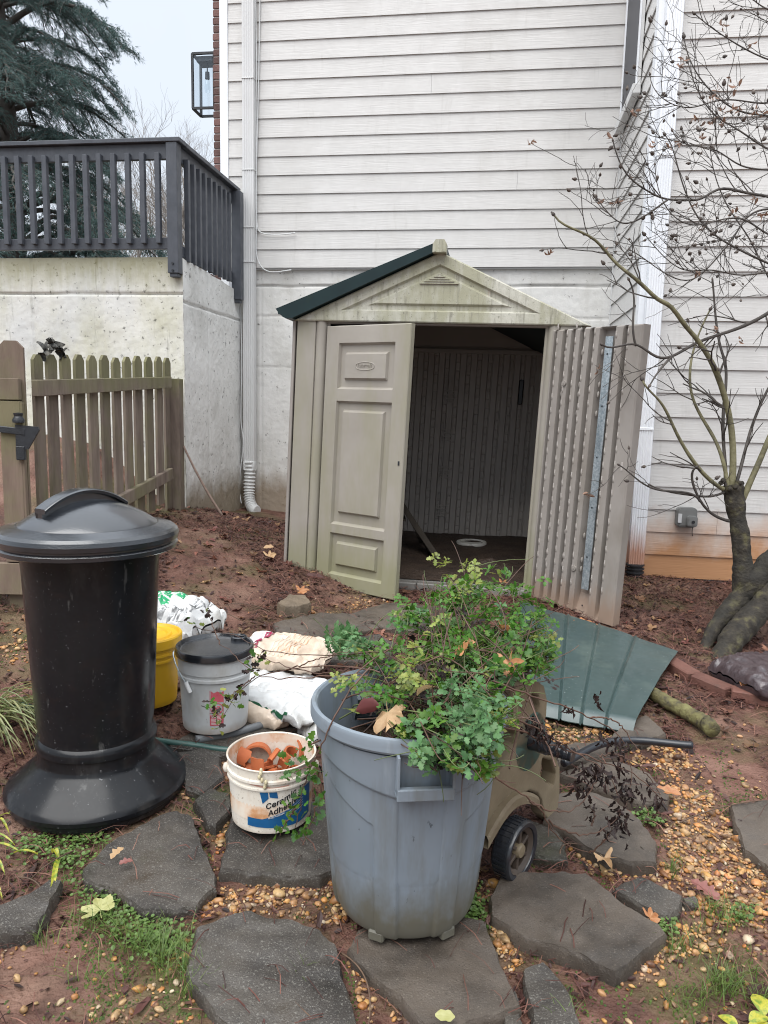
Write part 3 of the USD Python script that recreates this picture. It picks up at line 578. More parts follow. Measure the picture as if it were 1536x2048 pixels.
# doors
def doorface(hinge, d, W, us, vs, depth, z0, Hh, th=.045):
    "heightfield face + slab; depth(u, v) in metres along the visible normal"
    d = np.array([*d, 0.]); d /= np.linalg.norm(d); nrm = np.array([d[1], -d[0], 0]); h = np.array([*hinge, 0.])
    U, Vv = np.meshgrid(us, vs, indexing='ij'); D = depth(U, Vv)
    P = h+U[..., None]*d+D[..., None]*nrm+(z0+Vv)[..., None]*np.array([0, 0, 1.])
    b = MB().add(*grid(P)); e = 1e-4
    def strip(Q, flip): 
        R = Q-(D_of(Q, h, nrm)[:, None]+th)*nrm; b.add(*grid(np.stack([Q, R], 1), flip))
    D_of = lambda Q, h, nrm: (Q-h) @ nrm
    strip(P[0], False); strip(P[-1], True); strip(P[:, 0], True); strip(P[:, -1], False)
    c = [P[i, j]-((P[i, j]-h) @ nrm+th)*nrm for i, j in ((0, 0), (-1, 0), (-1, -1), (0, -1))]
    b.add(np.array(c), np.array([[0, 3, 2], [0, 2, 1]])); return b, d, nrm, h
def panelfn(rects, W, Hh):
    def f(U, V):
        D = np.zeros_like(U)
        for (a, b, c, e), (a2, b2, c2, e2) in rects:
            o = np.minimum.reduce([(U-a)/.010, (b-U)/.010, (V-c)/.016, (e-V)/.016]); i = np.minimum.reduce([(U-a2)/.010, (b2-U)/.010, (V-c2)/.016, (e2-V)/.016])
            D += -.024*np.clip(o, 0, 1)+.021*np.clip(i, 0, 1)
        edge = np.minimum.reduce([U, W-U, V, Hh-V]); return D-.006*np.clip(1-edge/.006, 0, 1)
    return f
W1, H1 = .70, 1.82
rects = [((.115, .585, 1.395, 1.705), (.165, .525, 1.455, 1.645)), ((.115, .585, .455, 1.315), (.165, .525, .535, 1.255)), ((.115, .585, .095, .395), (.165, .525, .160, .335))]
us = np.unique(np.concatenate([[0, .003, .006, W1-.006, W1-.003, W1], *[[r[k]+o for k, s in ((0, 1), (1, -1)) for o in (0, s*.010, s*.005)] for rr in rects for r in rr], np.linspace(0, W1, 15)]))
vs = np.unique(np.concatenate([[0, .003, .006, H1-.006, H1-.003, H1], *[[r[k]+o for k, s in ((2, 1), (3, -1)) for o in (0, s*.016, s*.008)] for rr in rects for r in rr], np.linspace(0, H1, 30)]))
b, d, nrm, hh = doorface((-1.252, SY-.032), (.630, -.325), W1, us, vs, panelfn(rects, W1, H1), .243, H1)
dl = sb(b, 'door', 'shed_plastic', label='left door open towards the yard, its panelled outer face mossy')
def ondoor(u, z, o=0.): return hh+d*u+nrm*o+np.array([0, 0, z])
em = MB(); an = np.linspace(0, 2*np.pi, 41)
em.tube([ondoor(.345+.078*math.cos(a), .243+1.55+.026*math.copysign(abs(math.sin(a))**.75, math.sin(a)), -.003) for a in an], .0032, 6, False)
tx = meshkit.text_mesh('Rubbermaid', .020, .004); tv = np.array(tx.vertices); tv[:, 0] -= tv[:, 0].mean(); tv[:, 0] *= .118/np.ptp(tv[:, 0])
em.add(np.array([ondoor(.345+q[0], .243+1.545+q[1], -.004+q[2]) for q in tv]), np.array(tx.faces)); sb(em, 'emblem', 'shed_plastic', dl)
kh = MB(); kh.obox(ondoor(.668, 1.165, .001), (.006, .014, .002), np.stack([d, [0, 0, 1], nrm])); sb(kh, 'lock_slot', 'black_iron', dl)
W2, H2 = .695, 1.845
gro = [(.018, .042), (.090, .124), (.160, .195), (.232, .267), (.308, .344), (.384, .506), (.558, .592)]
def ribfn(U, V):
    D = np.zeros_like(U)
    for a, bb in gro: D -= .058*np.clip(np.minimum((U-a)/.007, (bb-U)/.012), 0, 1)
    D *= np.clip(V/.16, 0, 1)**.8*np.clip((H2-V)/.02, 0, 1)
    edge = np.minimum.reduce([U, W2-U, V, H2-V]); return D-.012*np.clip(1-edge/.008, 0, 1)
us = np.unique(np.concatenate([[0, .004, .008, W2-.008, W2-.004, W2], *[[a, a+.0045, a+.009, bb-.016, bb-.008, bb] for a, bb in gro], np.linspace(0, W2, 24)])); vs = np.unique(np.concatenate([[0, .004, .008, H2-.02, H2-.008, H2-.004, H2], np.linspace(.0, .2, 9), np.linspace(.2, H2, 30)]))
b, d, nrm, hh = doorface((.272, SY-.035), (.523, -.53), W2, us, vs, ribfn, .222, H2, .075)
dr = sb(b, 'door', 'shed_inner', label='right door swung wide open, its ribbed inside with a metal strip facing the yard')
st = MB(); st.obox(ondoor(.452, .222+.985, -.017), (.028, .80, .004), np.stack([d, [0, 0, 1], nrm]), .001)
ms = sb(st, 'metal_strip', 'galvanised', dr)
sc = MB()
for k in range(6): sc.obox(ondoor(.448, .30+k*.32, -.0125), (.005, .005, .001), np.stack([d, [0, 0, 1], nrm]))
sb(sc, 'screw_hole', 'black_iron', ms)
kb, pits = MB(), MB(); r_ = random.Random(3)
for k, (a, bb) in enumerate(gro):
    z = .09+.03*k % .07
    while z < H2-.06:
        z += r_.uniform(.083, .095)
        if k == 5 and False: continue
        e = bb if k in (5, 6) else a
        pits.obox(ondoor(bb+.004, .222+z, .0005), (.0042, .0125, .0012), np.stack([d, [0, 0, 1], nrm]))
        kb.add(*lathe([(0, -.014), (.005, -.010), (.0065, 0), (.005, .010), (0, .014)], 6, ondoor(bb+.006, .222+z-.018, -.001)))
    for zz_ in (.30, .36, .52, 1.30, 1.42, 1.48, 1.68):
        if k < 6 and k > 0 and (int(zz_*100)+k) % 2: kb.add(*lathe([(0, -.022), (.006, -.015), (.0085, 0), (.006, .012), (0, .018)], 8, ondoor((a+bb)/2 if k != 5 else a+.02, .222+zz_+.013*(k % 2), -.020)))
sb(pits, 'rib_slots', 'shed_dark', dr, kind='stuff'); sb(kb, 'rib_knobs', 'shed_inner', dr, smooth=True, kind='stuff')
rv = MB()
for uu, zv in ((.142, 1.50), (.366, .31)): rv.tube([ondoor(uu, .222+zv, -.003), ondoor(uu, .222+zv, .010)], .017, 14); rv.tube([ondoor(uu, .222+zv, .0101), ondoor(uu, .222+zv, .0125)], .006, 8)
sb(rv, 'hinge_boss', 'shed_inner', dr, smooth=40)
for s, m in ((.66, 1),): pits = MB().obox(ondoor(.65, .222+1.00, .0012), (.006, .026, .0012), np.stack([d, [0, 0, 1], nrm])); sb(pits, 'latch_slot', 'shed_dark', dr)

# things in and before the shed
def debris(cx, cy, rx, ry, hgt, name, label, cat, m, n=60, seed=0, **k):
    U, T = np.meshgrid(np.linspace(0, 1, 18), np.linspace(0, 2*np.pi, n), indexing='ij')
    x, y = cx+rx*U*np.cos(T), cy+ry*U*np.sin(T); p = np.stack([x*7, y*7, x*0+seed], -1)
    z = SZ+.027+hgt*(1-U**1.5)*(.35+1.1*meshkit.fbm(p, 4, seed))-.004
    return prim(name, *grid(np.stack([x, y, z], -1)), m, None, True, label, cat, **k)
xx, yy = np.meshgrid(np.linspace(SX-.93, SX+.93, 70), np.linspace(SY+.03, SB-.06, 70), indexing='ij'); prim('dirt_layer', *grid(np.stack([xx, yy, SZ+.030+.035*meshkit.fbm(np.stack([xx*6, yy*6, xx*0], -1), 4, 3)*smst(SY, SY+.25, yy)-.006*(xx-SX), ], -1)), 'floor_dirt', None, True, 'damp dirt and rotten leaves covering the shed floor', 'dirt', kind='stuff')
debris(.0, 5.72, .30, .22, .09, 'leaf_heap', 'dark heap of rotten leaves on the shed floor', 'leaf heap', 'floor_dirt', seed=6)
mat('dirty_white', [(.55, .53, .48), (.62, .61, .57)], scale=9, rough=.5, stains=[((.12, .09, .06), 9., .52, .66, (1, 1, 1), .9)])
P = onZ(943, 1086, SZ+.045); 
prim('bucket_lid', *MB().lathe([(0, .012), (.105, .012), (.112, .024), (.132, .024), (.136, .016), (.134, 0), (.125, -.002), (0, 0)], 40, P-[0, 0, .008]).arr(), 'dirty_white', None, 40, 'round white plastic lid lying on the shed floor', 'lid')
mat('old_wood', [(.035, .027, .02), (.07, .055, .04)], scale=9, rough=.8, bump=.5, bscale=40)
pal = thing('broken_lattice', 'broken dark wooden lattice leaning inside the shed on the left', 'lattice', (-.85, 6.5, SZ+.03))
for k in range(5):
    o = k*.07; MB().beam((-.95+o*.5, 6.6-o, SZ+.62-o*.5), (-.50+o*.3, 6.25-o, SZ+.04), .045, .018, (0, -1, .3)).build('slat', 'old_wood', pal)
for k in range(3):
    o = k*.16; MB().beam((-.98+o, 6.65, SZ+.52-o*1.2), (-.90+o, 6.22, SZ+.50-o*1.2), .04, .016).build('slat', 'old_wood', pal)

# ------------------------------------------------------------------ tall black bin on a flared black skirt
CX, CY = -1.465, 2.56; cz = float(gz(CX, CY))-.04
bin_ = thing('tall_black_bin', 'tall wet black plastic bin with domed lid standing on a flared black skirt', 'bin', (CX, CY, cz))
C0 = (CX, CY, 0)
MB().lathe([(.0, cz), (.312, cz), (.322, cz+.012), (.324, cz+.028), (.331, cz+.034), (.333, cz+.05), (.326, cz+.062), (.318, cz+.070), (.268, cz+.110), (.226, cz+.150), (.212, cz+.170), (.211, cz+.225), (.10, cz+.23)], 96, C0).build('skirt', 'black_plastic', bin_, smooth=35)
zl = zat(CX, CY, 1075)
b = MB().lathe([(.19, cz+.20), (.218, cz+.212), (.221, cz+.232), (.216, cz+.246), (.207, cz+.254), (.206, cz+.27), (.213, cz+.32), (.240, zl-.10), (.248, zl-.02), (.262, zl-.012), (.262, zl+.004), (.244, zl+.008), (.20, zl+.008)], 96, C0).build('body', 'black_plastic', bin_, smooth=35)
LC = (CX+.005, CY-.02, 0)
def lidp(r): return zl+.064+.082*max(0, 1-(r/.235)**2)**.9
prof = [(.298, zl-.022), (.304, zl-.030), (.312, zl-.026), (.314, zl-.012), (.306, zl-.004), (.306, zl+.002), (.316, zl+.006), (.319, zl+.022), (.314, zl+.036), (.302, zl+.046), (.245, zl+.060), (.241, zl+.059), (.238, zl+.064)]+[(r, lidp(r)) for r in (.22, .19, .15, .11, .07, .03, 0)]
lid = MB().lathe(prof, 96, LC).build('lid', 'black_lid', bin_, smooth=25)
hd = np.array([.42, .905, 0]); hd /= np.linalg.norm(hd); hl = .34; h0 = np.array(LC)-hd*.19; h1 = np.array(LC)+hd*.15; hs = np.array([hd[1], -hd[0], 0])
hm = np.array([*((h0+h1)/2)[:2], 0]); n = 28; ts = np.linspace(-1, 1, n); hb = MB()
top = np.array([hm+hd*hl/2*t+np.array([0, 0, zl+.114+.058*(1-abs(t)**2.0)]) for t in ts])
sec = [(-.030, .0), (-.032, .010), (-.026, .015), (.026, .015), (.032, .010), (.030, .0), (.012, -.004), (.016, -.13), (-.016, -.13), (-.012, -.004)]
V = np.stack([np.array([p+hs*a+np.array([0, 0, max(c, -(p[2]-zl-.066)) if c < -.01 else c]) for a, c in sec]) for p in top]); V = np.concatenate([V, V[:, :1]], 1)
hb.add(*grid(V, True)); hb.add(np.vstack([V[0, :-1]]), np.array([[0, i, i+1] for i in range(1, 9)])); hb.add(np.vstack([V[-1, :-1]]), np.array([[0, i+1, i] for i in range(1, 9)]))
hb.build('handle', 'black_lid', lid, smooth=35)
em = MB(); pc = onZ(291, 1048, zl+.055); ca = math.atan2(pc[1]-LC[1], pc[0]-LC[0]); tdir = np.array([-math.sin(ca), math.cos(ca), 0]); rdir = np.array([math.cos(ca), math.sin(ca), 0])
lz = lambda p: zl+.046+(.302-np.hypot(p[0]-LC[0], p[1]-LC[1]))*.245
def onlid(a, c, o=.001): p = pc+tdir*a-rdir*c; return np.array([p[0], p[1], lz(p)+o])
em.tube([onlid(.048*math.cos(a), .014*math.sin(a)) for a in an], .0016, 6, False); tx = meshkit.text_mesh('Rubbermaid', .010, .0015); tv = np.array(tx.vertices); tv[:, 0] -= tv[:, 0].mean(); tv[:, 0] *= .074/np.ptp(tv[:, 0])
em.add(np.array([onlid(q[0], q[1]-.004, q[2]) for q in tv]), np.array(tx.faces)); em.build('emblem', 'black_lid', lid)

# ------------------------------------------------------------------ grey bin
DX, DY = -.220, 2.135; TH = math.radians(-75); DZ = .052
gb = thing('grey_bin', 'big blue grey round plastic bin full of pulled up green plants', 'bin', (DX, DY, .05))
RZ = zat(-.21, 1.86, 1476)-DZ
def binr(th, z):
    r0 = .220+(.277-.220)*(z/RZ)
    rr = np.where(z < .06, np.sqrt(np.clip(1-((.06-z)/.06)**2, 0, 1))*.018-.018, 0)
    dth = np.abs((np.degrees(th-TH)+90) % 180-90)
    st = lambda x, w: np.clip(x/w+.5, 0, 1)
    zb = RZ*.72+.0010*np.maximum(dth-14, 0)
    up = st(z-zb, .006)*st(dth-14, 1.2)*.0075
    zc = RZ*.57+.0021*np.maximum(dth-33, 0)
    side = -.008*st(dth-31, 1.4)*st(zc-z, .007)*st(82-dth, 1.4)
    cen = -.008*st(14-dth, 1.2)*st(RZ*.76-z, .004)
    return r0+rr+up+side+cen
th = np.linspace(0, 2*np.pi, 361); zs = np.unique(np.concatenate([[0, .004, .01, .02, .035, .06], np.linspace(.06, RZ-.052, 110)]))
T_, Z_ = np.meshgrid(th, zs, indexing='ij'); R_ = binr(T_, Z_); V = np.stack([DX+R_*np.cos(T_), DY+R_*np.sin(T_), DZ+Z_], -1); bd = MB().add(*grid(V, True))
rt = .279
bd.lathe([(rt-.006, RZ-.046), (rt+.010, RZ-.044), (rt+.016, RZ-.036), (rt+.016, RZ-.012), (rt+.012, RZ-.002), (rt+.002, RZ), (rt-.004, RZ-.006), (rt-.008, RZ-.03), (.235, .20), (.20, .10), (0, .09)], 120, (DX, DY, DZ))
bd.lathe([(.0, .004), (.190, .004), (.202, .006)], 60, (DX, DY, DZ))
bd.build('body', 'grey_bin', gb, smooth=32)
ft = MB()
for a in (TH-math.radians(31), TH+math.radians(28), TH+math.radians(150), TH+math.radians(210)):
    rad = np.array([math.cos(a), math.sin(a), 0]); tg = np.array([-rad[1], rad[0], 0]); ft.obox(np.array([DX, DY, DZ+.004])+rad*.196, (.020, .024, .016), np.stack([rad, tg, [0, 0, 1]]), .005)
ft.build('foot', 'grey_bin', gb)
for k in (0, math.pi):
    a = TH+k; rad = np.array([math.cos(a), math.sin(a), 0]); tg = np.array([-rad[1], rad[0], 0]); ax = np.stack([rad, tg, [0, 0, 1]]); o = np.array([DX, DY, DZ+RZ*.86-.60]); hb = MB()
    for s in (-1, 1): hb.obox(o+rad*.286+tg*s*.073+[0, 0, .60], (.022, .0035, .052), ax, .001)
    hb.obox(o+rad*.300+[0, 0, .548], (.010, .0765, .017), ax, .003); hb.obox(o+rad*.283+[0, 0, .535], (.022, .0765, .004), ax, .001)
    hb.build('handle', 'grey_bin', gb)

# ------------------------------------------------------------------ buckets
def bucket_body(c, r0, r1, h, ribs, n=72, wall=.003):
    "open bucket with reinforcing rings"
    rr = lambda z: r0+(r1-r0)*z/h
    pr = [(0, .004), (r0-.012, .004), (r0-.008, 0), (r0-.001, .004), (r0, .012)]
    for z, out, hh_ in ribs: pr += [(rr(z-.004), z-.004), (rr(z)+out, z-.001), (rr(z)+out, z+hh_), (rr(z+hh_+.003), z+hh_+.003)]
    pr += [(rr(h)-.0, h-.006), (rr(h)+.004, h-.004), (rr(h)+.004, h-.001), (rr(h), h), (rr(h)-wall, h-.002), (r0-wall, .012), (0, .010)]
    return MB().lathe(pr, n, c)
mat('white_bucket', [(.62, .56, .47), (.70, .655, .58)], scale=7, rough=.48, spec=.4, stains=[((.20, .15, .10), 110, .61, .66, (1, 1, 1), .75), ((.36, .21, .11), 8., .50, .68, (1, 1, .6), .6)], zstain=((.20, .12, .07), .03, .12, .85, 20., (1, 1, 1)))
mat('clay_smear', [(.36, .15, .06), (.52, .27, .13), (.66, .52, .40), (.68, .6, .5)], scale=9, rough=.6, detail=8, lo=.32, hi=.62)
mat('print_blue', [(.004, .075, .20), (.006, .09, .23)], scale=30, rough=.45, stains=[((.30, .30, .28), 80, .72, .78, (1, 1, 1), .6)])
mat('print_black', [(.012, .012, .014)], rough=.5)
mat('print_pink', [(.50, .24, .18), (.55, .32, .25)], scale=40, rough=.5)
mat('print_white', [(.62, .62, .60)], rough=.5)
BXc, BYc = -.742, 2.455; bz = float(gz(BXc, BYc))+.047; BH = zat(BXc+.04, BYc-.148, 1542)-bz
wb = thing('white_bucket', 'dirty white adhesive bucket with blue label and broken terracotta inside', 'bucket', (BXc, BYc, bz))
br = lambda z: .140+.014*z/BH
bucket_body((BXc, BYc, bz), .140, .154, BH, [(BH*.70, .006, .006), (BH*.80, .007, .008)]).build('body', 'white_bucket', wb, smooth=35)
MB().lathe([(.1495, BH-.004), (.1485, BH-.05), (.1455, .09), (.1435, .05)][::1], 60, (BXc, BYc, bz)).build('clay_smear', 'clay_smear', wb, smooth=True)
TB = math.atan2(-BYc, -BXc)        # angle that faces the camera
def onb(s, z, o=.0012, c=(BXc, BYc, bz), br=br, T=TB):
    "s metres to the right of the front, z up"
    r = br(z)+o; a = T+s/br(z); return np.array([c[0]+r*math.cos(a), c[1]+r*math.sin(a), c[2]+z])
def patch(poly, o=.0012, step=.006, **k):
    "a flat printed shape laid on the bucket"
    pl = Polygon(poly).segmentize(step); x0, y0, x1, y1 = pl.bounds
    import shapely
    gx_, gy_ = np.meshgrid(np.arange(x0, x1+step, step), np.arange(y0, y1+step, step))
    cells = []
    for i in range(gx_.shape[0]-1):
        for j in range(gx_.shape[1]-1):
            q = pl.intersection(shapely.box(gx_[i, j], gy_[i, j], gx_[i+1, j+1], gy_[i+1, j+1]))
            for g in getattr(q, 'geoms', [q]):
                if g.geom_type == 'Polygon' and g.area > 1e-9: cells.append(np.array(g.exterior.coords)[:-1][::-1] if g.exterior.is_ccw is False else np.array(g.exterior.coords)[:-1])
    b = MB()
    for c in cells: b.add(np.array([onb(p[0], p[1], o, **k) for p in c]), np.array([[0, i, i+1] for i in range(1, len(c)-1)]))
    return b
lab = patch([(-.085, .062), (-.03, .060), (.06, .088), (.125, .150), (.16, .155), (.16, .035), (.10, .024), (-.085, .030)]).build('label', 'print_blue', wb)
b_ = patch([(-.040, .160), (-.012, .160), (-.010, .138), (-.030, .118)]); b2 = patch([(-.008, .160), (.018, .160), (.022, .136), (-.006, .142)])
MB().add(*b_.arr()).add(*b2.arr()).build('mark', 'print_blue', lab)
patch([(-.085, .186), (.03, .170), (.06, .173), (.06, .180), (.0, .178), (-.085, .194)]).build('band', 'print_pink', lab)
def bent_text(s, h, s0, z0, slope, m, name, parent, o=.0016, stretch=1., bold=True, curve=0., **k):
    tx = meshkit.text_mesh(s, h, .0008, bold); v = np.array(tx.vertices); v[:, 0] *= stretch
    tx = trimesh.Trimesh(v, tx.faces, process=False).subdivide_to_size(.012); v = np.array(tx.vertices)
    pr = lambda q: onb(s0+q[0], z0+q[1]+slope*q[0]+curve*q[0]**2, o+q[2], **k)
    return prim(name, np.array([pr(q) for q in v]), np.array(tx.faces), m, parent)
bent_text('Ceramic Tile', .0195, -.020, .098, .28, 'print_black', 'lettering', lab, stretch=1.02, curve=1.2)
bent_text('Adhesive', .0195, -.012, .073, .22, 'print_black', 'lettering', lab, curve=1.5)
bent_text('Multi Purpose', .0062, -.012, .0615, .20, 'print_white', 'lettering', lab, curve=1.2, o=.0022, bold=False)
for k in range(5): patch([(.055, .060+.008*k), (.12+.0*k, .084+.010*k), (.12, .0855+.010*k), (.055, .0613+.008*k)], .0016).build('small_print', 'print_white', lab)
mat('yellow_glue', [(.50, .42, .25), (.55, .49, .33)], scale=30, rough=.4)
gl = MB(); 
for i, p in enumerate(spline([onb(-.035, BH+.002, .001), onb(-.038, BH-.012, .008), onb(-.028, BH-.03, .010), onb(-.018, BH-.04, .008), onb(-.020, BH-.055, .007)], 7)): gl.add(*lathe([(0, -.010), (.004, -.007), (.0065, 0), (.004, .007), (0, .010)], 8, p+np.array([.004*math.sin(i*2), 0, 0])))
gl.build('dried_glue', 'yellow_glue', wb, smooth=True)
hw = MB().tube(spline([onb(.218, BH*.82, .004), onb(.225, BH*.74, .02), onb(.235, BH*.6, .03)], 12), .003, 6); ear = MB()
for s in (-.225, .21): ear.add(*lathe([(0, -.018), (.010, -.014), (.014, 0), (.010, .014), (0, .018)], 10, onb(s, BH*.80, .006)))
ear.build('handle_ear', 'white_bucket', wb, smooth=True); hw.build('wire_handle', 'black_iron', wb, smooth=True)
# terracotta shards
mat('terracotta', [(.33, .085, .030), (.42, .125, .048)], scale=9, rough=.7, island=.18, spec=.3, bump=.1, bscale=200)
tl = ['curved rim piece of a broken terracotta pot, the biggest in the white bucket', 'broken terracotta hoop lying upright at the middle of the bucket', 'jagged terracotta shard leaning on the hoop piece', 'flat terracotta shard near the dried glue', 'terracotta shard against the left wall of the bucket', 'narrow terracotta shard at the right wall of the bucket', 'terracotta shard with a pale broken edge at the front rim']
def shard(c, R, h, a0, a1, rot, th=.007, seed=0):
    n = 14; r_ = np.random.default_rng(seed); aa = np.linspace(a0, a1, n); jt = np.cumsum(r_.normal(0, .0022, n)); jt -= np.linspace(jt[0], jt[-1], n)
    lo, hi = np.full(n, -h/2)+jt, np.full(n, h/2)-np.cumsum(r_.normal(0, .0018, n))*.7
    V = []
    for rr in (R, R-th):
        V.append(np.stack([rr*np.cos(aa), rr*np.sin(aa), lo], 1)); V.append(np.stack([rr*np.cos(aa), rr*np.sin(aa), hi], 1))
    V = np.array([V[0], V[1], V[3], V[2], V[0]]); V = V-np.array([R*math.cos((a0+a1)/2)*.8, R*math.sin((a0+a1)/2)*.8, 0])
    v, f = grid(V); mb = MB().add(v, f); mb.add(np.array([V[k, 0] for k in range(4)]), np.array([[0, 1, 2], [0, 2, 3]])); mb.add(np.array([V[k, -1] for k in range(4)]), np.array([[0, 2, 1], [0, 3, 2]]))
    v, f = mb.arr(); return v @ np.asarray(rot).T + c, f
zs_ = bz+BH*.62
for i in range(46):
    big = i < 7
    sp = [(495+25, 1492), (570, 1505), (548, 1510), (515, 1530), (480, 1510), (605, 1500), (565, 1530)]
    if big:
        P = onZ(*sp[i], zs_+.05-.015*(i > 2)); R, h, a1 = [(.055, .065, 2.6), (.04, .04, 3.2), (.05, .05, 1.6), (.06, .05, 1.2), (.06, .07, 1.0), (.06, .05, 1.1), (.05, .045, 1.0)][i]
        rot = rotz(.3+i*1.1) @ rotm([1, 0, 0], [1.4, .5, .9, .3, 1.2, 1.0, .6][i]); 
    else:
        a, rr = rng.uniform(0, 6.28), .105*math.sqrt(rng.random()); P = np.array([BXc+rr*math.cos(a), BYc+rr*math.sin(a), zs_+rng.uniform(-.05, .012)]); R, h, a1 = rng.uniform(.04, .07), rng.uniform(.03, .055), rng.uniform(.6, 1.3); rot = randrot()
    v, f = shard(P, R, h, 0, a1, rot, seed=i)
    if big: prim('terracotta_shard', v, f, 'terracotta', label=tl[i], cat='shard')
    else: prim('terracotta_shard', v, f, 'terracotta', label='small broken piece of terracotta heaped in the white bucket', cat='shard', group='small terracotta pieces in the white bucket')

mat('grey_bucket', [(.40, .41, .41), (.47, .48, .475)], scale=5, rough=.42, spec=.4, stains=[((.16, .145, .12), 40, .68, .74, (1, 1, .5), .7), ((.30, .28, .24), 6, .5, .66, (1, 1, .5), .6)], zstain=((.20, .13, .08), .13, .22, .7, 14., (1, 1, 1)))
mat('print_red', [(.42, .06, .085), (.50, .12, .14)], scale=50, rough=.45)
GXc, GYc = -1.160, 3.00; gz0 = float(gz(GXc, GYc))+.03; GH = zat(GXc, GYc, 1288)-gz0
g = thing('grey_bucket', 'light grey lidded bucket with a red warning print and a black lid', 'bucket', (GXc, GYc, gz0))
rg = lambda z: .138+.017*z/GH
bucket_body((GXc, GYc, gz0), .138, .155, GH-.02, [(GH*.66, .007, .010), (GH*.74, .004, .05)]).build('body', 'grey_bucket', g, smooth=35)
gl = MB().lathe([(.155, GH-.034), (.164, GH-.034), (.167, GH-.030), (.167, GH-.008), (.163, GH), (.153, GH+.001), (.145, GH-.012), (.138, GH-.014), (.12, GH-.010), (0, GH-.010)], 72, (GXc, GYc, gz0)).build('lid', 'black_lid', g, smooth=30)
pb = onZ(478, 1277, gz0+GH-.008); MB().lathe([(.036, -.004), (.036, .010), (.031, .013), (.028, .008), (0, .008)], 28, pb).obox(pb+[0, 0, .010], (.022, .004, .004), np.eye(3)).build('spout_cap', 'black_lid', gl, smooth=30)
TG = math.atan2(-GYc, -GXc); kk = dict(c=(GXc, GYc, gz0), br=rg, T=TG)
lb = patch([(-.022, .045), (.030, .045), (.032, .090), (-.021, .092)], **kk); lb.add(*patch([(-.020, .150), (.034, .148), (.034, .196), (.020, .190), (.008, .197), (-.006, .190), (-.019, .200)], **kk).arr())
lbp = lb.build('warning_print', 'print_red', g); an2 = np.linspace(0, 2*np.pi, 40)
rgm = MB().tube([onb(.006+.024*math.cos(a), .120+.024*math.sin(a), .001, **kk) for a in an2], .0018, 5, False); rgm.tube([onb(.006-.017+.034*t, .137-.034*t, .001, **kk) for t in np.linspace(0, 1, 8)], .002, 5)
rgm.tube([onb(.006+.012*math.sin(a*2), .120+.010*math.cos(a), .001, **kk) for a in np.linspace(0, 3.1, 10)], .0025, 5)
for s0, s1, z0, z1 in ((-.023, -.0215, .045, .20), (.032, .0335, .045, .197)): rgm.add(*patch([(s0, z0), (s1, z0), (s1, z1), (s0, z1)], **kk).arr())
rgm.build('warning_sign', 'print_red', lbp)
sp_ = MB()
for k in range(7): sp_.add(*patch([(-.018, .050+.006*k), (.026-.004*(k % 3), .050+.006*k), (.026-.004*(k % 3), .0518+.006*k), (-.018, .0518+.006*k)], .0018, **kk).arr())
sp_.build('small_print', 'print_white', lbp)
hw = MB().tube(spline([onb(-.108, GH*.60, .012, **kk), onb(-.135, GH*.76, .03, **kk), onb(-.17, GH*.92, .032, **kk), onb(-.20, GH*.98, .02, **kk)], 18), .0028, 6).build('wire_handle', 'galvanised', g, smooth=True)
MB().tube([onb(-.118, GH*.66, .018, **kk), onb(-.100, GH*.54, .014, **kk)], .009, 10).build('handle_grip', 'pvc_white', hw, smooth=40)
mat('yellow_plastic', [(.60, .33, .012), (.68, .40, .018)], scale=6, rough=.42, spec=.45, stains=[((.10, .07, .02), 60, .69, .74, (1, 1, .6), .8), ((.35, .20, .02), 7, .55, .7, (1, 1, .5), .5)], zstain=((.16, .09, .03), .14, .24, .6, 16., (1, 1, 1)))
YX, YY = onY(296, 1400, 3.10)[0], 3.10; yz = float(gz(YX, YY)); YH = zat(YX, YY, 1265)-yz
y_ = thing('yellow_bucket', 'yellow lidded bucket half hidden by the tall black bin', 'bucket', (YX, YY, yz))
bucket_body((YX, YY, yz), .128, .146, YH-.02, [(YH*.66, .006, .008), (YH*.75, .006, .008), (YH*.83, .004, .03)]).build('body', 'yellow_plastic', y_, smooth=35)
MB().lathe([(.146, YH-.045), (.154, YH-.045), (.156, YH-.006), (.152, YH), (.143, YH), (.136, YH-.010), (.112, YH-.012), (.106, YH-.004), (.092, YH-.004), (.086, YH-.012), (0, YH-.012)], 72, (YX, YY, yz)).build('lid', 'yellow_plastic', y_, smooth=30)

# ------------------------------------------------------------------ bags
def bag(c, ax, L, W, Hh, seed, n=64, wr=.010, pinch=.5, droop=None):
    "a filled plastic sack: flattened, wrinkled, with pinched ends"
    U, Vv = np.meshgrid(np.linspace(-1, 1, n), np.linspace(0, 2*np.pi, n), indexing='ij')
    k = (1-np.abs(U)**4)**.5; wv = W/2*(.82+.18*k); hv = Hh*(.05+.95*k)
    cs, sn = np.cos(Vv), np.sin(Vv); x = U*L/2; y = wv*np.sign(cs)*np.abs(cs)**.75; z = hv/2*np.sign(sn)*np.abs(sn)**.8
    p = np.stack([x*9, y*9, z*9+seed], -1); wn = meshkit.fbm(np.stack([x*5+seed, y*22, z*9], -1), 3, seed)-.5
    cr = np.abs(meshkit.fbm(np.stack([x*11+seed, y*13, z*6+seed], -1), 4, seed+3)-.5); z = z-wr*2.2*np.clip(.10-cr, 0, .1)/.1*.5; z = z+wr*1.6*(meshkit.fbm(p, 4, seed)-.5)+wr*wn*np.abs(U)**.8*1.6; z = np.where(z < -Hh*.32, -Hh*.32, z)+Hh*.32
    P = np.stack([x, y, z], -1)
    if droop is not None: P[..., 2] += droop(x, y)
    return c+P @ np.asarray(ax), U, Vv
def axes2(dx, tilt=0.): d = np.array([*dx, 0.]); d /= np.linalg.norm(d); return np.stack([d, [-d[1], d[0], 0], [0, 0, 1.]])
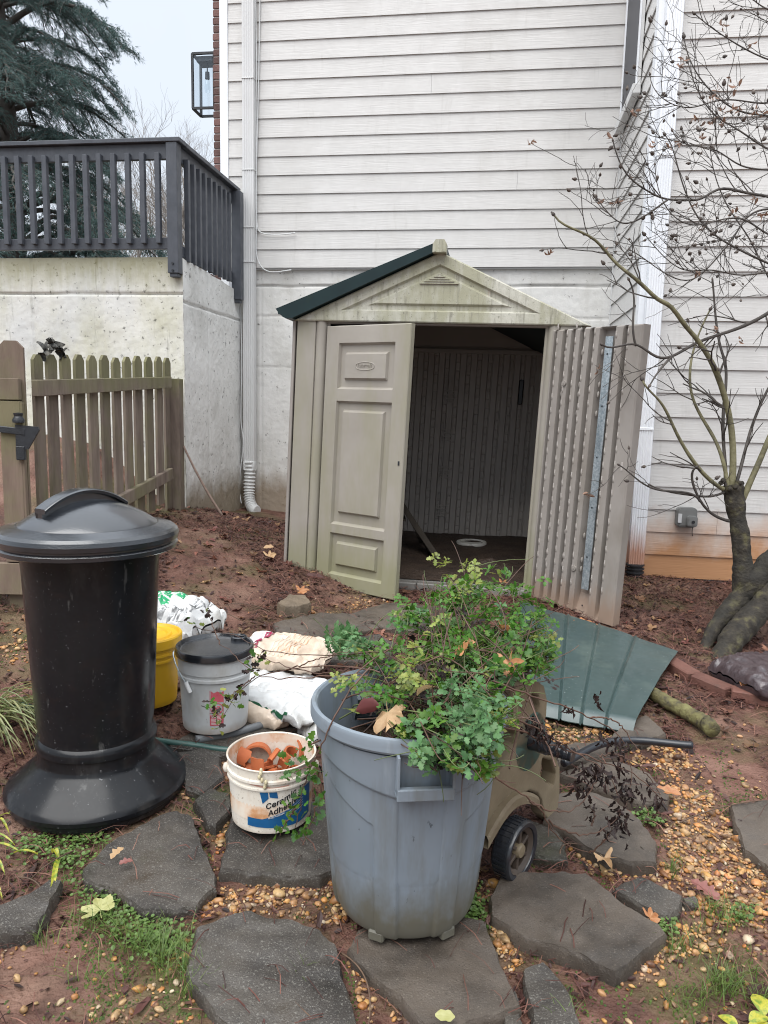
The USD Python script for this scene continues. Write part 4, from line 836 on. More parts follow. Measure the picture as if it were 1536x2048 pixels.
mat('bag_white', [(.50, .50, .495), (.57, .57, .56)], scale=6, rough=.35, spec=.5, bump=.35, bscale=38, bdist=.012, stains=[((.16, .15, .12), 55, .70, .76, (1, 1, 1), .7), ((.40, .37, .30), 5, .55, .7, (1, 1, 1), .5)])
mat('bag_beige', [(.50, .39, .29), (.57, .47, .38)], scale=6, rough=.4, spec=.45, bump=.35, bscale=38, bdist=.012, stains=[((.25, .16, .10), 40, .70, .76, (1, 1, 1), .6)])
mat('bag_green', [(.012, .22, .085), (.02, .30, .12)], scale=8, rough=.35, spec=.5, bump=.3, bscale=38, bdist=.012)
mat('bag_dark_green', [(.01, .065, .03), (.015, .09, .04)], scale=8, rough=.4)
mat('bag_photo', [(.05, .05, .05), (.20, .20, .20), (.46, .46, .46)], scale=26, rough=.4, detail=6, lo=.35, hi=.65)
mat('bag_brown', [(.032, .022, .024), (.07, .05, .052)], scale=30, rough=.22, spec=.6, bump=.5, bscale=30, bdist=.015)
mat('bag_dark', [(.02, .021, .023), (.035, .036, .04)], scale=30, rough=.2, spec=.6, bump=.6, bscale=30, bdist=.02)
mat('print_maroon', [(.28, .015, .06)], rough=.5)
def bagpatch(P, u0, u1, v0, v1, o=.0025):
    from scipy.ndimage import map_coordinates
    a, b = P.shape[:2]; nu, nv = max(3, int((u1-u0)*a*1.2)), max(3, int((v1-v0)*b*1.2))
    I, J = np.meshgrid(np.linspace(u0, u1, nu)*(a-1), np.linspace(v0, v1, nv)*(b-1), indexing='ij'); Q = np.stack([map_coordinates(P[..., k], [I, J], order=1) for k in range(3)], -1)
    n = np.cross(np.gradient(Q, axis=0), np.gradient(Q, axis=1)); n /= np.linalg.norm(n, axis=-1, keepdims=True)+1e-12
    s = 1 if n[..., 2].mean() > 0 else -1; return Q+n*o*s, s < 0
def mkbag(name, label, px, py, dx, L, W, Hh, seed, m, dz=0., **k):
    c = G(px, py); c[2] = gz(c[0], c[1])+dz; P, U, Vv = bag(c, axes2(dx), L, W, Hh, seed, **k)
    t = thing(name, label, 'bag', c); prim('sack', *grid(P, True), m, t, True); return t, P
t, P = mkbag('plastic_bag', 'white plastic bag with a bright green corner slumped behind the yellow bucket', 345, 1255, (.8, -.35), .52, .36, .22, 3, 'bag_white', wr=.05)
for (u0, u1, v0, v1), nm, m in (((.02, .56, .06, .30), 'green_print', 'bag_green'), ((.50, .70, .31, .44), 'picture_print', 'bag_photo'), ((.76, .82, .1, .45), 'grey_stripe', 'bag_photo'), ((.84, .86, .1, .45), 'grey_stripe', 'bag_photo'), ((.88, .90, .1, .45), 'grey_stripe', 'bag_photo')):
    Q, fl = bagpatch(P, u0, u1, v0, v1); prim(nm, *grid(Q, not fl), m, t, True)
t, P = mkbag('paper_bag', 'white bag with a dark green stripe lying flat beside the grey bin', 565, 1412, (.75, -.40), .68, .40, .125, 8, 'bag_white', dz=.03, wr=.028)
Q, fl = bagpatch(P, .10, .82, .455, .495); prim('green_stripe', *grid(Q, not fl), 'bag_dark_green', t, True)
t, P = mkbag('sand_bag', 'beige bag with maroon letters lying on top of the white striped bag', 568, 1352, (.80, -.10), .48, .38, .12, 5, 'bag_beige', dz=.09, wr=.026)
Q, fl = bagpatch(P, .02, .26, .05, .45); prim('white_end', *grid(Q, not fl), 'bag_white', t, True)
bt = MB(); tx = meshkit.text_mesh('PNG', .045, .001, True); tv = np.array(tx.vertices); tv[:, 0] -= tv[:, 0].mean(); 
tx = trimesh.Trimesh(tv, tx.faces, process=False).subdivide_to_size(.012); tv = np.array(tx.vertices)
def onbag(P, u, v, o): 
    a, b = P.shape[:2]; i, j = np.clip(u*(a-1), 0, a-1.001), np.clip(v*(b-1), 0, b-1.001); i0, j0 = int(i), int(j); fi, fj = i-i0, j-j0
    q = P[i0, j0]*(1-fi)*(1-fj)+P[i0+1, j0]*fi*(1-fj)+P[i0, j0+1]*(1-fi)*fj+P[i0+1, j0+1]*fi*fj; return q+np.array([0, 0, o])
prim('lettering', np.array([onbag(P, .20+q[1]/.46, .24-q[0]/.62, .006+q[2]) for q in tv]), np.array(tx.faces), 'print_maroon', t)
for k in range(8): Q, fl = bagpatch(P, .42+.045*k, .428+.045*k, .14, .40, .003); prim('printed_line', *grid(Q, not fl), 'clay_smear', t, True)
mkbag('sand_bag', 'tan bag end poking out under the white striped bag', 525, 1432, (.9, -.3), .34, .22, .11, 21, 'bag_beige', wr=.02)
mkbag('plastic_scrap', 'crumpled blue white plastic scrap between white bucket and grey bin', 640, 1470, (.5, -.8), .24, .18, .12, 31, 'bag_white', wr=.03)
t, P = mkbag('mulch_bag', 'wet brown plastic bag with a silvery end at the right edge', 1560, 1372, (.75, .35), .62, .42, .20, 14, 'bag_brown', wr=.018)
Q, fl = bagpatch(P, .0, .22, .55, .98); prim('shiny_end', *grid(Q, not fl), 'bag_dark', t, True)

# ------------------------------------------------------------------ hoses, reel cart, sheet, utility box and small things
mat('hose_grey', [(.10, .105, .11), (.14, .145, .15)], scale=9, rough=.4); mat('hose_green', [(.03, .075, .065), (.045, .10, .085)], scale=9, rough=.35); mat('hose_black', [(.012, .013, .016)], rough=.25, spec=.6)
def hose(px, r, m, name, label, n=60, lift=0., more=None):
    pts = [G(a, b, r)+[0, 0, lift] for a, b in px]; pts = np.array(pts); pts[:, 2] = gz(pts[:, 0], pts[:, 1])+r*.9+lift+.012
    return prim(name, *tube(spline(pts, n), r, 12), m, None, True, label, 'hose')
hose([(660, 1408), (620, 1418), (580, 1432), (530, 1452), (470, 1470), (430, 1478), (392, 1484)], .017, 'hose_grey', 'garden_hose', 'grey hose curving from the grey bin to the grey bucket')
hose([(500, 1502), (450, 1504), (400, 1497), (345, 1490), (300, 1484)], .012, 'hose_green', 'garden_hose', 'green hose running under the tall black bin to the white bucket')
hose([(110, 1438), (80, 1425), (50, 1416), (20, 1410)], .012, 'hose_green', 'garden_hose', 'short stretch of green hose left of the tall black bin')
hose([(1382, 1518), (1330, 1513), (1270, 1508), (1215, 1512), (1170, 1530), (1125, 1556)], .016, 'hose_black', 'garden_hose', 'black hose with open end on the gravel right of the reel', lift=.05)
mat('reel_plastic', [(.14, .105, .066), (.20, .16, .105)], scale=9, rough=.48, spec=.4, bump=.1, bscale=150, stains=[((.36, .33, .24), 75, .66, .72, (1, 1, .7), .7), ((.09, .07, .03), 4, .5, .66, (1, 1, .5), .6)])
RA, RD = np.array([.035, 2.265, 0]), np.array([.52, .854, 0]); RN = np.array([.854, -.52, 0])
def onReel(px, py): d = ray(px, py); t = ((RA-CAM) @ RN)/(d @ RN); p = CAM+d*t; return np.array([(p-RA) @ RD, p[2]])
cart = thing('hose_reel_cart', 'brown plastic hose reel cart on black wheels leaning beside the grey bin', 'hose reel', RA+[0, 0, .03])
out = [(1075, 1362), (1090, 1372), (1096, 1400), (1094, 1432), (1088, 1446), (1096, 1456), (1088, 1478), (1078, 1500), (1095, 1506), (1112, 1512), (1121, 1535), (1121, 1580), (1116, 1630), (1100, 1645), (1088, 1632), (1082, 1600), (1074, 1588), (1060, 1582), (1044, 1590), (1026, 1612), (1012, 1640), (1000, 1655), (985, 1662), (962, 1680), (940, 1690), (944, 1640), (962, 1600), (985, 1560), (1010, 1520), (1030, 1488), (1034, 1470), (1024, 1440), (1020, 1400), (1030, 1370), (1050, 1358)]
h1 = [(1066, 1388), (1076, 1392), (1078, 1412), (1073, 1430), (1064, 1412), (1060, 1398)]; h2 = [(1086, 1516), (1104, 1522), (1110, 1548), (1106, 1572), (1094, 1566), (1082, 1550)]
tp = lambda q: [tuple(onReel(*a)) for a in q]
def rounded(pl, z0, z1, bev=.010, steps=6):
    "extruded outline with rounded edges towards z1 and z0"
    m3 = None; 
    import manifold3d as m3d
    parts = []
    for k in range(steps+1):
        a = k/steps*math.pi/2; off = -bev*(1-math.sin(a)); zz1 = bev*(1-math.cos(a))
        q = pl.buffer(off, join_style=1)
        for g_ in getattr(q, 'geoms', [q]): parts.append((g_, z0+zz1, z1-zz1))
    mb = MB()
    for g_, a, b2 in parts:
        if g_.area > 1e-6: t = extrude(g_, a, b2); mb.add(np.array(t.vertices), np.array(t.faces))
    return mb
pl = Polygon(tp(out), [tp(h1), tp(h2)]).buffer(0).buffer(.006, join_style=1).buffer(-.006, join_style=1)
mb = rounded(pl, -.055, .0); v, f = mb.arr(); P3 = lambda v, o=0.: RA+v[:, :1]*RD+v[:, 1:2]*np.array([0, 0, 1.])+(v[:, 2:3]+o)*RN
prim('side_frame', P3(v), f[:, ::-1], 'reel_plastic', cart); prim('side_frame', P3(v, -.36), f[:, ::-1], 'reel_plastic', cart)
fe = spline([np.array([*onReel(*q), 0]) for q in ((962, 1668), (978, 1640), (1000, 1606), (1022, 1585), (1046, 1580), (1066, 1590))], 30)
fv = MB()
for a, b2 in zip(fe, fe[1:]): pass
fb = np.stack([np.stack([fe[:, 0], fe[:, 1]+dz, np.full(30, o)], 1) for dz, o in ((-.030, -.01), (-.004, -.01), (.0, .022), (-.012, .028), (-.040, .028), (-.042, .0))]); v, f = grid(fb); prim('fender', P3(v), f, 'reel_plastic', cart)
hub = onReel(1062, 1483); ctr = RA+RD*hub[0]+np.array([0, 0, hub[1]])
MB().tube([ctr-RN*.35, ctr+RN*.0], .10, 30).build('reel_drum', 'hose_green', cart, smooth=40)
cn = MB(); cp = [ctr-RN*.0, ctr+RN*.02+[.0, 0, .0], ctr+RN*.07+[.02, 0, -.005], ctr+RN*.12+[.03, 0, -.01]]; cn.tube(cp, [.028, .026, .022, .020], 14)
for k in range(5): cn.tube([ctr+RN*(.035+.02*k)+np.array([.02, 0, -.004])*(k/3), ctr+RN*(.044+.02*k)+np.array([.02, 0, -.004])*(k/3)], .027-.001*k, 14)
cn.build('hose_connector', 'hose_black', cart, smooth=40)
wc = onReel(1006, 1706); wr_ = .098
for s, o0 in ((1, .012), (-1, -.47)):
    wc3 = RA+RD*wc[0]+np.array([0, 0, wr_+gz(RA[0], RA[1])+.012]); o = o0
    Rw = np.stack([RD, np.array([0, 0, 1.]), RN])     # wheel frame rows: lathe axis (z) -> RN
    def wl(prof, n=48): v, f = lathe(prof, n); return wc3+RN*o+v @ Rw, f[:, ::-1]
    w_ = thing('x', None) if False else None
    ty = MB().add(*wl([(.074, 0), (.090, -.004), (wr_, .004), (wr_, .052), (.092, .062), (.078, .060), (.074, .050), (.074, .0)]))
    for k in range(36):
        a = k*2*np.pi/36; rad = RD*math.cos(a)+np.array([0, 0, 1.])*math.sin(a); tg = -RD*math.sin(a)+np.array([0, 0, 1.])*math.cos(a); ty.obox(wc3+RN*(o+.028)+rad*wr_, (.0022, .0045, .022), np.stack([rad, tg, RN]))
    wh = ty.build('wheel', 'hose_black', cart, smooth=35)
    rm = MB().add(*wl([(.060, .045), (.075, .056), (.0765, .046), (.062, .030), (.060, .045)])); rm.add(*wl([(0, .02), (.062, .02), (.062, .028), (0, .028)]))
    for k in range(6):
        a = k*2*np.pi/6+.4; rad = RD*math.cos(a)+np.array([0, 0, 1.])*math.sin(a); tg = -RD*math.sin(a)+np.array([0, 0, 1.])*math.cos(a); rm.obox(wc3+RN*(o+.038)+rad*.043, (.022, .006, .010), np.stack([rad, tg, RN]), .002)
    mat('rim_brown', [(.045, .032, .024), (.065, .048, .036)], scale=9, rough=.5) if 'rim_brown' not in MATS else None
    rm.build('rim', 'rim_brown', wh, smooth=35); MB().add(*wl([(.0, .060), (.020, .058), (.024, .050), (.024, .030)])).build('hub_cap', 'reel_plastic', wh, smooth=35)
ax_ = RA+RD*wc[0]+np.array([0, 0, wr_+gz(RA[0], RA[1])+.012]); MB().tube([ax_-RN*.45, ax_+RN*.02], .008, 8).build('axle', 'black_iron', cart)
# green sheet
mat('green_sheet', [(.030, .050, .048), (.040, .064, .061)], scale=3, rough=.33, spec=.55, rvar=.1, bump=.04, bscale=9, bdist=.03, stains=[((.55, .58, .57), 62, .685, .70, (1, 1, 1), .95), ((.10, .13, .11), 3.5, .56, .7, (1, 1, 1), .45)])
FR, NR, NL, FL = G(1356, 1302, .06), G(1267, 1448, .07), G(1050, 1404, .07), G(1040, 1200, .05)
n, m_ = 120, 70; U, Vv = np.meshgrid(np.linspace(0, 1, n), np.linspace(0, 1, m_), indexing='ij')      # U from right to left, V from near to far
P = ((1-U)*(1-Vv))[..., None]*NR+((1-U)*Vv)[..., None]*FR+(U*(1-Vv))[..., None]*NL+(U*Vv)[..., None]*FL
zz_ = P[..., 2]+.030*(meshkit.fbm(np.stack([U*3, Vv*3, U*0], -1), 3, 5)-.5)+.02*np.sin(np.pi*Vv)*(1-U)
for s in (.235, .455, .655, .855): zz_ += .010*np.exp(-((U-s)/.006)**2)-.006*np.exp(-((U-s-.016)/.006)**2)
lip = np.clip((.055-Vv)/.055, 0, 1); zz_ -= .045*lip**1.6
P[..., 2] = zz_; v, f = grid(P, True); shb = MB().add(v, f); Q = P.copy(); Q[..., 2] -= .004; shb.add(*grid(Q)); 
for e, fl in ((0, 0), (-1, 1)): shb.add(*grid(np.stack([P[e], Q[e]], 1), bool(fl))); shb.add(*grid(np.stack([P[:, e], Q[:, e]], 1), not fl))
shb.build('metal_sheet', 'green_sheet', smooth=30, label='wet dark green ribbed roof sheet lying on the ground below the right door', cat='sheet')
# utility box
ub0, ub1 = onY(1352, 1013, RY-.03), onY(1389, 1054, RY-.03)
mat('grey_box', [(.135, .135, .13), (.165, .165, .16)], scale=9, rough=.5)
mat('label_white', [(.5, .5, .5)], rough=.5)
ub = thing('utility_box', 'small grey plastic meter box on the siding right of the white downspout', 'meter box', ((ub0[0]+ub1[0])/2, RY, ub1[2]))
def rbox(x0, x1, y0, y1, z0, z1, r):
    q = Polygon([(x0, z0), (x1, z0), (x1, z1), (x0, z1)]).buffer(-r).buffer(r, quad_segs=6); b = MB()
    for k in range(4):
        a = k/3*math.pi/2; t = extrude(q.buffer(-r*.7*(1-math.cos(a))), 0, 1); vv = np.array(t.vertices); b.add(np.stack([vv[:, 0], y1+(y0+r*.7*(1-math.sin(a))-y1)*vv[:, 2], vv[:, 1]], 1), np.array(t.faces))
    return b
x0, x1, z0, z1 = ub0[0], ub1[0], ub1[2], ub0[2]; w, hh_ = x1-x0, z1-z0
rbox(x0, x1, RY-.10, RY-.022, z0, z1, .03).build('housing', 'grey_box', ub); rbox(x0+w*.45, x1-w*.02, RY-.135, RY-.09, z0+hh_*.08, z0+hh_*.62, .02).build('cover', 'grey_box', ub)
MB().box((x0+w*.04, RY-.104, z0+hh_*.25), (x0+w*.22, RY-.098, z0+hh_*.70)).build('sticker', 'label_white', ub)
MB().lathe([(0, 0), (.014, 0), (.014, .012), (0, .012)], 14).build if False else None
MB().tube([(x0+w*.74, RY-.134, z0+hh_*.34), (x0+w*.74, RY-.142, z0+hh_*.34)], .012, 14).build('plug', 'conc_pipe', ub)
MB().tube(spline([(x0+w*.74, RY-.13, z0+hh_*.08), (x0+w*.75, RY-.12, z0-.03), (x0+w*.82, RY-.10, z0-.06)], 12), .003, 6).build('wire', 'conc_pipe', ub)
# brick edging, stones' neighbours, sticks
edg = thing('brick_edging', 'curved red brick edging below the leaning tree', 'edging', G(1440, 1365))
mat('red_brick', [(.115, .045, .032), (.16, .07, .05)], scale=14, rough=.75, bump=.4, bscale=90, island=.2, stains=[((.06, .04, .03), 9, .5, .68, (1, 1, 1), .7)])
ep = spline([G(*q) for q in ((1338, 1330), (1390, 1362), (1450, 1388), (1520, 1402), (1600, 1412))], 60); k = 0; sl = np.concatenate([[0], np.cumsum(np.linalg.norm(np.diff(ep, axis=0), axis=1))])
def eat(s): return np.array([np.interp(s, sl, ep[:, i]) for i in range(3)])
while (k+1)*.205 < sl[-1]:
    a, b2 = eat(k*.205+.003), eat((k+1)*.205-.003); a[2] = gz(a[0], a[1])+.012; b2[2] = gz(b2[0], b2[1])+.012; MB().beam(a, b2, .09, .06, bev=.006).build('brick', 'red_brick', edg); k += 1
mat('moss_bark', [(.035, .028, .018), (.11, .095, .035), (.17, .16, .06)], scale=20, rough=.8, bump=.7, bscale=70, bdist=.01)
lp = spline([G(*q, .03) for q in ((1300, 1385), (1345, 1412), (1390, 1436), (1425, 1462))], 26); lp[:, 2] = gz(lp[:, 0], lp[:, 1])+.035
prim('mossy_log', *tube(lp+rng.normal(0, .002, lp.shape), np.linspace(.032, .036, 26)+rng.normal(0, .0015, 26), 14), 'moss_bark', None, True, 'short moss covered log sticking out behind the green sheet', 'log')
mat('pale_stick', [(.20, .14, .11), (.30, .22, .18)], scale=20, rough=.7)
s0, s1 = np.array([WX+.03, 6.12, 0]), G(444, 1030); s0 = onY(367, 892, 6.10)
prim('leaning_stick', *tube(spline([s0, (s0+s1)/2+[.0, 0, -.03], s1], 20), np.linspace(.009, .012, 20), 8), 'pale_stick', None, True, 'pale thin stick leaning against the corner of the white wall', 'stick')
mat('rag', [(.018, .018, .018), (.05, .048, .042), (.13, .12, .10)], scale=40, rough=.8, bump=.6, bscale=90)
rc_ = onFence(106, 704); rg_ = thing('dried_leaf_clump', 'dark shrivelled clump of leaves caught on top of two fence pickets', 'leaf clump', rc_)
r_ = np.random.default_rng(8)
for k in range(16):
    t = k/15*math.pi; c = rc_+FD*(-.10*math.cos(t))*1.0+np.array([0, 0, .055*math.sin(t)-.01])+r_.normal(0, .008, 3); n_ = 7; u = np.linspace(-1, 1, n_); dd = FD*math.sin(t)+np.array([0, 0, math.cos(t)*.7])+r_.normal(0, .35, 3); dd /= np.linalg.norm(dd); sd = np.cross(dd, r_.normal(0, 1, 3)); sd /= np.linalg.norm(sd)
    p = c+dd*(u*.035)[:, None]+np.cross(dd, sd)*(.02*u**2)[:, None]; w_ = (.020*(1-u**2)+.002)[:, None]; V = np.stack([p-sd*w_+np.cross(dd, sd)*.012, p, p+sd*w_+np.cross(dd, sd)*.012], 1); prim('leaf', *grid(V), 'rag', rg_, True)
# ------------------------------------------------------------------ scattering
def scatter(v, f, pos, rot, scl, var=None):
    "many copies of one small shape joined into one array pair"
    scl = np.asarray(scl, float); scl = scl[:, None] if scl.ndim == 1 else scl
    vv = v[None]*scl[:, None, :] if scl.shape[1] == 3 else v[None]*scl[:, None]
    P = np.einsum('nij,nkj->nki', rot, vv)+pos[:, None]
    n, k = len(pos), len(v); F = f[None]+(np.arange(n)*k)[:, None, None]
    return P.reshape(-1, 3), F.reshape(-1, 3)
def rots(n, tilt=3.2, r=rng):
    "random yaw, then a random lean of up to tilt radians"
    yaw = r.uniform(0, 2*np.pi, n); ax = r.uniform(0, 2*np.pi, n); t = r.uniform(0, 1, n)*tilt
    c, s = np.cos(yaw), np.sin(yaw); Z = np.zeros(n); O = np.ones(n)
    A = np.stack([np.stack([c, -s, Z], -1), np.stack([s, c, Z], -1), np.stack([Z, Z, O], -1)], 1)
    k = np.stack([np.cos(ax), np.sin(ax), Z], -1); K = np.zeros((n, 3, 3)); K[:, 0, 2] = k[:, 1]; K[:, 1, 2] = -k[:, 0]; K[:, 2, 0] = -k[:, 1]; K[:, 2, 1] = k[:, 0]
    B = np.eye(3)+np.sin(t)[:, None, None]*K+(1-np.cos(t))[:, None, None]*(K @ K); return B @ A
def inpoly(P, polys):
    q = proj(P); ok = np.zeros(len(P), bool)
    from matplotlib.path import Path
    for pl in polys: ok |= Path(pl).contains_points(q)
    return ok
def inpoly(P, polys):
    from shapely import contains_xy
    q = proj(P); ok = np.zeros(len(P), bool)
    for pl in polys: ok |= contains_xy(Polygon(pl).buffer(0), q[:, 0], q[:, 1])
    return ok
def ground_pts(n, x0, x1, y0, y1, r=rng):
    P = np.stack([r.uniform(x0, x1, n), r.uniform(y0, y1, n), np.zeros(n)], 1); P[:, 2] = gz(P[:, 0], P[:, 1])+micro(P[:, 0], P[:, 1])-.012; return P
# ------------------------------------------------------------------ stepping stones
mat('slate', [(.020, .0172, .0145), (.038, .032, .027), (.066, .056, .046), (.054, .041, .030)], scale=4, rough=.52, bump=.6, bscale=230, bdist=.004, spec=.45, rvar=.2, detail=9,
    stains=[((.15, .14, .12), 170, .56, .62, (1, 1, 1), .85), ((.012, .011, .010), 150, .57, .65, (1.3, 1.3, 1), .7), ((.045, .05, .02), 3.0, .56, .72, (1, 1, 1), .5)])
mat('slate_brown', [(.030, .024, .019), (.058, .046, .036), (.092, .073, .057), (.075, .062, .052)], scale=4, rough=.55, bump=.6, bscale=210, bdist=.004, spec=.45, rvar=.2, detail=9, stains=[((.16, .135, .105), 180, .585, .65, (1, 1, 1), .65), ((.022, .017, .013), 150, .57, .65, (1.3, 1.3, 1), .6)])
stones = [
 ([(165,1738),(185,1715),(212,1690),(262,1660),(320,1628),(355,1620),(388,1636),(400,1690),(420,1725),(432,1750),(428,1772),(392,1812),(340,1818),(290,1822),(258,1802),(228,1780),(175,1762)], .045, 'slate', 'large dark stepping stone in front of the tall black bin'),
 ([(395,1856),(440,1834),(500,1822),(570,1838),(640,1858),(672,1890),(688,1950),(705,2010),(722,2080),(470,2075),(420,2010),(378,1962),(376,1940)], .05, 'slate', 'largest dark stepping stone, cut by the lower edge of the photo'),
 ([(440,1738),(452,1690),(462,1632),(560,1610),(660,1600),(715,1640),(705,1725),(640,1752),(560,1750),(520,1746),(470,1740)], .045, 'slate', 'dark stepping stone under the white bucket'),
 ([(696,1896),(712,1862),(760,1840),(860,1828),(930,1830),(972,1846),(1000,1922),(1040,2012),(1000,2030),(960,2036),(905,2060),(850,2052),(800,1995),(745,1950),(706,1920)], .05, 'slate_brown', 'brownish stepping stone under the front of the grey bin'),
 ([(978,1795),(1000,1752),(1045,1742),(1110,1745),(1172,1742),(1200,1765),(1260,1815),(1322,1848),(1328,1866),(1290,1900),(1232,1945),(1160,1908),(1092,1890),(1025,1860),(985,1830)], .065, 'slate_brown', 'thick dark stepping stone right of the reel wheel'),
 ([(1226,1776),(1278,1752),(1310,1766),(1364,1790),(1360,1818),(1342,1832),(1310,1822),(1262,1798)], .04, 'slate', 'small dark stepping stone beside the thick one'),
 ([(1048,1938),(1085,1922),(1120,1955),(1150,2010),(1165,2070),(1075,2075),(1055,2000)], .045, 'slate', 'narrow dark stepping stone at the lower edge right of the brownish one'),
 ([(1118,1585),(1170,1582),(1232,1600),(1282,1640),(1316,1686),(1312,1722),(1262,1722),(1216,1714),(1172,1690),(1128,1660),(1085,1640),(1100,1605)], .06, 'slate_brown', 'brown stepping stone under the withered black branch'),
 ([(1120,1545),(1180,1522),(1240,1522),(1300,1548),(1338,1592),(1334,1606),(1275,1604),(1190,1575)], .055, 'slate_brown', 'brown stepping stone below the black hose end'),
 ([(1040,1662),(1062,1640),(1098,1650),(1126,1676),(1136,1716),(1090,1718),(1046,1700)], .035, 'slate', 'small dark stone right behind the reel wheel'),
 ([(1462,1612),(1500,1600),(1560,1598),(1590,1690),(1540,1735),(1492,1698),(1474,1655)], .04, 'slate_brown', 'flat brown stone at the right edge of the photo'),
 ([(1240,1452),(1292,1430),(1332,1466),(1300,1480),(1244,1488),(1220,1478)], .05, 'slate_brown', 'brown stone poking out from under the green sheet'),
 ([(1105,1505),(1150,1484),(1232,1486),(1236,1508),(1180,1518),(1120,1530)], .04, 'slate_brown', 'thin brown stone between the reel and the green sheet'),
 ([(350,1502),(398,1498),(438,1516),(446,1552),(404,1588),(372,1572)], .035, 'slate', 'dark stone touching the black skirt beside the green hose'),
 ([(388,1600),(420,1576),(458,1588),(464,1612),(432,1650),(412,1640)], .04, 'slate', 'small three cornered stone left of the white bucket'),
 ([(-30,1822),(20,1800),(62,1784),(106,1754),(122,1762),(100,1805),(72,1852),(20,1858),(-30,1862)], .06, 'slate', 'dark stone at the left edge below the striped leaves'),
 ([(340,1490),(400,1452),(500,1412),(610,1398),(655,1440),(560,1462),(500,1500),(440,1508)], .03, 'slate', 'dark paving stone under the grey bucket'),
 ([(548,1244),(640,1226),(742,1232),(760,1252),(700,1272),(600,1284),(552,1268)], .018, 'slate_brown', 'sunken brown stone before the left shed door'),
 ([(700,1226),(770,1206),(900,1214),(960,1240),(860,1262),(770,1256)], .02, 'slate_brown', 'sunken stone in front of the shed sill behind the plants'),
 ([(636,1304),(668,1276),(760,1270),(800,1292),(760,1318),(660,1322)], .04, 'slate', 'dark stone behind the grey bin near the beige bag'),
 ([(1366,1796),(1390,1793),(1394,1806),(1372,1808)], .02, 'slate', 'tiny dark stone chip beside the small stepping stone'),
 ([(1004,1992),(1030,1982),(1050,2060),(1010,2070)], .03, 'slate', 'sliver of dark stone between two stones at the lower edge')]
stone_px = []
from scipy.spatial import Delaunay
from shapely import contains_xy
def stone(pts, th, m, label, seed, zoff=0.):
    th = th*.66 if seed < 90 else th
    r_ = np.random.default_rng(seed+50); P = np.array([G(a, b, th) for a, b in pts])
    pl = Polygon(P[:, :2]).buffer(0).segmentize(.012); xy = np.array(pl.exterior.coords)[:-1]
    nn = (meshkit.fbm(np.stack([xy[:, 0]*22, xy[:, 1]*22, xy[:, 0]*0+seed], -1), 3, seed)-.5)*.020; cen = xy.mean(0); xy = xy+(xy-cen)/np.linalg.norm(xy-cen, axis=1, keepdims=True)*nn[:, None]
    pl = Polygon(xy).buffer(0); pl = max(getattr(pl, 'geoms', [pl]), key=lambda g_: g_.area); pl = pl.segmentize(.012); xy = np.array(pl.exterior.coords)[:-1]
    if not pl.exterior.is_ccw: xy = xy[::-1]
    x0, y0, x1, y1 = pl.bounds; gg = np.stack(np.meshgrid(np.arange(x0, x1, .014), np.arange(y0, y1, .014), indexing='ij'), -1).reshape(-1, 2); gg = gg+r_.uniform(-.004, .004, gg.shape)
    inner = pl.buffer(-.011); gg = gg[contains_xy(inner, gg[:, 0], gg[:, 1])]
    a, b, c = np.linalg.lstsq(np.c_[P[:, :2], np.ones(len(P))], P[:, 2], rcond=None)[0]
    top = lambda q: q @ np.array([a, b])+c+zoff+.004*np.sin(q[:, 1]*55+6*meshkit.fbm(np.stack([q[:, 0]*5, q[:, 1]*5, q[:, 0]*0], -1), 3, seed+2)*3)*meshkit.noise(np.stack([q[:, 0]*5, q[:, 1]*5, q[:, 0]*0+3], -1), seed)+.012*(meshkit.fbm(np.stack([q[:, 0]*9, q[:, 1]*9, q[:, 0]*0], -1), 4, seed)-.5)+.003*(meshkit.noise(np.stack([q[:, 0]*60, q[:, 1]*60, q[:, 0]*0], -1), seed)-.5)
    rim = np.array([p for p in xy]); cen = xy.mean(0); ins = xy+(cen-xy)/np.linalg.norm(cen-xy, axis=1, keepdims=True)*.0035
    allp = np.vstack([ins, gg]); dl_ = Delaunay(allp).simplices; mid = allp[dl_].mean(1); dl_ = dl_[contains_xy(Polygon(ins).buffer(1e-4), mid[:, 0], mid[:, 1])]
    e1, e2 = allp[dl_[:, 1]]-allp[dl_[:, 0]], allp[dl_[:, 2]]-allp[dl_[:, 0]]; fl = (e1[:, 0]*e2[:, 1]-e1[:, 1]*e2[:, 0]) < 0; dl_[fl] = dl_[fl][:, ::-1]
    n = len(xy); V = [np.c_[allp, top(allp)]]; N0 = len(allp); F = [dl_]; prev = np.arange(n)
    for off, dz in ((.0, -.008), (.004, -th*.5), (.0, -th-.03)):
        q = xy+(xy-cen)/np.linalg.norm(xy-cen, axis=1, keepdims=True)*(off+.010*(meshkit.fbm(np.c_[xy*40, np.full(n, dz*90)], 3, seed)-.5)[:, None]+r_.normal(0, .0012, (n, 1))); V.append(np.c_[q, top(xy)+dz]); cur = N0+np.arange(n); N0 += n
        j = np.roll(np.arange(n), -1); F.append(np.stack([prev, cur, cur[j]], 1)); F.append(np.stack([prev, cur[j], prev[j]], 1)); prev = cur
    stone_px.append(np.array(pts, float))
    return prim('stepping_stone', np.vstack(V), np.vstack(F), m, None, 28, label, 'stone', 'stepping stones set in the gravel')
for i, (pts, th, m, lb) in enumerate(stones): stone(pts, th, m, lb, i)
mat('sand_block', [(.10, .075, .05), (.16, .12, .08)], scale=9, rough=.65, bump=.5, bscale=80)
n0 = len(stone_px); p_ = stone([(556,1206),(580,1188),(612,1190),(622,1204),(600,1212),(570,1214)], .065, 'sand_block', 'loose sandy brown block lying on the mulch left of the shed door', 90)
stage.GetPrimAtPath(p_).ClearCustomDataByKey('group') if hasattr(stage.GetPrimAtPath(p_), 'ClearCustomDataByKey') else None
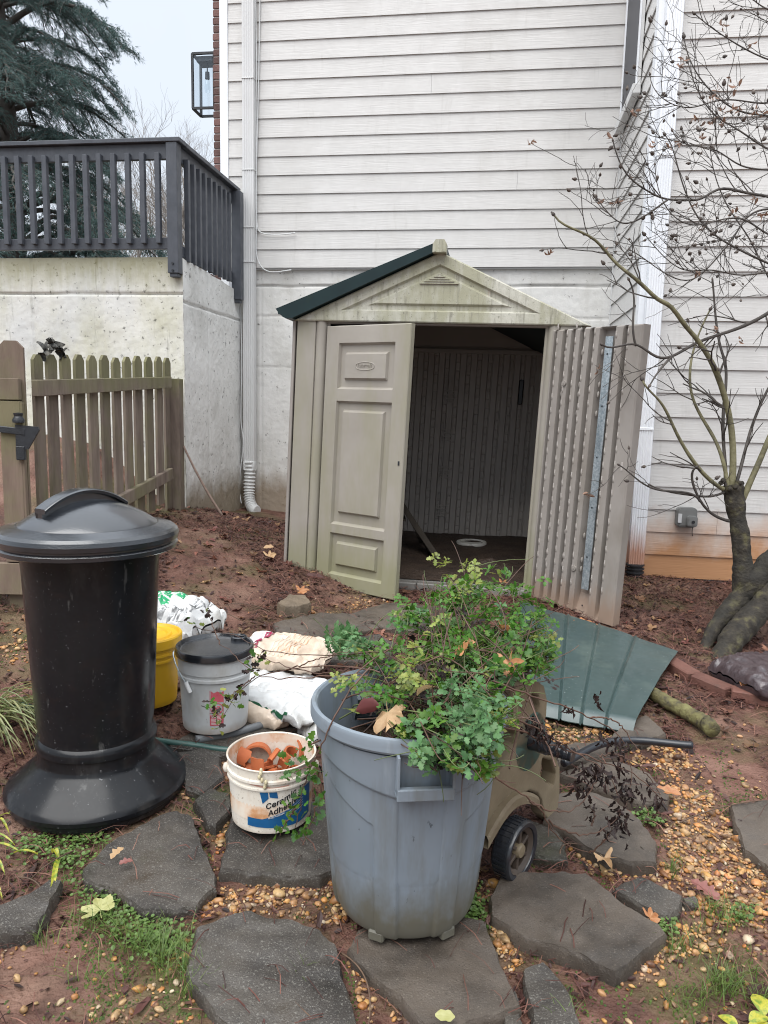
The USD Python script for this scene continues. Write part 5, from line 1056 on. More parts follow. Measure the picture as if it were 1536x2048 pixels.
OBJ_PX = [[(20,1560),(18,1600),(60,1660),(190,1680),(320,1640),(372,1560),(372,1500),(20,1500)]]
keep_off = stone_px

# ------------------------------------------------------------------ gravel, mulch, straw, litter
mat('gravel', [(.16, .08, .04), (.34, .145, .04), (.42, .20, .06), (.46, .25, .09), (.36, .20, .10), (.44, .28, .13), (.24, .15, .09), (.40, .22, .08), (.50, .42, .30)], lo=0., hi=1., isl=True, rough=.42, spec=.4, island=.18, hue=.01, stains=[((.07, .042, .028), 24, .47, .64, (1, 1, 1), .8)], bump=.1, bscale=150, bdist=.003)
ico = trimesh.creation.icosphere(1); iv, if_ = np.array(ico.vertices), np.array(ico.faces); ico0 = trimesh.creation.icosphere(0)
dense = [[(395,1600),(470,1640),(440,1750),(640,1750),(640,1850),(560,1835),(440,1830),(380,1850),(430,1770),(425,1720),(398,1650)], [(1130,1690),(1250,1735),(1330,1725),(1360,1640),(1460,1650),(1500,1720),(1536,1760),(1536,1860),(1400,1850),(1330,1790),(1230,1770),(1170,1735)], [(1340,1560),(1440,1600),(1480,1720),(1380,1740),(1320,1680),(1345,1610)],
         [(960,1840),(1020,1860),(1050,1930),(1020,1980)], [(1240,1930),(1330,1870),(1400,1850),(1440,1900),(1330,1930),(1280,1960)], [(1250,1490),(1330,1480),(1400,1530),(1340,1550),(1260,1530)], [(1090,1440),(1240,1470),(1240,1490),(1100,1500)], [(690,1900),(790,2000),(840,2048),(730,2048)], [(600,1755),(700,1760),(690,1850),(640,1850)], [(690,1195),(770,1200),(760,1225),(700,1228)]]
medium = [[(380,1480),(470,1490),(470,1620),(400,1600)], [(1090,1440),(1536,1540),(1536,2048),(1160,2048),(1230,1950),(1330,1860),(1300,1720),(1340,1600)], [(690,1890),(800,2010),(830,2048),(720,2048)], [(270,1850),(380,1850),(400,2048),(180,2048)], [(940,1730),(1000,1760),(960,1840),(930,1830)], [(0,1880),(380,1900),(400,2048),(0,2048)], [(560,1225),(800,1200),(800,1290),(560,1290)], [(0,1260),(70,1260),(70,1330),(0,1330)]]
P = ground_pts(230000, -2.6, 1.9, 1.45, 5.2); q = proj(P); d_ = np.zeros(len(P))
ng = meshkit.fbm(P*np.array([5., 5., 0]), 3, 21)
d_ = np.where(inpoly(P, medium), .17*smst(.40, .60, ng)+.025, d_*0+.005); dn = inpoly(P, dense); d_ = np.where(dn, .62*smst(.34, .5, ng)+.1, d_)
d_[inpoly(P, stone_px)] *= .015; d_[inpoly(P, OBJ_PX)] = 0; d_ *= np.where(P[:, 1] > 3.6, .4, 1)
P = P[rng.random(len(P)) < d_*.75]; n = len(P); print('pebbles', n)
s = np.clip(rng.lognormal(math.log(.0049), .46, n), .0022, .017); near = P[:, 1] < 2.75; P[:, 2] += s*.25+rng.uniform(0, .004, n)
sc = np.stack([s*rng.uniform(.9, 1.5, n), s*rng.uniform(.7, 1.05, n), s*rng.uniform(.5, .85, n)], 1); R = rots(n, .7); mb = MB()
for k in range(6):
    jit = iv*(1+.30*(meshkit.noise(iv*1.9+k*3, k)-.5)[:, None]*2); sel = near & (np.arange(n) % 6 == k); mb.add(*scatter(jit, if_, P[sel], R[sel], sc[sel]))
i0v, i0f, _ = meshkit.arrays(ico0); mb.add(*scatter(iv, if_, P[~near], R[~near], sc[~near]))
mb.build('gravel', 'gravel', smooth=True, kind='stuff', label='orange pea gravel between the stepping stones', cat='gravel')

mat('straw', [(.030, .012, .009), (.070, .026, .020), (.12, .048, .036), (.20, .10, .07)], lo=0., hi=1., isl=True, rough=.65, island=.2, spec=.3)
def strip(n, L, w, bend):
    x = np.linspace(-.5, .5, n)*L; z = bend*(1-(2*x/L)**2); y = bend*.8*np.sin(x/L*3); V = np.stack([np.stack([x, y-w/2, z], 1), np.stack([x, y+w/2, z+.0006], 1)], 1); return grid(V)
EDGE = [np.array(Polygon(s_).buffer(9).exterior.coords) for s_ in stone_px]; CORE = [np.array(Polygon(s_).buffer(-5).exterior.coords) for s_ in stone_px if not Polygon(s_).buffer(-5).is_empty and Polygon(s_).buffer(-5).geom_type == 'Polygon']
DIRT = [[(335,1050),(430,1060),(520,1130),(545,1200),(450,1262),(335,1200)], [(1370,1450),(1536,1410),(1536,1580),(1420,1570)], [(0,1860),(170,1900),(190,2048),(0,2048)], [(1180,1980),(1330,1880),(1420,1900),(1400,2048),(1180,2048)], [(0,1230),(70,1230),(70,1360),(0,1360)]]
GRASSY = [[(100,1680),(260,1680),(250,1800),(290,1850),(420,1900),(420,2048),(180,2048),(160,1900),(100,1800)]]
P = ground_pts(62000, -3.2, 2.4, 1.4, 6.6); nz = meshkit.fbm(P*np.array([2.2, 2.2, 0]), 3, 31)
pr = np.where(inpoly(P, dense), .04, np.where(inpoly(P, medium), .22, .75*smst(.36, .55, nz)+.12)); pr[inpoly(P, DIRT)] *= .22; pr[inpoly(P, stone_px)] = .04; pr[inpoly(P, EDGE) & ~inpoly(P, CORE)] += .25; pr[inpoly(P, GRASSY)] *= .4; pr *= np.where((P[:, 0] > -1.5) & (P[:, 0] < .5) & (P[:, 1] > 5.3), 0, 1)
P = P[rng.random(len(P)) < pr]; n = len(P); R = rots(n, .22); mb = MB(); P[:, 2] += rng.uniform(.002, .016, n)+np.where(inpoly(P, stone_px), .036, 0)
for k in range(4):
    sel = np.arange(n) % 4 == k; v, f = strip(4, .085, .0022, .004+.005*k); sc = np.stack([rng.uniform(.5, 1.5, sel.sum()), rng.uniform(.8, 1.5, sel.sum()), rng.uniform(.5, 1.5, sel.sum())], 1); mb.add(*scatter(v, f, P[sel], R[sel], sc))
mb.build('pine_straw', 'straw', kind='stuff', label='reddish brown pine straw strewn over the soil', cat='pine straw'); print('straw', n)
mat('mulch_bits', [(.013, .006, .005), (.034, .013, .011), (.058, .021, .017), (.085, .034, .027), (.035, .02, .017), (.15, .07, .05)], lo=0., hi=1., isl=True, rough=.6, island=.25, spec=.35)
v, f = np.array([[-.5, -.2, 0], [.1, -.42, .08], [.55, -.05, .02], [.2, .4, .1], [-.4, .3, .03], [0, 0, -.04]]), np.array([[5, 0, 1], [5, 1, 2], [5, 2, 3], [5, 3, 4], [5, 4, 0]])
P = ground_pts(95000, -3.2, 2.5, 1.4, 6.9); nz = meshkit.fbm(P*np.array([1.7, 1.7, 0]), 3, 37); pr = np.where(inpoly(P, dense), .10, np.where(inpoly(P, medium), .4, .8)); pr *= np.where(inpoly(P, DIRT), .15, 1); pr[inpoly(P, stone_px)] = .012; pr[inpoly(P, EDGE) & ~inpoly(P, CORE)] += .12; pr[inpoly(P, GRASSY)] *= .35
pr *= smst(.25, .5, nz)*.6+.4; P = P[rng.random(len(P)) < pr]; n = len(P); s = rng.lognormal(math.log(.0125), .5, n); P[:, 2] += .004+s*.15+np.where(inpoly(P, stone_px), .030, 0)
prim('mulch', *scatter(v, f, P, rots(n, .7), np.stack([s*rng.uniform(.8, 1.9, n), s*rng.uniform(.4, 1, n), s], 1)), 'mulch_bits', kind='stuff', label='dark red shredded mulch over the bed', cat='mulch')
# fallen leaves
def leaf_outline(lobes, depth, n=5, w=.42):
    "half-open lobed outline of a leaf of length 1 along x"
    t = np.linspace(0, 1, lobes*n+1); env = w*np.sin(np.pi*np.clip(t*.93+.05, 0, 1))**.75; saw = 1-depth*(.5+.5*np.cos(2*np.pi*lobes*t+.3)); h_ = env*saw
    return t, h_
def leaf_mesh(lobes=4, depth=.5, w=.42, n=4, cup=.25, curl=.2, stem=.25, skew=.0):
    t, h_ = leaf_outline(lobes, depth, n, w); x = t.copy()
    L_ = np.stack([x+.12*h_, h_, cup*h_], 1); R_ = np.stack([x+.12*h_, -h_, cup*h_], 1); M_ = np.stack([x, 0*x, 0*x], 1); V = np.stack([L_, M_, R_], 1); V[..., 2] += -curl*V[..., 0]**2+skew*V[..., 0]*V[..., 1]
    v, f = grid(V); return v, f[:, ::-1]
def maple_mesh(pts=5, r_=None, cup=.2, curl=.3, n=7):
    "palmate leaf: pointed lobes round the stalk"
    an = np.linspace(-2.3, 2.3, pts*n+1); k = np.abs(np.cos((an/2.3)*pts*np.pi/2+(0 if pts % 2 == 0 else np.pi/2)*0))
    rad = (.62+.38*np.abs(np.cos(an*pts/4.6*np.pi+ (np.pi/2 if pts % 2 == 0 else 0)))**1.35)*(1-.07*(an/1.2)**2)*(1+.10*np.sign(np.sin(an*40)))
    V = [[0, 0, 0]]+[[rad[i]*math.cos(a), rad[i]*math.sin(a), 0] for i, a in enumerate(an)]; V = np.array(V); rr = np.hypot(V[:, 0], V[:, 1]); V[:, 2] = cup*rr*np.abs(np.sin(np.arctan2(V[:, 1], V[:, 0])*2.5))*.6-curl*.5*rr**2*np.cos(np.arctan2(V[:, 1], V[:, 0]))
    f = np.array([[0, i, i+1] for i in range(1, len(an))])
    # stalk
    s = np.array([[0, .012, .01], [-.6, .02, .05], [-.6, -.01, .05], [0, -.012, .01]]); v = np.vstack([V, s]); b_ = len(V); f = np.vstack([f, [[b_, b_+1, b_+2], [b_, b_+2, b_+3]]]); return v, f
mat('dry_leaf', [(.09, .04, .025), (.17, .08, .042), (.26, .14, .075), (.14, .05, .035)], lo=0., hi=1., isl=True, rough=.55, island=.3, hue=.03, trans=.15, spec=.4)
P = ground_pts(3400, -3.2, 2.5, 1.5, 6.9); pr = np.where(P[:, 1] > 3.2, .34, .05); pr[inpoly(P, dense)] *= .5; pr[inpoly(P, stone_px)] *= .12; pr *= np.where((P[:, 0] > -1.4) & (P[:, 0] < .5) & (P[:, 1] > 5.2), 0, 1); pr[inpoly(P, OBJ_PX)] = 0
P = P[rng.random(len(P)) < pr]; n = len(P); mb = MB(); R = rots(n, .5); s = rng.uniform(.022, .055, n); P[:, 2] += .008
for k, (v, f) in enumerate([maple_mesh(5, cup=.5, curl=.5), maple_mesh(3, cup=.6, curl=-.3), leaf_mesh(3, .5, .38, cup=.5, curl=.3), leaf_mesh(5, .3, .3, cup=-.4, curl=.5)]):
    sel = np.arange(n) % 4 == k; mb.add(*scatter(v, f, P[sel], R[sel], s[sel]))
mb.build('leaf_litter', 'dry_leaf', kind='stuff', label='brown fallen leaves scattered over the mulch', cat='leaf litter')
for nm, c in (('leaf_yellow', [(.34, .33, .12), (.42, .41, .19)]), ('leaf_tan', [(.42, .25, .13), (.52, .36, .2)]), ('leaf_orange', [(.36, .13, .05), (.46, .24, .11)]), ('leaf_red', [(.20, .07, .06), (.28, .12, .10)])): mat(nm, c, scale=60, rough=.5, trans=.2, spec=.4, bump=.2, bscale=120, bdist=.003)
def one_leaf(px, py, sz, mesh, m, label, yaw, tilt=.1, lift=.012, grp=None):
    P = G(px, py, lift); v, f = mesh; R = rotm([1, 0, 0], .32) @ rotz(yaw) @ rotm([0, 1, 0], tilt); prim('fallen_leaf', (v*sz) @ R.T+P, f, m, None, False, label, 'leaf', grp)
Mp = lambda **k: maple_mesh(5, **k)
one_leaf(200, 1820, .060, Mp(cup=.3, curl=.35), 'leaf_yellow', 'pale yellow maple leaf on the moss by the large left stone', 2.2, .1, .03)
one_leaf(222, 1718, .05, leaf_mesh(3, .5, .35, cup=.6, curl=.4), 'leaf_tan', 'small yellowish curled leaf on the large left stone', 1.2, -.3, .06)
one_leaf(238, 1728, .04, leaf_mesh(3, .5, .35, cup=.4, curl=.4), 'leaf_red', 'small reddish leaf beside the yellowish one on the large left stone', .6, -.2, .055)
one_leaf(1208, 1716, .042, Mp(cup=.9, curl=.9), 'leaf_tan', 'crumpled tan leaf at the corner of the brown stone', -1.2, -.5, .05)
one_leaf(1440, 1800, .10, leaf_mesh(4, .55, .28, n=6, cup=.25, curl=.15), 'leaf_red', 'long reddish brown oak leaf on the gravel at right', 2.35, -.05, .02)
one_leaf(1362, 1590, .10, leaf_mesh(3, .4, .25, n=6, cup=.5, curl=.2), 'leaf_orange', 'orange lobed leaf right of the stone below the hose end', 2.9, -.1, .03)
one_leaf(1300, 1836, .032, Mp(cup=.8, curl=.6), 'leaf_orange', 'torn orange leaf at the edge of the thick stone', .5, 0, .03)
one_leaf(600, 1182, .06, Mp(cup=.4, curl=.5), 'leaf_orange', 'bright orange maple leaf behind the sandy block', .4, -.1, .03)
one_leaf(527, 1096, .075, leaf_mesh(2, .3, .45, cup=.3, curl=.1), 'leaf_tan', 'broad tan leaf on the mulch left of the shed corner', .3, -.1, .03)
one_leaf(538, 1113, .06, Mp(cup=.8, curl=.5), 'leaf_tan', 'curled tan maple leaf just below the broad tan one', .8, -.1, .03)
one_leaf(1005, 1168, .055, Mp(cup=.5, curl=.5), 'leaf_orange', 'orange maple leaf on the bare soil left of the right door', .2, -.1, .03)
one_leaf(1170, 1253, .08, Mp(cup=.5, curl=.5), 'leaf_orange', 'orange leaf lying at the far edge of the green sheet', .9, -.1, .03)
one_leaf(1483, 1372, .07, leaf_mesh(3, .4, .4, cup=.5, curl=.3), 'leaf_orange', 'yellow orange leaf on the brick edging by the brown bag', .9, -.2, .06)
one_leaf(545, 1640, .03, leaf_mesh(1, .1, .25, cup=.5, curl=.3), 'leaf_tan', 'small pale leaf lying on the stone by the white bucket', .1, 0, .06)
one_leaf(870, 2030, .05, leaf_mesh(2, .3, .35, cup=.1, curl=.1), 'leaf_yellow', 'small pale green leaf on the brownish stone at the lower edge', .1, 0, .065)
# grass, moss, clover
mat('grass', [(.075, .13, .022), (.14, .20, .045)], scale=30, rough=.5, island=.3, hue=.02, trans=.3)
mb = MB()
def blade(L, w, bend, n=5):
    t = np.linspace(0, 1, n); x = bend*L*t**2; z = L*(t-.35*bend*t**2); ww = w*(1-t**1.5)+.0003; V = np.stack([np.stack([x, -ww/2, z], 1), np.stack([x, ww/2, z], 1)], 1); return grid(V)
tufts = [(250,1880,70,110),(330,1900,60,120),(400,1960,40,60),(1400,1990,70,90),(1480,1840,40,60),(1350,1890,40,40),(180,1850,50,50),(350,1935,60,90),(320,1925,25,30),(85,1885,25,30),(1460,1975,45,90),(1440,1960,30,40),(1510,2000,30,40),(1345,1742,25,30),(1420,1820,40,40),(290,1900,40,30),(380,1990,25,25),(1380,2030,40,25),(1130,2040,25,20),(250,1960,60,25),(600,1955,15,12),(150,1950,40,15),(1240,1500,20,12),(480,2000,1,1)]
for px, py, r_, n in tufts:
    c = np.array([G(px+rng.normal(0, r_*.5), py+rng.normal(0, r_*.28)) for _ in range(n)]); c[:, 2] -= .006; R = rots(n, .45); s = rng.uniform(.5, 1.15, n); v, f = blade(.075, .0026, .7); mb.add(*scatter(v, f, c, R, s))
P = ground_pts(26000, -2.2, 1.8, 1.45, 2.6); P = P[inpoly(P, GRASSY+[[(1320,1840),(1536,1830),(1536,2048),(1330,2048)]])]; P = P[meshkit.fbm(P*np.array([6, 6, 0]), 3, 77) > .46]; v, f = blade(.03, .002, .6, 4); mb.add(*scatter(v, f, P, rots(len(P), .6), rng.uniform(.4, 1.2, len(P))))
mb.build('grass', 'grass', kind='stuff', label='short bright grass tufts on the bare soil', cat='grass')
mat('moss', [(.045, .075, .012), (.085, .12, .022)], scale=40, rough=.8, island=.4, hue=.02, trans=.1)
P = ground_pts(90000, -2.3, 1.9, 1.45, 3.4); q = proj(P); k_ = meshkit.fbm(P*np.array([7, 7, 0]), 3, 88); near_st = inpoly(P, [np.array(Polygon(s_).buffer(16).exterior.coords) for s_ in stone_px]) & ~inpoly(P, stone_px)
pr = np.where(near_st, smst(.46, .58, k_)*.8, smst(.56, .70, k_)*.3); pr = np.where(inpoly(P, GRASSY), np.maximum(pr, smst(.38, .54, k_)*.75), pr); pr[inpoly(P, stone_px)] = 0; pr[inpoly(P, dense)] *= .5
P = P[rng.random(len(P)) < pr]; n = len(P); v, f = np.array([[-.5, -.5, 0], [.5, -.5, 0], [.5, .5, 0], [-.5, .5, 0], [0, 0, .9]]), np.array([[0, 1, 4], [1, 2, 4], [2, 3, 4], [3, 0, 4]])
prim('moss', *scatter(v, f, P, rots(n, .9), rng.uniform(.003, .008, n)), 'moss', kind='stuff', label='green moss in the joints between the stones', cat='moss')
mat('clover', [(.075, .14, .028), (.13, .20, .05)], scale=40, rough=.5, island=.25, trans=.25)
mb = MB(); cl = [(230,1830,60,40,150),(320,1880,60,36,130),(200,1780,50,40,120),(110,1690,70,26,130),(165,1680,40,16,90),(60,1700,40,20,40),(140,1730,40,20,50),(948,1820,22,26,110),(960,1850,18,22,50),(1288,1636,18,14,60),(1330,1860,22,18,40),(1310,1650,14,10,24),(230,1790,30,20,24),(1480,1830,40,20,30),(290,1870,50,20,40)]
fan = np.array([[0, 0, 0]]+[[math.cos(a), math.sin(a), .25] for a in np.linspace(0, 2*np.pi, 8)[:-1]]); ff = np.array([[0, i, i % 7+1] for i in range(1, 8)])
for px, py, rx, ry, n in cl:
    c = np.array([G(px+rng.normal(0, rx*.6), py+rng.normal(0, ry*.6)) for _ in range(n*2)]); n = n*2; c[:, 2] += rng.uniform(.003, .022, n); mb.add(*scatter(fan, ff, c, rots(n, .7), rng.uniform(.003, .0075, n)))
mb.build('clover', 'clover', kind='stuff', label='small round leaved weeds beside the stones', cat='weeds')
# bark chips and twigs on the ground: joined
mat('twig_brown', [(.07, .04, .025), (.13, .08, .05)], scale=40, rough=.7, island=.4)
mb = MB()
for a, b2 in (((680,1905),(735,2060)),((570,1985),(640,2050)),((480,1240),(400,1215)),((540,1225),(450,1210)),((1360,1645),(1536,1600)),((1410,1660),(1480,1720)),((30,1755),(90,1815)),((1440,1325),(1500,1300)),((905,1640),(1000,1700)),((1120,1720),(1160,1690)),((150,1700),(60,1760))):
    p, q_ = G(*a, .015), G(*b2, .02); mb.tube(spline([p, (p+q_)/2+rng.normal(0, .02, 3)*[1, 1, .2]+[0, 0, .015], q_], 14), np.linspace(.003, .0016, 14), 5)
mb.build('loose_twigs', 'twig_brown', smooth=True, kind='stuff', label='thin dry twigs lying about on the ground', cat='twigs')

# ------------------------------------------------------------------ plants with arching blades
mat('blade_striped', [(.13, .17, .055), (.30, .31, .14), (.10, .15, .05)], scale=22, rough=.45, stretch=(1, 1, 1), island=.25, hue=.02, trans=.25, lo=.35, hi=.65, stains=[((.34, .17, .06), 7, .6, .7, (1, 1, 1), .8)])
mat('blade_yellow', [(.16, .24, .03), (.46, .42, .05), (.20, .27, .04)], scale=26, rough=.4, trans=.25, lo=.4, hi=.6)
def arch(name, base, tip, rise, w, m, parent, n=9, twist=.3):
    base, tip = np.asarray(base), np.asarray(tip); t = np.linspace(0, 1, n); p = base+(tip-base)*t[:, None]; p[:, 2] += rise*4*t*(1-t)*(1-.3*t)
    side = np.cross(tip-base, [0, 0, 1.]); side /= np.linalg.norm(side)+1e-9; ww = w*np.sin(np.pi*np.clip(t*.9+.1, 0, 1))**.6
    V = np.stack([p-side*ww[:, None]/2+[0, 0, .0], p+np.array([0, 0, -.0025])*np.ones((n, 1)), p+side*ww[:, None]/2+[0, 0, twist*w]], 1); return prim(name, *grid(V), m, parent)
gc = G(-45, 1470); cl_ = thing('striped_grass', 'clump of arching green and cream striped grass at the left edge', 'grass clump', gc)
for k in range(64):
    a = rng.uniform(-1.3, 1.1); L = rng.uniform(.22, .46); b0 = gc+np.array([rng.normal(0, .04), rng.normal(0, .05), 0]); t_ = b0+np.array([math.cos(a)*L, math.sin(a)*L*.8, -.02+rng.uniform(0, .10)]); arch('blade', b0, t_, rng.uniform(.08, .2), rng.uniform(.008, .013), 'blade_striped', cl_)
ir = thing('striped_leaves', 'fallen yellow and green striped leaves at the lower left', 'plant', G(20, 1720))
for a, b2, ri, w in (((-20,1668),(30,1690),.02,.012),((-20,1690),(42,1706),.02,.016),((28,1705),(76,1708),.012,.018),((105,1705),(118,1722),.03,.018),((119,1718),(102,1805),.035,.016),((-15,1720),(10,1750),.03,.013),((-10,1650),(20,1672),.05,.012),((-15,1770),(5,1800),.03,.012),((0,1632),(38,1640),.02,.007)): arch('blade', G(*a, .02), G(*b2, .015), ri, w, 'blade_yellow', ir)
br_ = thing('broad_leaves', 'few broad yellow green leaves at the lower right corner', 'plant', G(1510, 2035)); 
for px, py, s_, yaw in ((1500, 2045, .05, .4), (1528, 2030, .06, 1.6), (1475, 2058, .045, 2.4), (1545, 2060, .055, 3.2)):
    v, f = leaf_mesh(1, .05, .38, 8, cup=.4, curl=.5); P = G(px, py, .035); prim('leaf', (v*s_) @ (rotz(yaw) @ rotm([0, 1, 0], -.5)).T+P, f, 'blade_yellow', br_, True)

# ------------------------------------------------------------------ the heap of pulled up chrysanthemums in the grey bin
mat('mum_leaf', [(.036, .10, .010), (.075, .165, .020)], scale=30, rough=.42, island=.4, hue=.018, trans=.25, spec=.32)
mat('mum_leaf_blue', [(.050, .125, .040), (.10, .19, .075)], scale=30, rough=.45, island=.3, hue=.012, trans=.22, spec=.32)
mat('mum_leaf_yellow', [(.14, .19, .03), (.24, .26, .06)], scale=30, rough=.45, island=.3, hue=.02, trans=.28)
mat('dead_leaf', [(.012, .007, .007), (.03, .017, .014)], scale=30, rough=.55, island=.5, spec=.25)
mat('stem', [(.06, .03, .02), (.11, .058, .038)], scale=30, rough=.6, island=.3); mat('stem_green', [(.07, .10, .03), (.12, .14, .05)], scale=30, rough=.6, island=.3)
plant = thing('chrysanthemum_heap', 'heap of pulled up green chrysanthemums spilling over the grey bin', 'plant', (DX+.1, DY, .66))
lit = MB(); U, T_ = np.meshgrid(np.linspace(0, 1, 20), np.linspace(0, 2*np.pi, 50), indexing='ij'); x, y = DX+.255*U*np.cos(T_), DY+.255*U*np.sin(T_)
prim('plant_litter', *grid(np.stack([x, y, .50+.06*(1-U)*meshkit.fbm(np.stack([x*9, y*9, x*0], -1), 4, 2)+.05*(meshkit.fbm(np.stack([x*22, y*22, x*0], -1), 3, 7)-.5)], -1)), 'floor_dirt', None, True, 'dark dead plant litter filling the grey bin below the leaves', 'litter', kind='stuff')
blobs = [  # px, py, depth, rx, ry, clumps, palette
 (700,1288,2.55,40,26,11,1),(745,1320,2.45,60,26,15,0),(820,1230,2.62,40,26,12,0),(862,1255,2.60,60,40,24,0),(930,1175,2.72,40,40,12,2),(900,1190,2.7,40,30,12,0),(985,1190,2.75,50,40,14,0),(1045,1240,2.72,45,50,18,0),(1075,1290,2.65,36,50,18,0),
 (960,1255,2.55,80,50,34,0),(880,1310,2.40,90,36,32,0),(980,1330,2.35,80,50,34,0),(1068,1318,2.5,32,26,12,0),(830,1360,2.20,60,34,16,2),(905,1400,2.10,70,40,24,1),(985,1410,2.15,50,50,22,0),(850,1440,2.05,40,30,12,0),(880,1490,1.90,55,36,22,1),(935,1480,1.90,50,46,24,1),(900,1520,1.88,60,20,14,1),(960,1430,1.98,50,40,16,1),(988,1470,2.0,24,40,10,0),(970,1540,1.93,20,14,4,0),(945,1130,2.82,22,16,4,2),(880,1120,2.8,16,12,2,2),(700,1370,2.22,30,26,5,2),(790,1400,2.15,50,24,9,0),(1010,1290,2.5,60,60,26,0),(930,1240,2.66,120,60,26,0)]
variants = [leaf_mesh(3, .55, .40, n=4, cup=.18, curl=.25), leaf_mesh(3, .45, .46, n=4, cup=.3, curl=.4), leaf_mesh(2, .5, .36, n=5, cup=.12, curl=.15), leaf_mesh(3, .6, .42, n=4, cup=-.2, curl=.3)]
leaves, clumps = [], []
for px, py, dp, rx, ry, nc, pal in blobs:
    for _ in range(int(nc*1.7)):
        c = at(px+rng.normal(0, rx*.55), py+rng.normal(0, ry*.6), dp+rng.normal(0, .07)); clumps.append((c, pal))
for c, pal in clumps:
    axis_ = np.array([rng.normal(0, .55), rng.normal(-.25, .5), 1.]); axis_ /= np.linalg.norm(axis_); k0 = rng.uniform(0, 6.28); nl = rng.integers(5, 10); sz = rng.uniform(.018, .033)
    e1 = np.cross(axis_, [1, 0, 0]); e1 /= np.linalg.norm(e1); e2 = np.cross(axis_, e1)
    pp = pal if rng.random() < .72 else int(rng.integers(0, 3)); pp = 3 if rng.random() < .08 else pp
    for j in range(nl):
        a = k0+j*2.4; out = e1*math.cos(a)+e2*math.sin(a); el = rng.uniform(-.25, .9); x = out*math.cos(el)+axis_*math.sin(el); z = axis_*math.cos(el)-out*math.sin(el); y = np.cross(z, x)
        R = np.stack([x, y, z], 1); leaves.append((c+out*.006-axis_*.012*(j/nl), R, sz*rng.uniform(.65, 1.15)*(1.1-.35*(1-j/nl)), pp, int(rng.integers(0, 4))))
pal_m = ['mum_leaf', 'mum_leaf_blue', 'mum_leaf_yellow', 'dead_leaf']
order = sorted(range(len(leaves)), key=lambda i: np.linalg.norm(leaves[i][0]-CAM)-leaves[i][2]*6)
rest = {0: MB(), 1: MB(), 2: MB(), 3: MB()}
for r_, i in enumerate(order):
    c, R, s_, pp, vi = leaves[i]; v, f = variants[vi]; V = (v*s_) @ R.T+c
    if r_ < 296: prim('leaf', V, f, pal_m[pp], plant, True)
    else: rest[pp].add(V, f)
for k, nm in enumerate(('foliage', 'pale_foliage', 'yellow_foliage', 'withered_foliage')): rest[k].build(nm, pal_m[k], plant, smooth=True, kind='stuff')
print('mum leaves', len(leaves))
sm_ = MB(); root = np.array([DX+.05, DY+.05, .60])
for k in range(70):
    c, _ = clumps[rng.integers(0, len(clumps))]; r0 = root+rng.normal(0, .10, 3)*[1, 1, .3]; mid = (r0+c)/2+np.array([rng.normal(0, .04), rng.normal(0, .04), .04+rng.uniform(-.03, .02)]); sm_.tube(spline([r0, mid, c], 12), np.linspace(.0026, .0014, 12), 5, False)
for k in range(130):
    c, _ = clumps[rng.integers(0, len(clumps))]; e = c+rng.normal(0, .07, 3); sm_.tube(spline([c, (c+e)/2+rng.normal(0, .02, 3), e], 8), np.linspace(.0015, .0009, 8), 4, False)
sm_.build('stems', 'stem_green', plant, smooth=True, kind='stuff'); sm_ = MB()
for k in range(110):
    c, _ = clumps[rng.integers(0, len(clumps))]; c = c+rng.normal(0, .03, 3); r0 = root+rng.normal(0, .12, 3)*[1, 1, .3]; mid = (r0+c)/2+rng.normal(0, .035, 3)+[0, 0, .03]; sm_.tube(spline([r0, mid, c, c+(c-mid)*.25+rng.normal(0, .02, 3)], 14), np.linspace(.0028, .0010, 14), 5, False)
sm_.build('brown_stems', 'stem', plant, smooth=True, kind='stuff')
for pts in ([(968,1180,2.5),(1000,1210,2.45),(1010,1260,2.4),(985,1240,2.42)], [(905,1225,2.35),(890,1280,2.3),(885,1330,2.2)], [(900,1335,2.15),(902,1380,2.08),(890,1400,2.05)], [(925,1230,2.4),(950,1275,2.35)], [(690,1368,2.2),(760,1310,2.35),(840,1270,2.5)]):
    sm_ = MB().tube(spline([at(*p) for p in pts], 16), np.linspace(.0024, .0016, 16), 6).build('stem', 'stem', plant, smooth=True)
def hang(name, label, lines, clusters, stem_m, leaf_ms, r0=.0035, seed=0, dead=False, lsz=(.02, .034)):
    r_ = np.random.default_rng(seed); P0 = at(*lines[0][0]); t = thing(name, label, 'stem', P0)
    for k, ln in enumerate(lines):
        pts = spline([at(*p) for p in ln], 26); pts[1:-1] += r_.normal(0, .0022, pts[1:-1].shape); MB().tube(pts, np.linspace(r0, r0*.4, 26), 6).build('stem', stem_m, t, smooth=True)
    nleaf = 0; extra = MB()
    for px, py, dp, rx, ry, n in clusters:
        for _ in range(n):
            c = at(px+r_.normal(0, rx*.55), py+r_.normal(0, ry*.55), dp+r_.normal(0, .025)); s_ = r_.uniform(*lsz)
            if dead: v, f = DEADV[int(r_.integers(0, 3))]; d = np.array([r_.normal(0, .5), r_.normal(0, .5), -1.])
            else: v, f = variants[int(r_.integers(0, 4))]; d = np.array([r_.normal(0, .8), r_.normal(-.2, .8), r_.normal(.1, .5)])
            d /= np.linalg.norm(d); y = np.cross(d, [r_.normal(), r_.normal(), r_.normal()+1e-3]); y /= np.linalg.norm(y); R = np.stack([d, y, np.cross(d, y)], 1)
            nleaf += 1; V = (v*s_) @ R.T+c
            if nleaf <= 280: prim('leaf', V, f, leaf_ms[int(r_.integers(0, len(leaf_ms)))], t, True)
            else: extra.add(V, f)
    if extra.n: extra.build('leaves', leaf_ms[0], t, smooth=True, kind='stuff')
DEADV = [leaf_mesh(2, .5, .30, n=4, cup=.9, curl=.5), leaf_mesh(2, .6, .22, n=4, cup=-1.2, curl=-.4), leaf_mesh(3, .5, .26, n=3, cup=1.4, curl=.8)]
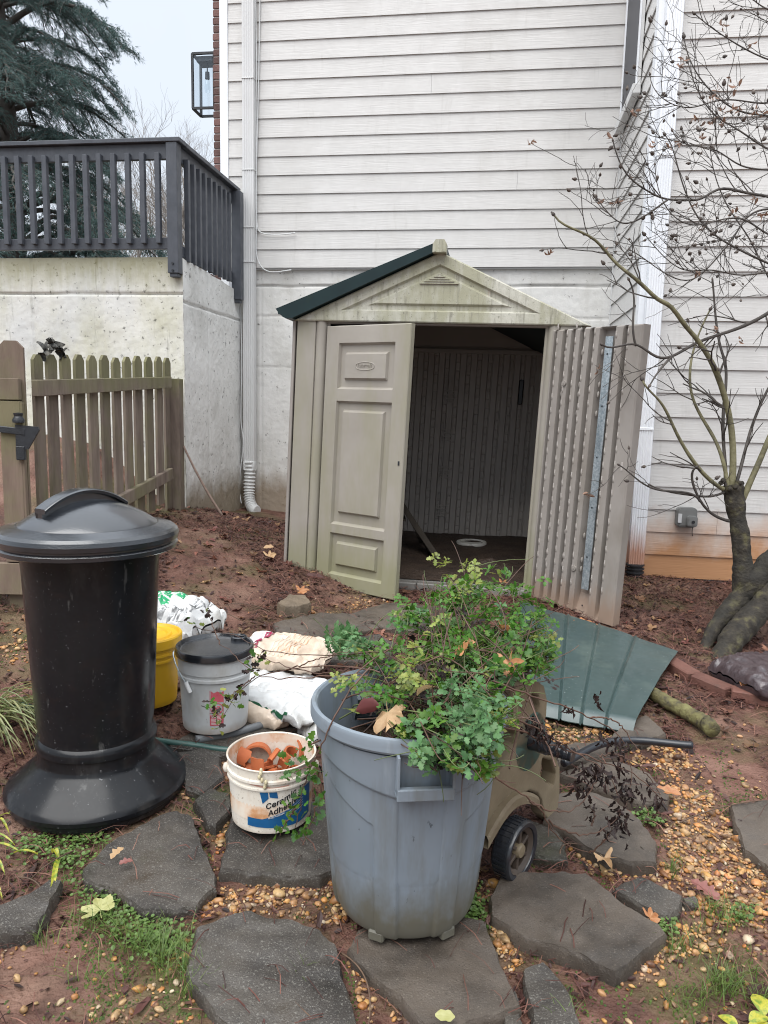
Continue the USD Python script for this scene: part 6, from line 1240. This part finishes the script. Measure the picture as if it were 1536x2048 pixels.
hang('withered_branch', 'withered stems with shrivelled black leaves hanging from the bin to the right',
 [[(985,1362,2.15),(1040,1382,2.2),(1095,1403,2.25),(1150,1422,2.3),(1200,1445,2.35),(1245,1480,2.38),(1262,1530,2.38),(1256,1600,2.36)], [(1000,1455,2.1),(1060,1470,2.2),(1110,1492,2.28),(1180,1515,2.33),(1250,1540,2.38),(1300,1575,2.4),(1330,1608,2.4)],
  [(1000,1435,2.12),(1070,1455,2.2),(1140,1500,2.3),(1200,1535,2.32),(1235,1590,2.32)], [(955,1522,1.98),(1000,1560,2.05),(1050,1592,2.15),(1080,1620,2.2),(1108,1668,2.28),(1150,1698,2.36),(1182,1706,2.42)], [(1060,1603,2.16),(1110,1622,2.22),(1150,1616,2.26),(1180,1585,2.28),(1192,1550,2.3)],
  [(1098,1640,2.22),(1130,1662,2.26),(1180,1668,2.3),(1225,1645,2.32),(1256,1600,2.34)], [(1178,1705,2.4),(1205,1685,2.36),(1228,1650,2.34)], [(1180,1436,2.33),(1225,1440,2.36),(1250,1462,2.38),(1275,1500,2.38)], [(1200,1515,2.33),(1240,1512,2.35),(1290,1545,2.38),(1320,1590,2.4)], [(1182,1650,2.3),(1188,1630,2.3),(1182,1612,2.3)]],
 [(1085,1462,2.22,26,22,30),(1060,1440,2.2,18,14,10),(1185,1545,2.3,34,26,54),(1165,1575,2.3,26,20,22),(1238,1520,2.34,22,34,24),(1250,1590,2.34,26,34,36),(1240,1640,2.33,26,26,40),(1262,1560,2.36,14,40,18),(1300,1575,2.38,14,18,10),(1322,1602,2.4,12,12,10),(1195,1395,2.35,10,14,8),(1245,1490,2.36,18,18,12),(1140,1416,2.3,10,14,7),(1205,1480,2.34,14,20,10),(1184,1612,2.3,8,6,4),(1185,1632,2.3,8,6,4),(1215,1665,2.33,8,6,4),(1110,1490,2.25,30,14,14)],
 'stem', ['dead_leaf'], .003, 3, True, (.016, .032))
hang('trailing_stem', 'brown trailing stems with sparse green leaves reaching over the grey bucket',
 [[(850,1292,2.35),(760,1302,2.4),(690,1308,2.5),(600,1309,2.65),(520,1295,2.8),(470,1272,2.85),(420,1262,2.85),(388,1252,2.85)], [(760,1345,2.25),(690,1332,2.35),(600,1335,2.5),(530,1348,2.6),(490,1372,2.65),(455,1415,2.68),(440,1452,2.68)], [(735,1352,2.3),(650,1352,2.4),(560,1358,2.55),(520,1352,2.6),(470,1312,2.75),(440,1290,2.8)], [(440,1290,2.8),(425,1250,2.82),(412,1215,2.84)], [(700,1335,2.3),(600,1340,2.5),(540,1320,2.55),(525,1310,2.55)], [(510,1352,2.62),(470,1385,2.65),(450,1405,2.66)], [(575,1340,2.55),(640,1318,2.45),(700,1300,2.4)]],
 [(388,1246,2.85,16,12,7),(410,1232,2.84,14,16,7),(520,1318,2.56,22,14,16),(500,1340,2.6,18,10,8),(448,1388,2.66,12,12,8),(475,1392,2.66,16,20,16),(430,1425,2.68,22,12,14),(440,1450,2.68,12,10,8),(420,1405,2.66,12,8,4)],
 'stem', ['mum_leaf', 'mum_leaf_yellow', 'dead_leaf', 'dead_leaf'], .0025, 5, False, (.018, .032))
hang('drooping_stem', 'leafy stem drooping from the grey bin over the white bucket label',
 [[(740,1335,2.15),(705,1375,2.1),(675,1425,2.06),(650,1475,2.06),(635,1510,2.07),(612,1560,2.1),(600,1610,2.12),(590,1655,2.14)], [(640,1500,2.07),(620,1530,2.08),(585,1545,2.1)], [(632,1530,2.08),(640,1590,2.1),(625,1640,2.12),(605,1690,2.13)], [(600,1610,2.12),(575,1640,2.14),(560,1670,2.15)]],
 [(618,1488,2.06,16,12,9),(600,1512,2.08,22,14,16),(628,1545,2.08,20,16,16),(585,1550,2.1,16,12,10),(575,1622,2.13,10,10,6),(600,1600,2.12,14,20,10),(638,1610,2.1,12,18,9),(562,1658,2.14,14,10,8),(602,1668,2.13,16,14,14),(625,1640,2.12,14,12,8),(642,1592,2.1,8,8,4)],
 'stem', ['mum_leaf', 'mum_leaf', 'mum_leaf_blue'], .003, 9, False, (.016, .028))
# things inside the bin
mat('pot_grey', [(.05, .06, .072), (.075, .088, .10)], scale=9, rough=.4)
pc = onZ(742, 1418, .60); pb_ = MB(); d = np.array([-.35, .75, .42]); d /= np.linalg.norm(d); s1 = np.cross(d, [0, 0, 1]); s1 /= np.linalg.norm(s1); s2 = np.cross(s1, d)
V = np.array([pc+s1*a*w+s2*b*w+d*z for z, w in ((0, .048), (.010, .050), (.010, .046), (.11, .040), (.11, .037), (.008, .044)) for a, b in ((-1, -1), (1, -1), (1, 1), (-1, 1))]); F = []
for k in range(5):
    for i in range(4): j = (i+1) % 4; F += [[k*4+i, k*4+j, k*4+4+j], [k*4+i, k*4+4+j, k*4+4+i]]
pb_.add(V, np.array(F)).build('nursery_pot', 'pot_grey', label='empty square grey nursery pot lying in the grey bin', cat='pot')
for k, (px, py, dp, s_, m, lb) in enumerate([(758,1412,2.06,.06,'dry_leaf','big curled brown leaf in the grey bin next to the square pot'),(775,1425,2.04,.06,'leaf_tan','tan leaf lying under the stems at the front of the grey bin'),(1000,1250,2.5,.06,'leaf_orange','orange leaf caught among the green plants near the top'),(1015,1335,2.3,.05,'leaf_orange','orange leaf deep in the plants on the right side of the bin'),(835,1392,2.1,.05,'leaf_tan','pale orange leaf between the stems in the middle of the bin'),(920,1290,2.3,.05,'leaf_orange','rusty leaf behind the long red stem of the heap')]):
    v, f = Mp(cup=.9, curl=.7) if k % 2 else leaf_mesh(2, .2, .42, cup=.7, curl=.5); prim('dead_leaf_piece' if False else 'dry_leaf', (v*s_) @ randrot().T+at(px, py, dp), f, m, None, True, lb, 'leaf')
# feathery grey green weed behind the bin
fw = thing('feathery_weed', 'feathery grey green weed growing behind the grey bin', 'weed', G(690, 1318)); c0 = at(690, 1295, 2.72)
for k in range(90):
    d = np.array([rng.normal(0, .5), rng.normal(0, .5), rng.uniform(.1, 1)]); d /= np.linalg.norm(d); v, f = leaf_mesh(5, .75, .22, n=4, cup=.2, curl=.5); x = d; y = np.cross(x, [0, 0, 1.]); y /= np.linalg.norm(y)+1e-9; R = np.stack([x, y, np.cross(x, y)], 1)
    prim('leaf', (v*rng.uniform(.04, .075)) @ R.T+c0+rng.normal(0, .02, 3), f, 'mum_leaf_blue', fw, True)
# ------------------------------------------------------------------ bare tree at the right
mat('bark_green', [(.075, .065, .035), (.15, .135, .07), (.20, .18, .10)], scale=16, rough=.7, bump=.4, bscale=60, stains=[((.045, .04, .03), 6, .5, .66, (1, 1, 1), .7)])
mat('bark_mossy', [(.014, .011, .008), (.034, .027, .018), (.10, .088, .040)], scale=15, rough=.85, bump=.8, bscale=55, bdist=.012, lo=.36, hi=.70, stains=[((.022, .02, .015), 4, .45, .62, (1, 1, 1), .7)])
mat('bark_twig', [(.036, .030, .026), (.075, .062, .052)], scale=20, rough=.7)
mat('pod', [(.05, .04, .036), (.11, .085, .068)], scale=60, rough=.7, island=.4)
mat('dry_petal', [(.16, .09, .06), (.26, .15, .10)], scale=60, rough=.6, island=.3, trans=.2)
tb = G(1455, 1275); tree = thing('bare_tree', 'bare multi stemmed shrub tree with seed pods before the right siding', 'tree', tb)
def pl3(pts): return [at(*p) for p in pts]
def limb(name, pts, r0, r1, m, n=40, sides=10, jit=.0, power=1., dip=0.):
    p = spline(pl3(pts), n); p[:, 2] -= dip*(1-np.linspace(0, 1, n))**3; rr = r1+(r0-r1)*(1-np.linspace(0, 1, n))**power
    if jit: rr = rr*(1+jit*(meshkit.fbm(p*9, 3, 4)-.5)*2)
    v, f = tube(p, rr, sides)
    if jit: v = v+(meshkit.fbm(v*np.array([26, 26, 11]), 4, 6)-.5)[:, None]*(v-np.array(p)[np.clip(np.arange(len(v))//sides, 0, n-1)])*jit*1.3
    prim(name, v, f, m, tree, True); return p, rr
D0 = 4.62
limb('trunk', [(1462,1282,D0-.05),(1470,1245,D0),(1484,1200,D0),(1487,1150,D0),(1483,1090,D0),(1474,1030,D0),(1466,985,D0),(1462,968,D0)], .10, .052, 'bark_mossy', 130, 26, .34, 3.2)
for pts, r0, r1 in (([(1408,1262,4.42),(1424,1240,4.5),(1442,1222,4.56),(1474,1195,4.6),(1505,1165,4.6),(1550,1125,4.6),(1610,1070,4.6)], .03, .10), ([(1428,1318,4.25),(1446,1288,4.33),(1468,1262,4.42),(1500,1235,4.5),(1545,1190,4.55),(1610,1130,4.6)], .045, .10)):
    limb('root_limb', pts, r0, r1, 'bark_mossy', 90, 22, .34, 1., .16)
limb('root_limb', [(1560,1120,4.6),(1600,1075,4.6),(1640,960,4.58),(1652,760,4.52),(1640,480,4.42),(1622,220,4.35),(1605,20,4.3)], .10, .018, 'bark_mossy', 90, 16, .25)
kn = MB()
for k in range(16): kn.add(*lathe([(0, -.014), (.013, -.008), (.016, .002), (.010, .013), (0, .016)], 8, at(1440+rng.uniform(-4, 44), 972+rng.uniform(-14, 16), D0-.06+rng.uniform(0, .08))))
kn.build('knots', 'bark_mossy', tree, smooth=True)
mains = [
 ([(1463,972,4.6),(1466,900,4.58),(1458,830,4.55),(1442,770,4.5),(1425,728,4.45),(1395,680,4.4),(1368,648,4.35),(1340,612,4.3),(1318,600,4.28),(1290,575,4.25),(1255,545,4.2),(1228,522,4.2),(1190,480,4.15),(1140,455,4.1),(1108,430,4.1)], .021, .005, 'bark_green'),
 ([(1456,975,4.6),(1448,930,4.6),(1430,880,4.62),(1402,832,4.65),(1384,790,4.65),(1380,745,4.66),(1390,690,4.7),(1420,620,4.7)], .013, .005, 'bark_green'),
 ([(1446,978,4.58),(1405,945,4.5),(1375,905,4.45),(1350,860,4.4),(1325,810,4.35),(1300,782,4.3),(1285,760,4.3)], .014, .005, 'bark_green'),
 ([(1472,968,4.62),(1488,910,4.65),(1505,850,4.7),(1530,790,4.7),(1560,740,4.7)], .011, .007, 'bark_twig'),
 ([(1478,1015,4.62),(1500,965,4.6),(1522,915,4.58),(1545,860,4.55),(1575,800,4.5)], .020, .014, 'bark_green'),
 ([(1452,972,4.6),(1448,900,4.62),(1447,820,4.64),(1452,740,4.66),(1440,690,4.68),(1430,620,4.7),(1425,560,4.7)], .012, .006, 'bark_twig'),
 ([(1458,1042,4.6),(1425,1028,4.55),(1400,1000,4.5),(1384,955,4.45),(1392,935,4.42)], .010, .006, 'bark_twig'),
 ([(1400,1003,4.5),(1370,985,4.45),(1310,978,4.35),(1270,955,4.28),(1238,930,4.2)], .008, .003, 'bark_twig'),
 ([(1448,985,4.6),(1410,993,4.55),(1380,990,4.5),(1345,985,4.45),(1300,970,4.4)], .008, .004, 'bark_twig'),
 ([(1575,610,4.6),(1530,630,4.55),(1480,655,4.5),(1430,672,4.45),(1385,690,4.4),(1345,712,4.35),(1310,712,4.3),(1275,690,4.28),(1240,692,4.25),(1205,690,4.2)], .014, .005, 'bark_twig'),
 ([(1345,712,4.35),(1318,742,4.3),(1300,770,4.28)], .008, .004, 'bark_twig'),
 ([(1272,692,4.28),(1266,640,4.25),(1268,600,4.25),(1258,560,4.22)], .007, .004, 'bark_twig'),
 ([(1600,425,4.3),(1545,395,4.3),(1490,385,4.3),(1440,378,4.28),(1400,398,4.25),(1370,400,4.24),(1332,398,4.22),(1292,380,4.2),(1255,350,4.18),(1234,310,4.16),(1226,282,4.15)], .016, .005, 'bark_twig'),
 ([(1335,400,4.22),(1300,425,4.2),(1262,445,4.18),(1235,442,4.16),(1205,412,4.15),(1195,400,4.15)], .009, .004, 'bark_twig'),
 ([(1600,250,4.2),(1540,232,4.2),(1480,222,4.2),(1430,190,4.2),(1390,140,4.2),(1368,75,4.2)], .011, .004, 'bark_twig'),
 ([(1600,140,4.5),(1540,120,4.5),(1480,92,4.5),(1430,60,4.5),(1390,28,4.5)], .010, .004, 'bark_twig'),
 ([(1600,320,4.6),(1540,300,4.6),(1480,262,4.6),(1430,230,4.6),(1395,180,4.6),(1375,120,4.6)], .011, .004, 'bark_twig'),
 ([(1600,560,4.4),(1540,528,4.4),(1480,500,4.4),(1430,470,4.4),(1390,425,4.4),(1360,350,4.4),(1346,300,4.4),(1330,270,4.4)], .013, .004, 'bark_twig'),
 ([(1560,420,4.7),(1500,430,4.7),(1470,470,4.7),(1430,520,4.7),(1380,560,4.7),(1320,540,4.7),(1260,500,4.7)], .012, .004, 'bark_twig'),
 ([(1600,180,4.1),(1540,205,4.1),(1470,200,4.1),(1420,205,4.1),(1380,215,4.1),(1330,200,4.1),(1300,150,4.1)], .010, .003, 'bark_twig'),
 ([(1600,640,4.9),(1540,560,4.9),(1500,480,4.9),(1460,420,4.9),(1430,350,4.9),(1420,280,4.9)], .012, .004, 'bark_twig'),
 ([(1600,480,4.1),(1540,470,4.1),(1490,440,4.1),(1440,440,4.1),(1390,450,4.1),(1345,430,4.1),(1310,330,4.1)], .011, .003, 'bark_twig'),
 ([(1600,60,4.3),(1560,30,4.3),(1520,10,4.3),(1490,-30,4.3)], .010, .004, 'bark_twig'),
 ([(1600,350,4.0),(1540,340,4.0),(1480,330,4.0),(1430,300,4.0),(1380,290,4.0),(1345,262,4.0)], .010, .003, 'bark_twig'),
 ([(1590,560,4.3),(1540,545,4.3),(1480,550,4.3),(1420,540,4.3),(1370,540,4.3),(1320,505,4.3),(1290,470,4.3)], .010, .003, 'bark_twig')]
tw, pods, pets = MB(), [], []
r_ = np.random.default_rng(12)
def twig(p0, d, L, rad, lvl):
    n = 9; pts = [p0]; dd = d/np.linalg.norm(d)
    up = np.array([-.10, -.05, .25]) if r_.random() < .7 else np.array([-.1, 0, -.2])
    for _ in range(n-1):
        dd = dd+up*.09+r_.normal(0, .10, 3); dd /= np.linalg.norm(dd); pts.append(pts[-1]+dd*L/(n-1))
    pts = np.array(pts); tw.tube(pts, np.linspace(rad, max(.0013, rad*.45), n), 5)
    if lvl > 0:
        for _ in range(r_.integers(1, 4)):
            i = r_.integers(2, n-1); t = pts[i]-pts[i-1]; t /= np.linalg.norm(t); s_ = r_.normal(0, 1, 3); s_ -= t*(s_ @ t); s_ /= np.linalg.norm(s_); twig(pts[i], t*.75+s_*.7, L*r_.uniform(.35, .65), rad*.62, lvl-1)
    if r_.random() < (.16 if rad < .004 else .08): pods.append((pts[-1], dd))
    elif r_.random() < .05: pets.append((pts[-1], dd))
for k, (pts, a, b2, m) in enumerate(mains):
    if pts[0][0] >= 1560: pts = [(1640, pts[0][1]+110, 4.45)]+pts
    if k > 11: a, b2 = a*.62, b2*.7
    p, rr = limb('branch', pts, a, b2, m, 44, 8, .12)
    L = np.linalg.norm(np.diff(p, axis=0), axis=1).sum(); nt = int(L*(9.5 if k > 11 else 4.6)); 
    pods.append((p[-1], p[-1]-p[-2]))
    for _ in range(nt):
        i = r_.integers(8, 43); t = p[i]-p[i-1]; t /= np.linalg.norm(t); s_ = r_.normal(0, 1, 3); s_ -= t*(s_ @ t); s_ /= np.linalg.norm(s_); twig(p[i], t*.8+s_*.75, r_.uniform(.16, .42), max(.0024, rr[i]*.45), 2 if k > 11 else 1)
tw.build('twigs', 'bark_twig', tree, smooth=True, kind='stuff')
pm = MB()
for c, d in pods:
    d = d/np.linalg.norm(d); R = np.stack([np.cross(d, [.3, .9, .1]), np.cross(d, np.cross(d, [.3, .9, .1])), d]); R /= np.linalg.norm(R, axis=1, keepdims=True); s_ = r_.uniform(.55, 1.15); v, f = lathe([(0, -.006), (.007, -.004), (.0105, .004), (.009, .013), (.004, .020), (.0055, .024), (0, .021)], 7); pm.add((v*s_) @ R+c, f)
pm.build('seed_pods', 'pod', tree, smooth=True, kind='stuff')
pm = MB()
for c, d in pets+[(at(1435, 660, 4.4), np.array([0, 0, -1.])), (at(1482, 680, 4.4), np.array([0, 0, -1.])), (at(1355, 285, 4.3), np.array([0, 0, 1.])), (at(1222, 275, 4.15), np.array([0, 0, 1.])), (at(1460, 160, 4.2), np.array([0, 0, 1.]))]:
    for k in range(5): v, f = leaf_mesh(1, .1, .22, 5, cup=.5, curl=.3); pm.add((v*r_.uniform(.02, .04)) @ randrot().T+c+r_.normal(0, .006, 3), f)
pm.build('dry_petals', 'dry_petal', tree, kind='stuff')

# ------------------------------------------------------------------ cedar beyond the deck
mat('cedar_bark', [(.045, .04, .036), (.09, .08, .07)], scale=8, rough=.9, bump=.5, bscale=30)
mat('cedar_needle', [(.026, .055, .050), (.052, .098, .088), (.085, .135, .125)], scale=1.2, rough=.6, island=.35, hue=.02, trans=.15)  # glaucous needles, lightened and blued further to stand in for haze
c0 = onY(22, 500, 13.5); c0[2] = 2.3
ced = thing('cedar_tree', 'tall dark blue green cedar with drooping boughs behind the deck railing', 'tree', c0)
n = 30; tz = np.linspace(0, 11.5, n); tp_ = np.stack([c0[0]+.10*np.sin(tz*.6), c0[1]+0*tz, c0[2]+tz], 1); MB().tube(tp_, np.linspace(.22, .04, n), 14).build('trunk', 'cedar_bark', ced, smooth=True)
r_ = np.random.default_rng(21); needles_p, needles_d, tw = [], [], MB()
def bough(z, az, L, name=True):
    d = np.array([math.cos(az), math.sin(az), 0]); b0 = np.array([np.interp(z, tp_[:, 2], tp_[:, 0]), c0[1], z]); t = np.linspace(0, 1, 16)
    p = b0+d*(L*t)[:, None]+np.array([0, 0, 1.])*(L*(.20*np.sin(t*2.2)-.42*t**2.4))[:, None]; p += r_.normal(0, .02*L/2, p.shape)*t[:, None]
    MB().tube(p, np.linspace(.022*L, .008, 16), 7).build('bough', 'cedar_bark', ced, smooth=True)
    side = np.array([-d[1], d[0], 0])
    for k in range(int(L*20)):
        u = r_.uniform(.16, 1)**.8; q = np.array([np.interp(u, t, p[:, i]) for i in range(3)]); sg = r_.choice([-1, 1]); l2 = L*.34*(1.15-u)*r_.uniform(.5, 1.2)+.12; m_ = 7; tt = np.linspace(0, 1, m_)
        dirn = side*sg*r_.uniform(.5, 1)+d*r_.uniform(.2, .9); dirn /= np.linalg.norm(dirn); s_ = q+dirn*(l2*tt)[:, None]+np.array([0, 0, -1.])*(l2*r_.uniform(.25, .75)*tt**2)[:, None]
        tw.tube(s_, np.linspace(.007, .003, m_), 4, False)
        for j in range(1, m_):
            for _ in range(4):
                needles_p.append(s_[j]+r_.normal(0, .03, 3)); dn_ = dirn*.7+np.array([0, 0, -.9*r_.random()-.15])+r_.normal(0, .4, 3); needles_d.append(dn_/np.linalg.norm(dn_))
    for j in range(60): u = r_.uniform(.3, 1); needles_p.append(np.array([np.interp(u, t, p[:, i]) for i in range(3)])+r_.normal(0, .04, 3)); dn_ = d*.5+r_.normal(0, .5, 3)-[0, 0, .3]; needles_d.append(dn_/np.linalg.norm(dn_))
lev = [(z, L) for z, L in ((2.7, 2.9), (3.2, 3.2), (3.75, 3.0), (4.3, 2.5), (4.9, 2.7), (5.5, 2.3), (6.2, 2.1), (6.7, 2.5), (7.3, 2.3), (7.8, 1.8), (8.4, 1.9), (9.1, 1.7), (9.8, 1.5), (10.6, 1.2), (11.6, .9), (12.6, .6))]
for z, L in lev:
    n_b = 9; off = r_.uniform(0, 6.28)
    for k in range(n_b):
        az = off+k*2*np.pi/n_b+r_.normal(0, .2); bough(z+r_.normal(0, .12), az, L*r_.uniform(.75, 1.12))
for z, az, L in ((8.05, -.2, 2.75), (7.0, -.55, 2.5), (5.9, -.25, 2.3), (4.9, .05, 2.9), (8.9, -.3, 2.3), (4.2, -.5, 3.0), (3.3, -.1, 3.3)): bough(z, az, L)
tw.build('branchlets', 'cedar_bark', ced, kind='stuff')
Pn, Dn = np.array(needles_p), np.array(needles_d); n = len(Pn); x = Dn; y = np.cross(x, r_.normal(0, 1, (n, 3))); y /= np.linalg.norm(y, axis=1, keepdims=True); R = np.stack([x, y, np.cross(x, y)], 2)
tv = []; tf = []
for k in range(5):
    a = k*1.257; d = np.array([1, .42*math.cos(a), .42*math.sin(a)]); s_ = np.array([0, -math.sin(a), math.cos(a)])*.035; b_ = len(tv); o = np.array([.12*k/5-.1, 0, 0]); tv += [o-s_, o+s_, o+d*(.75+.25*(k % 2))]; tf.append([b_, b_+1, b_+2])
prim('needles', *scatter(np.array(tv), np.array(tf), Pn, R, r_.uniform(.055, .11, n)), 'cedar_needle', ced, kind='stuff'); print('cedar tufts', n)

# ------------------------------------------------------------------ far bare trees
mat('far_bark', [(.15, .13, .115), (.21, .185, .165)], scale=3, rough=.9)  # distance haze is mixed into this pale bark colour
def far_tree(px, Y, top_py, label, seed, spread=.5):
    r_ = np.random.default_rng(seed); b0 = onY(px, 700, Y); b0[2] = 1.8; hgt = onY(px, top_py, Y)[2]-1.8; t = thing('far_bare_tree', label, 'tree', b0, 'bare trees far behind the deck')
    br_ = MB(); trunk = MB()
    def grow(p, d, L, rad, lvl, mb):
        n = 6; pts = [p]; dd = d
        for _ in range(n-1): dd = dd+r_.normal(0, .10, 3)+np.array([0, 0, .05]); dd /= np.linalg.norm(dd); pts.append(pts[-1]+dd*L/(n-1))
        mb.tube(np.array(pts), np.linspace(rad, rad*.6, n), 3 if lvl < 4 else 6, False)
        if lvl == 0: return
        for k in range(r_.integers(2, 4) if lvl < 5 else 3):
            i = r_.integers(2, n) if k else n-1; s_ = r_.normal(0, 1, 3); s_ -= dd*(s_ @ dd); s_ /= np.linalg.norm(s_); nd = dd*.85+s_*spread*r_.uniform(.5, 1.1); nd /= np.linalg.norm(nd); grow(pts[i], nd, L*r_.uniform(.62, .84), rad*.6, lvl-1, br_)
    grow(b0, np.array([0, 0, 1.]), hgt*.30, hgt*.010, 7, trunk); trunk.build('trunk', 'far_bark', t); br_.build('branches', 'far_bark', t, kind='stuff')
far_tree(372, 27, 190, 'slender bare tree far behind the deck, left of the brick corner', 4); far_tree(300, 31, 215, 'bare tree far behind the deck right of the cedar', 5); far_tree(238, 30, 225, 'bare tree far away partly behind the cedar boughs', 6); far_tree(425, 34, 215, 'bare tree far away half hidden by the lantern corner', 7); far_tree(330, 40, 260, 'low bare tree in the distance between two taller ones', 8); far_tree(180, 38, 260, 'bare tree in the distance seen through the railing', 9)
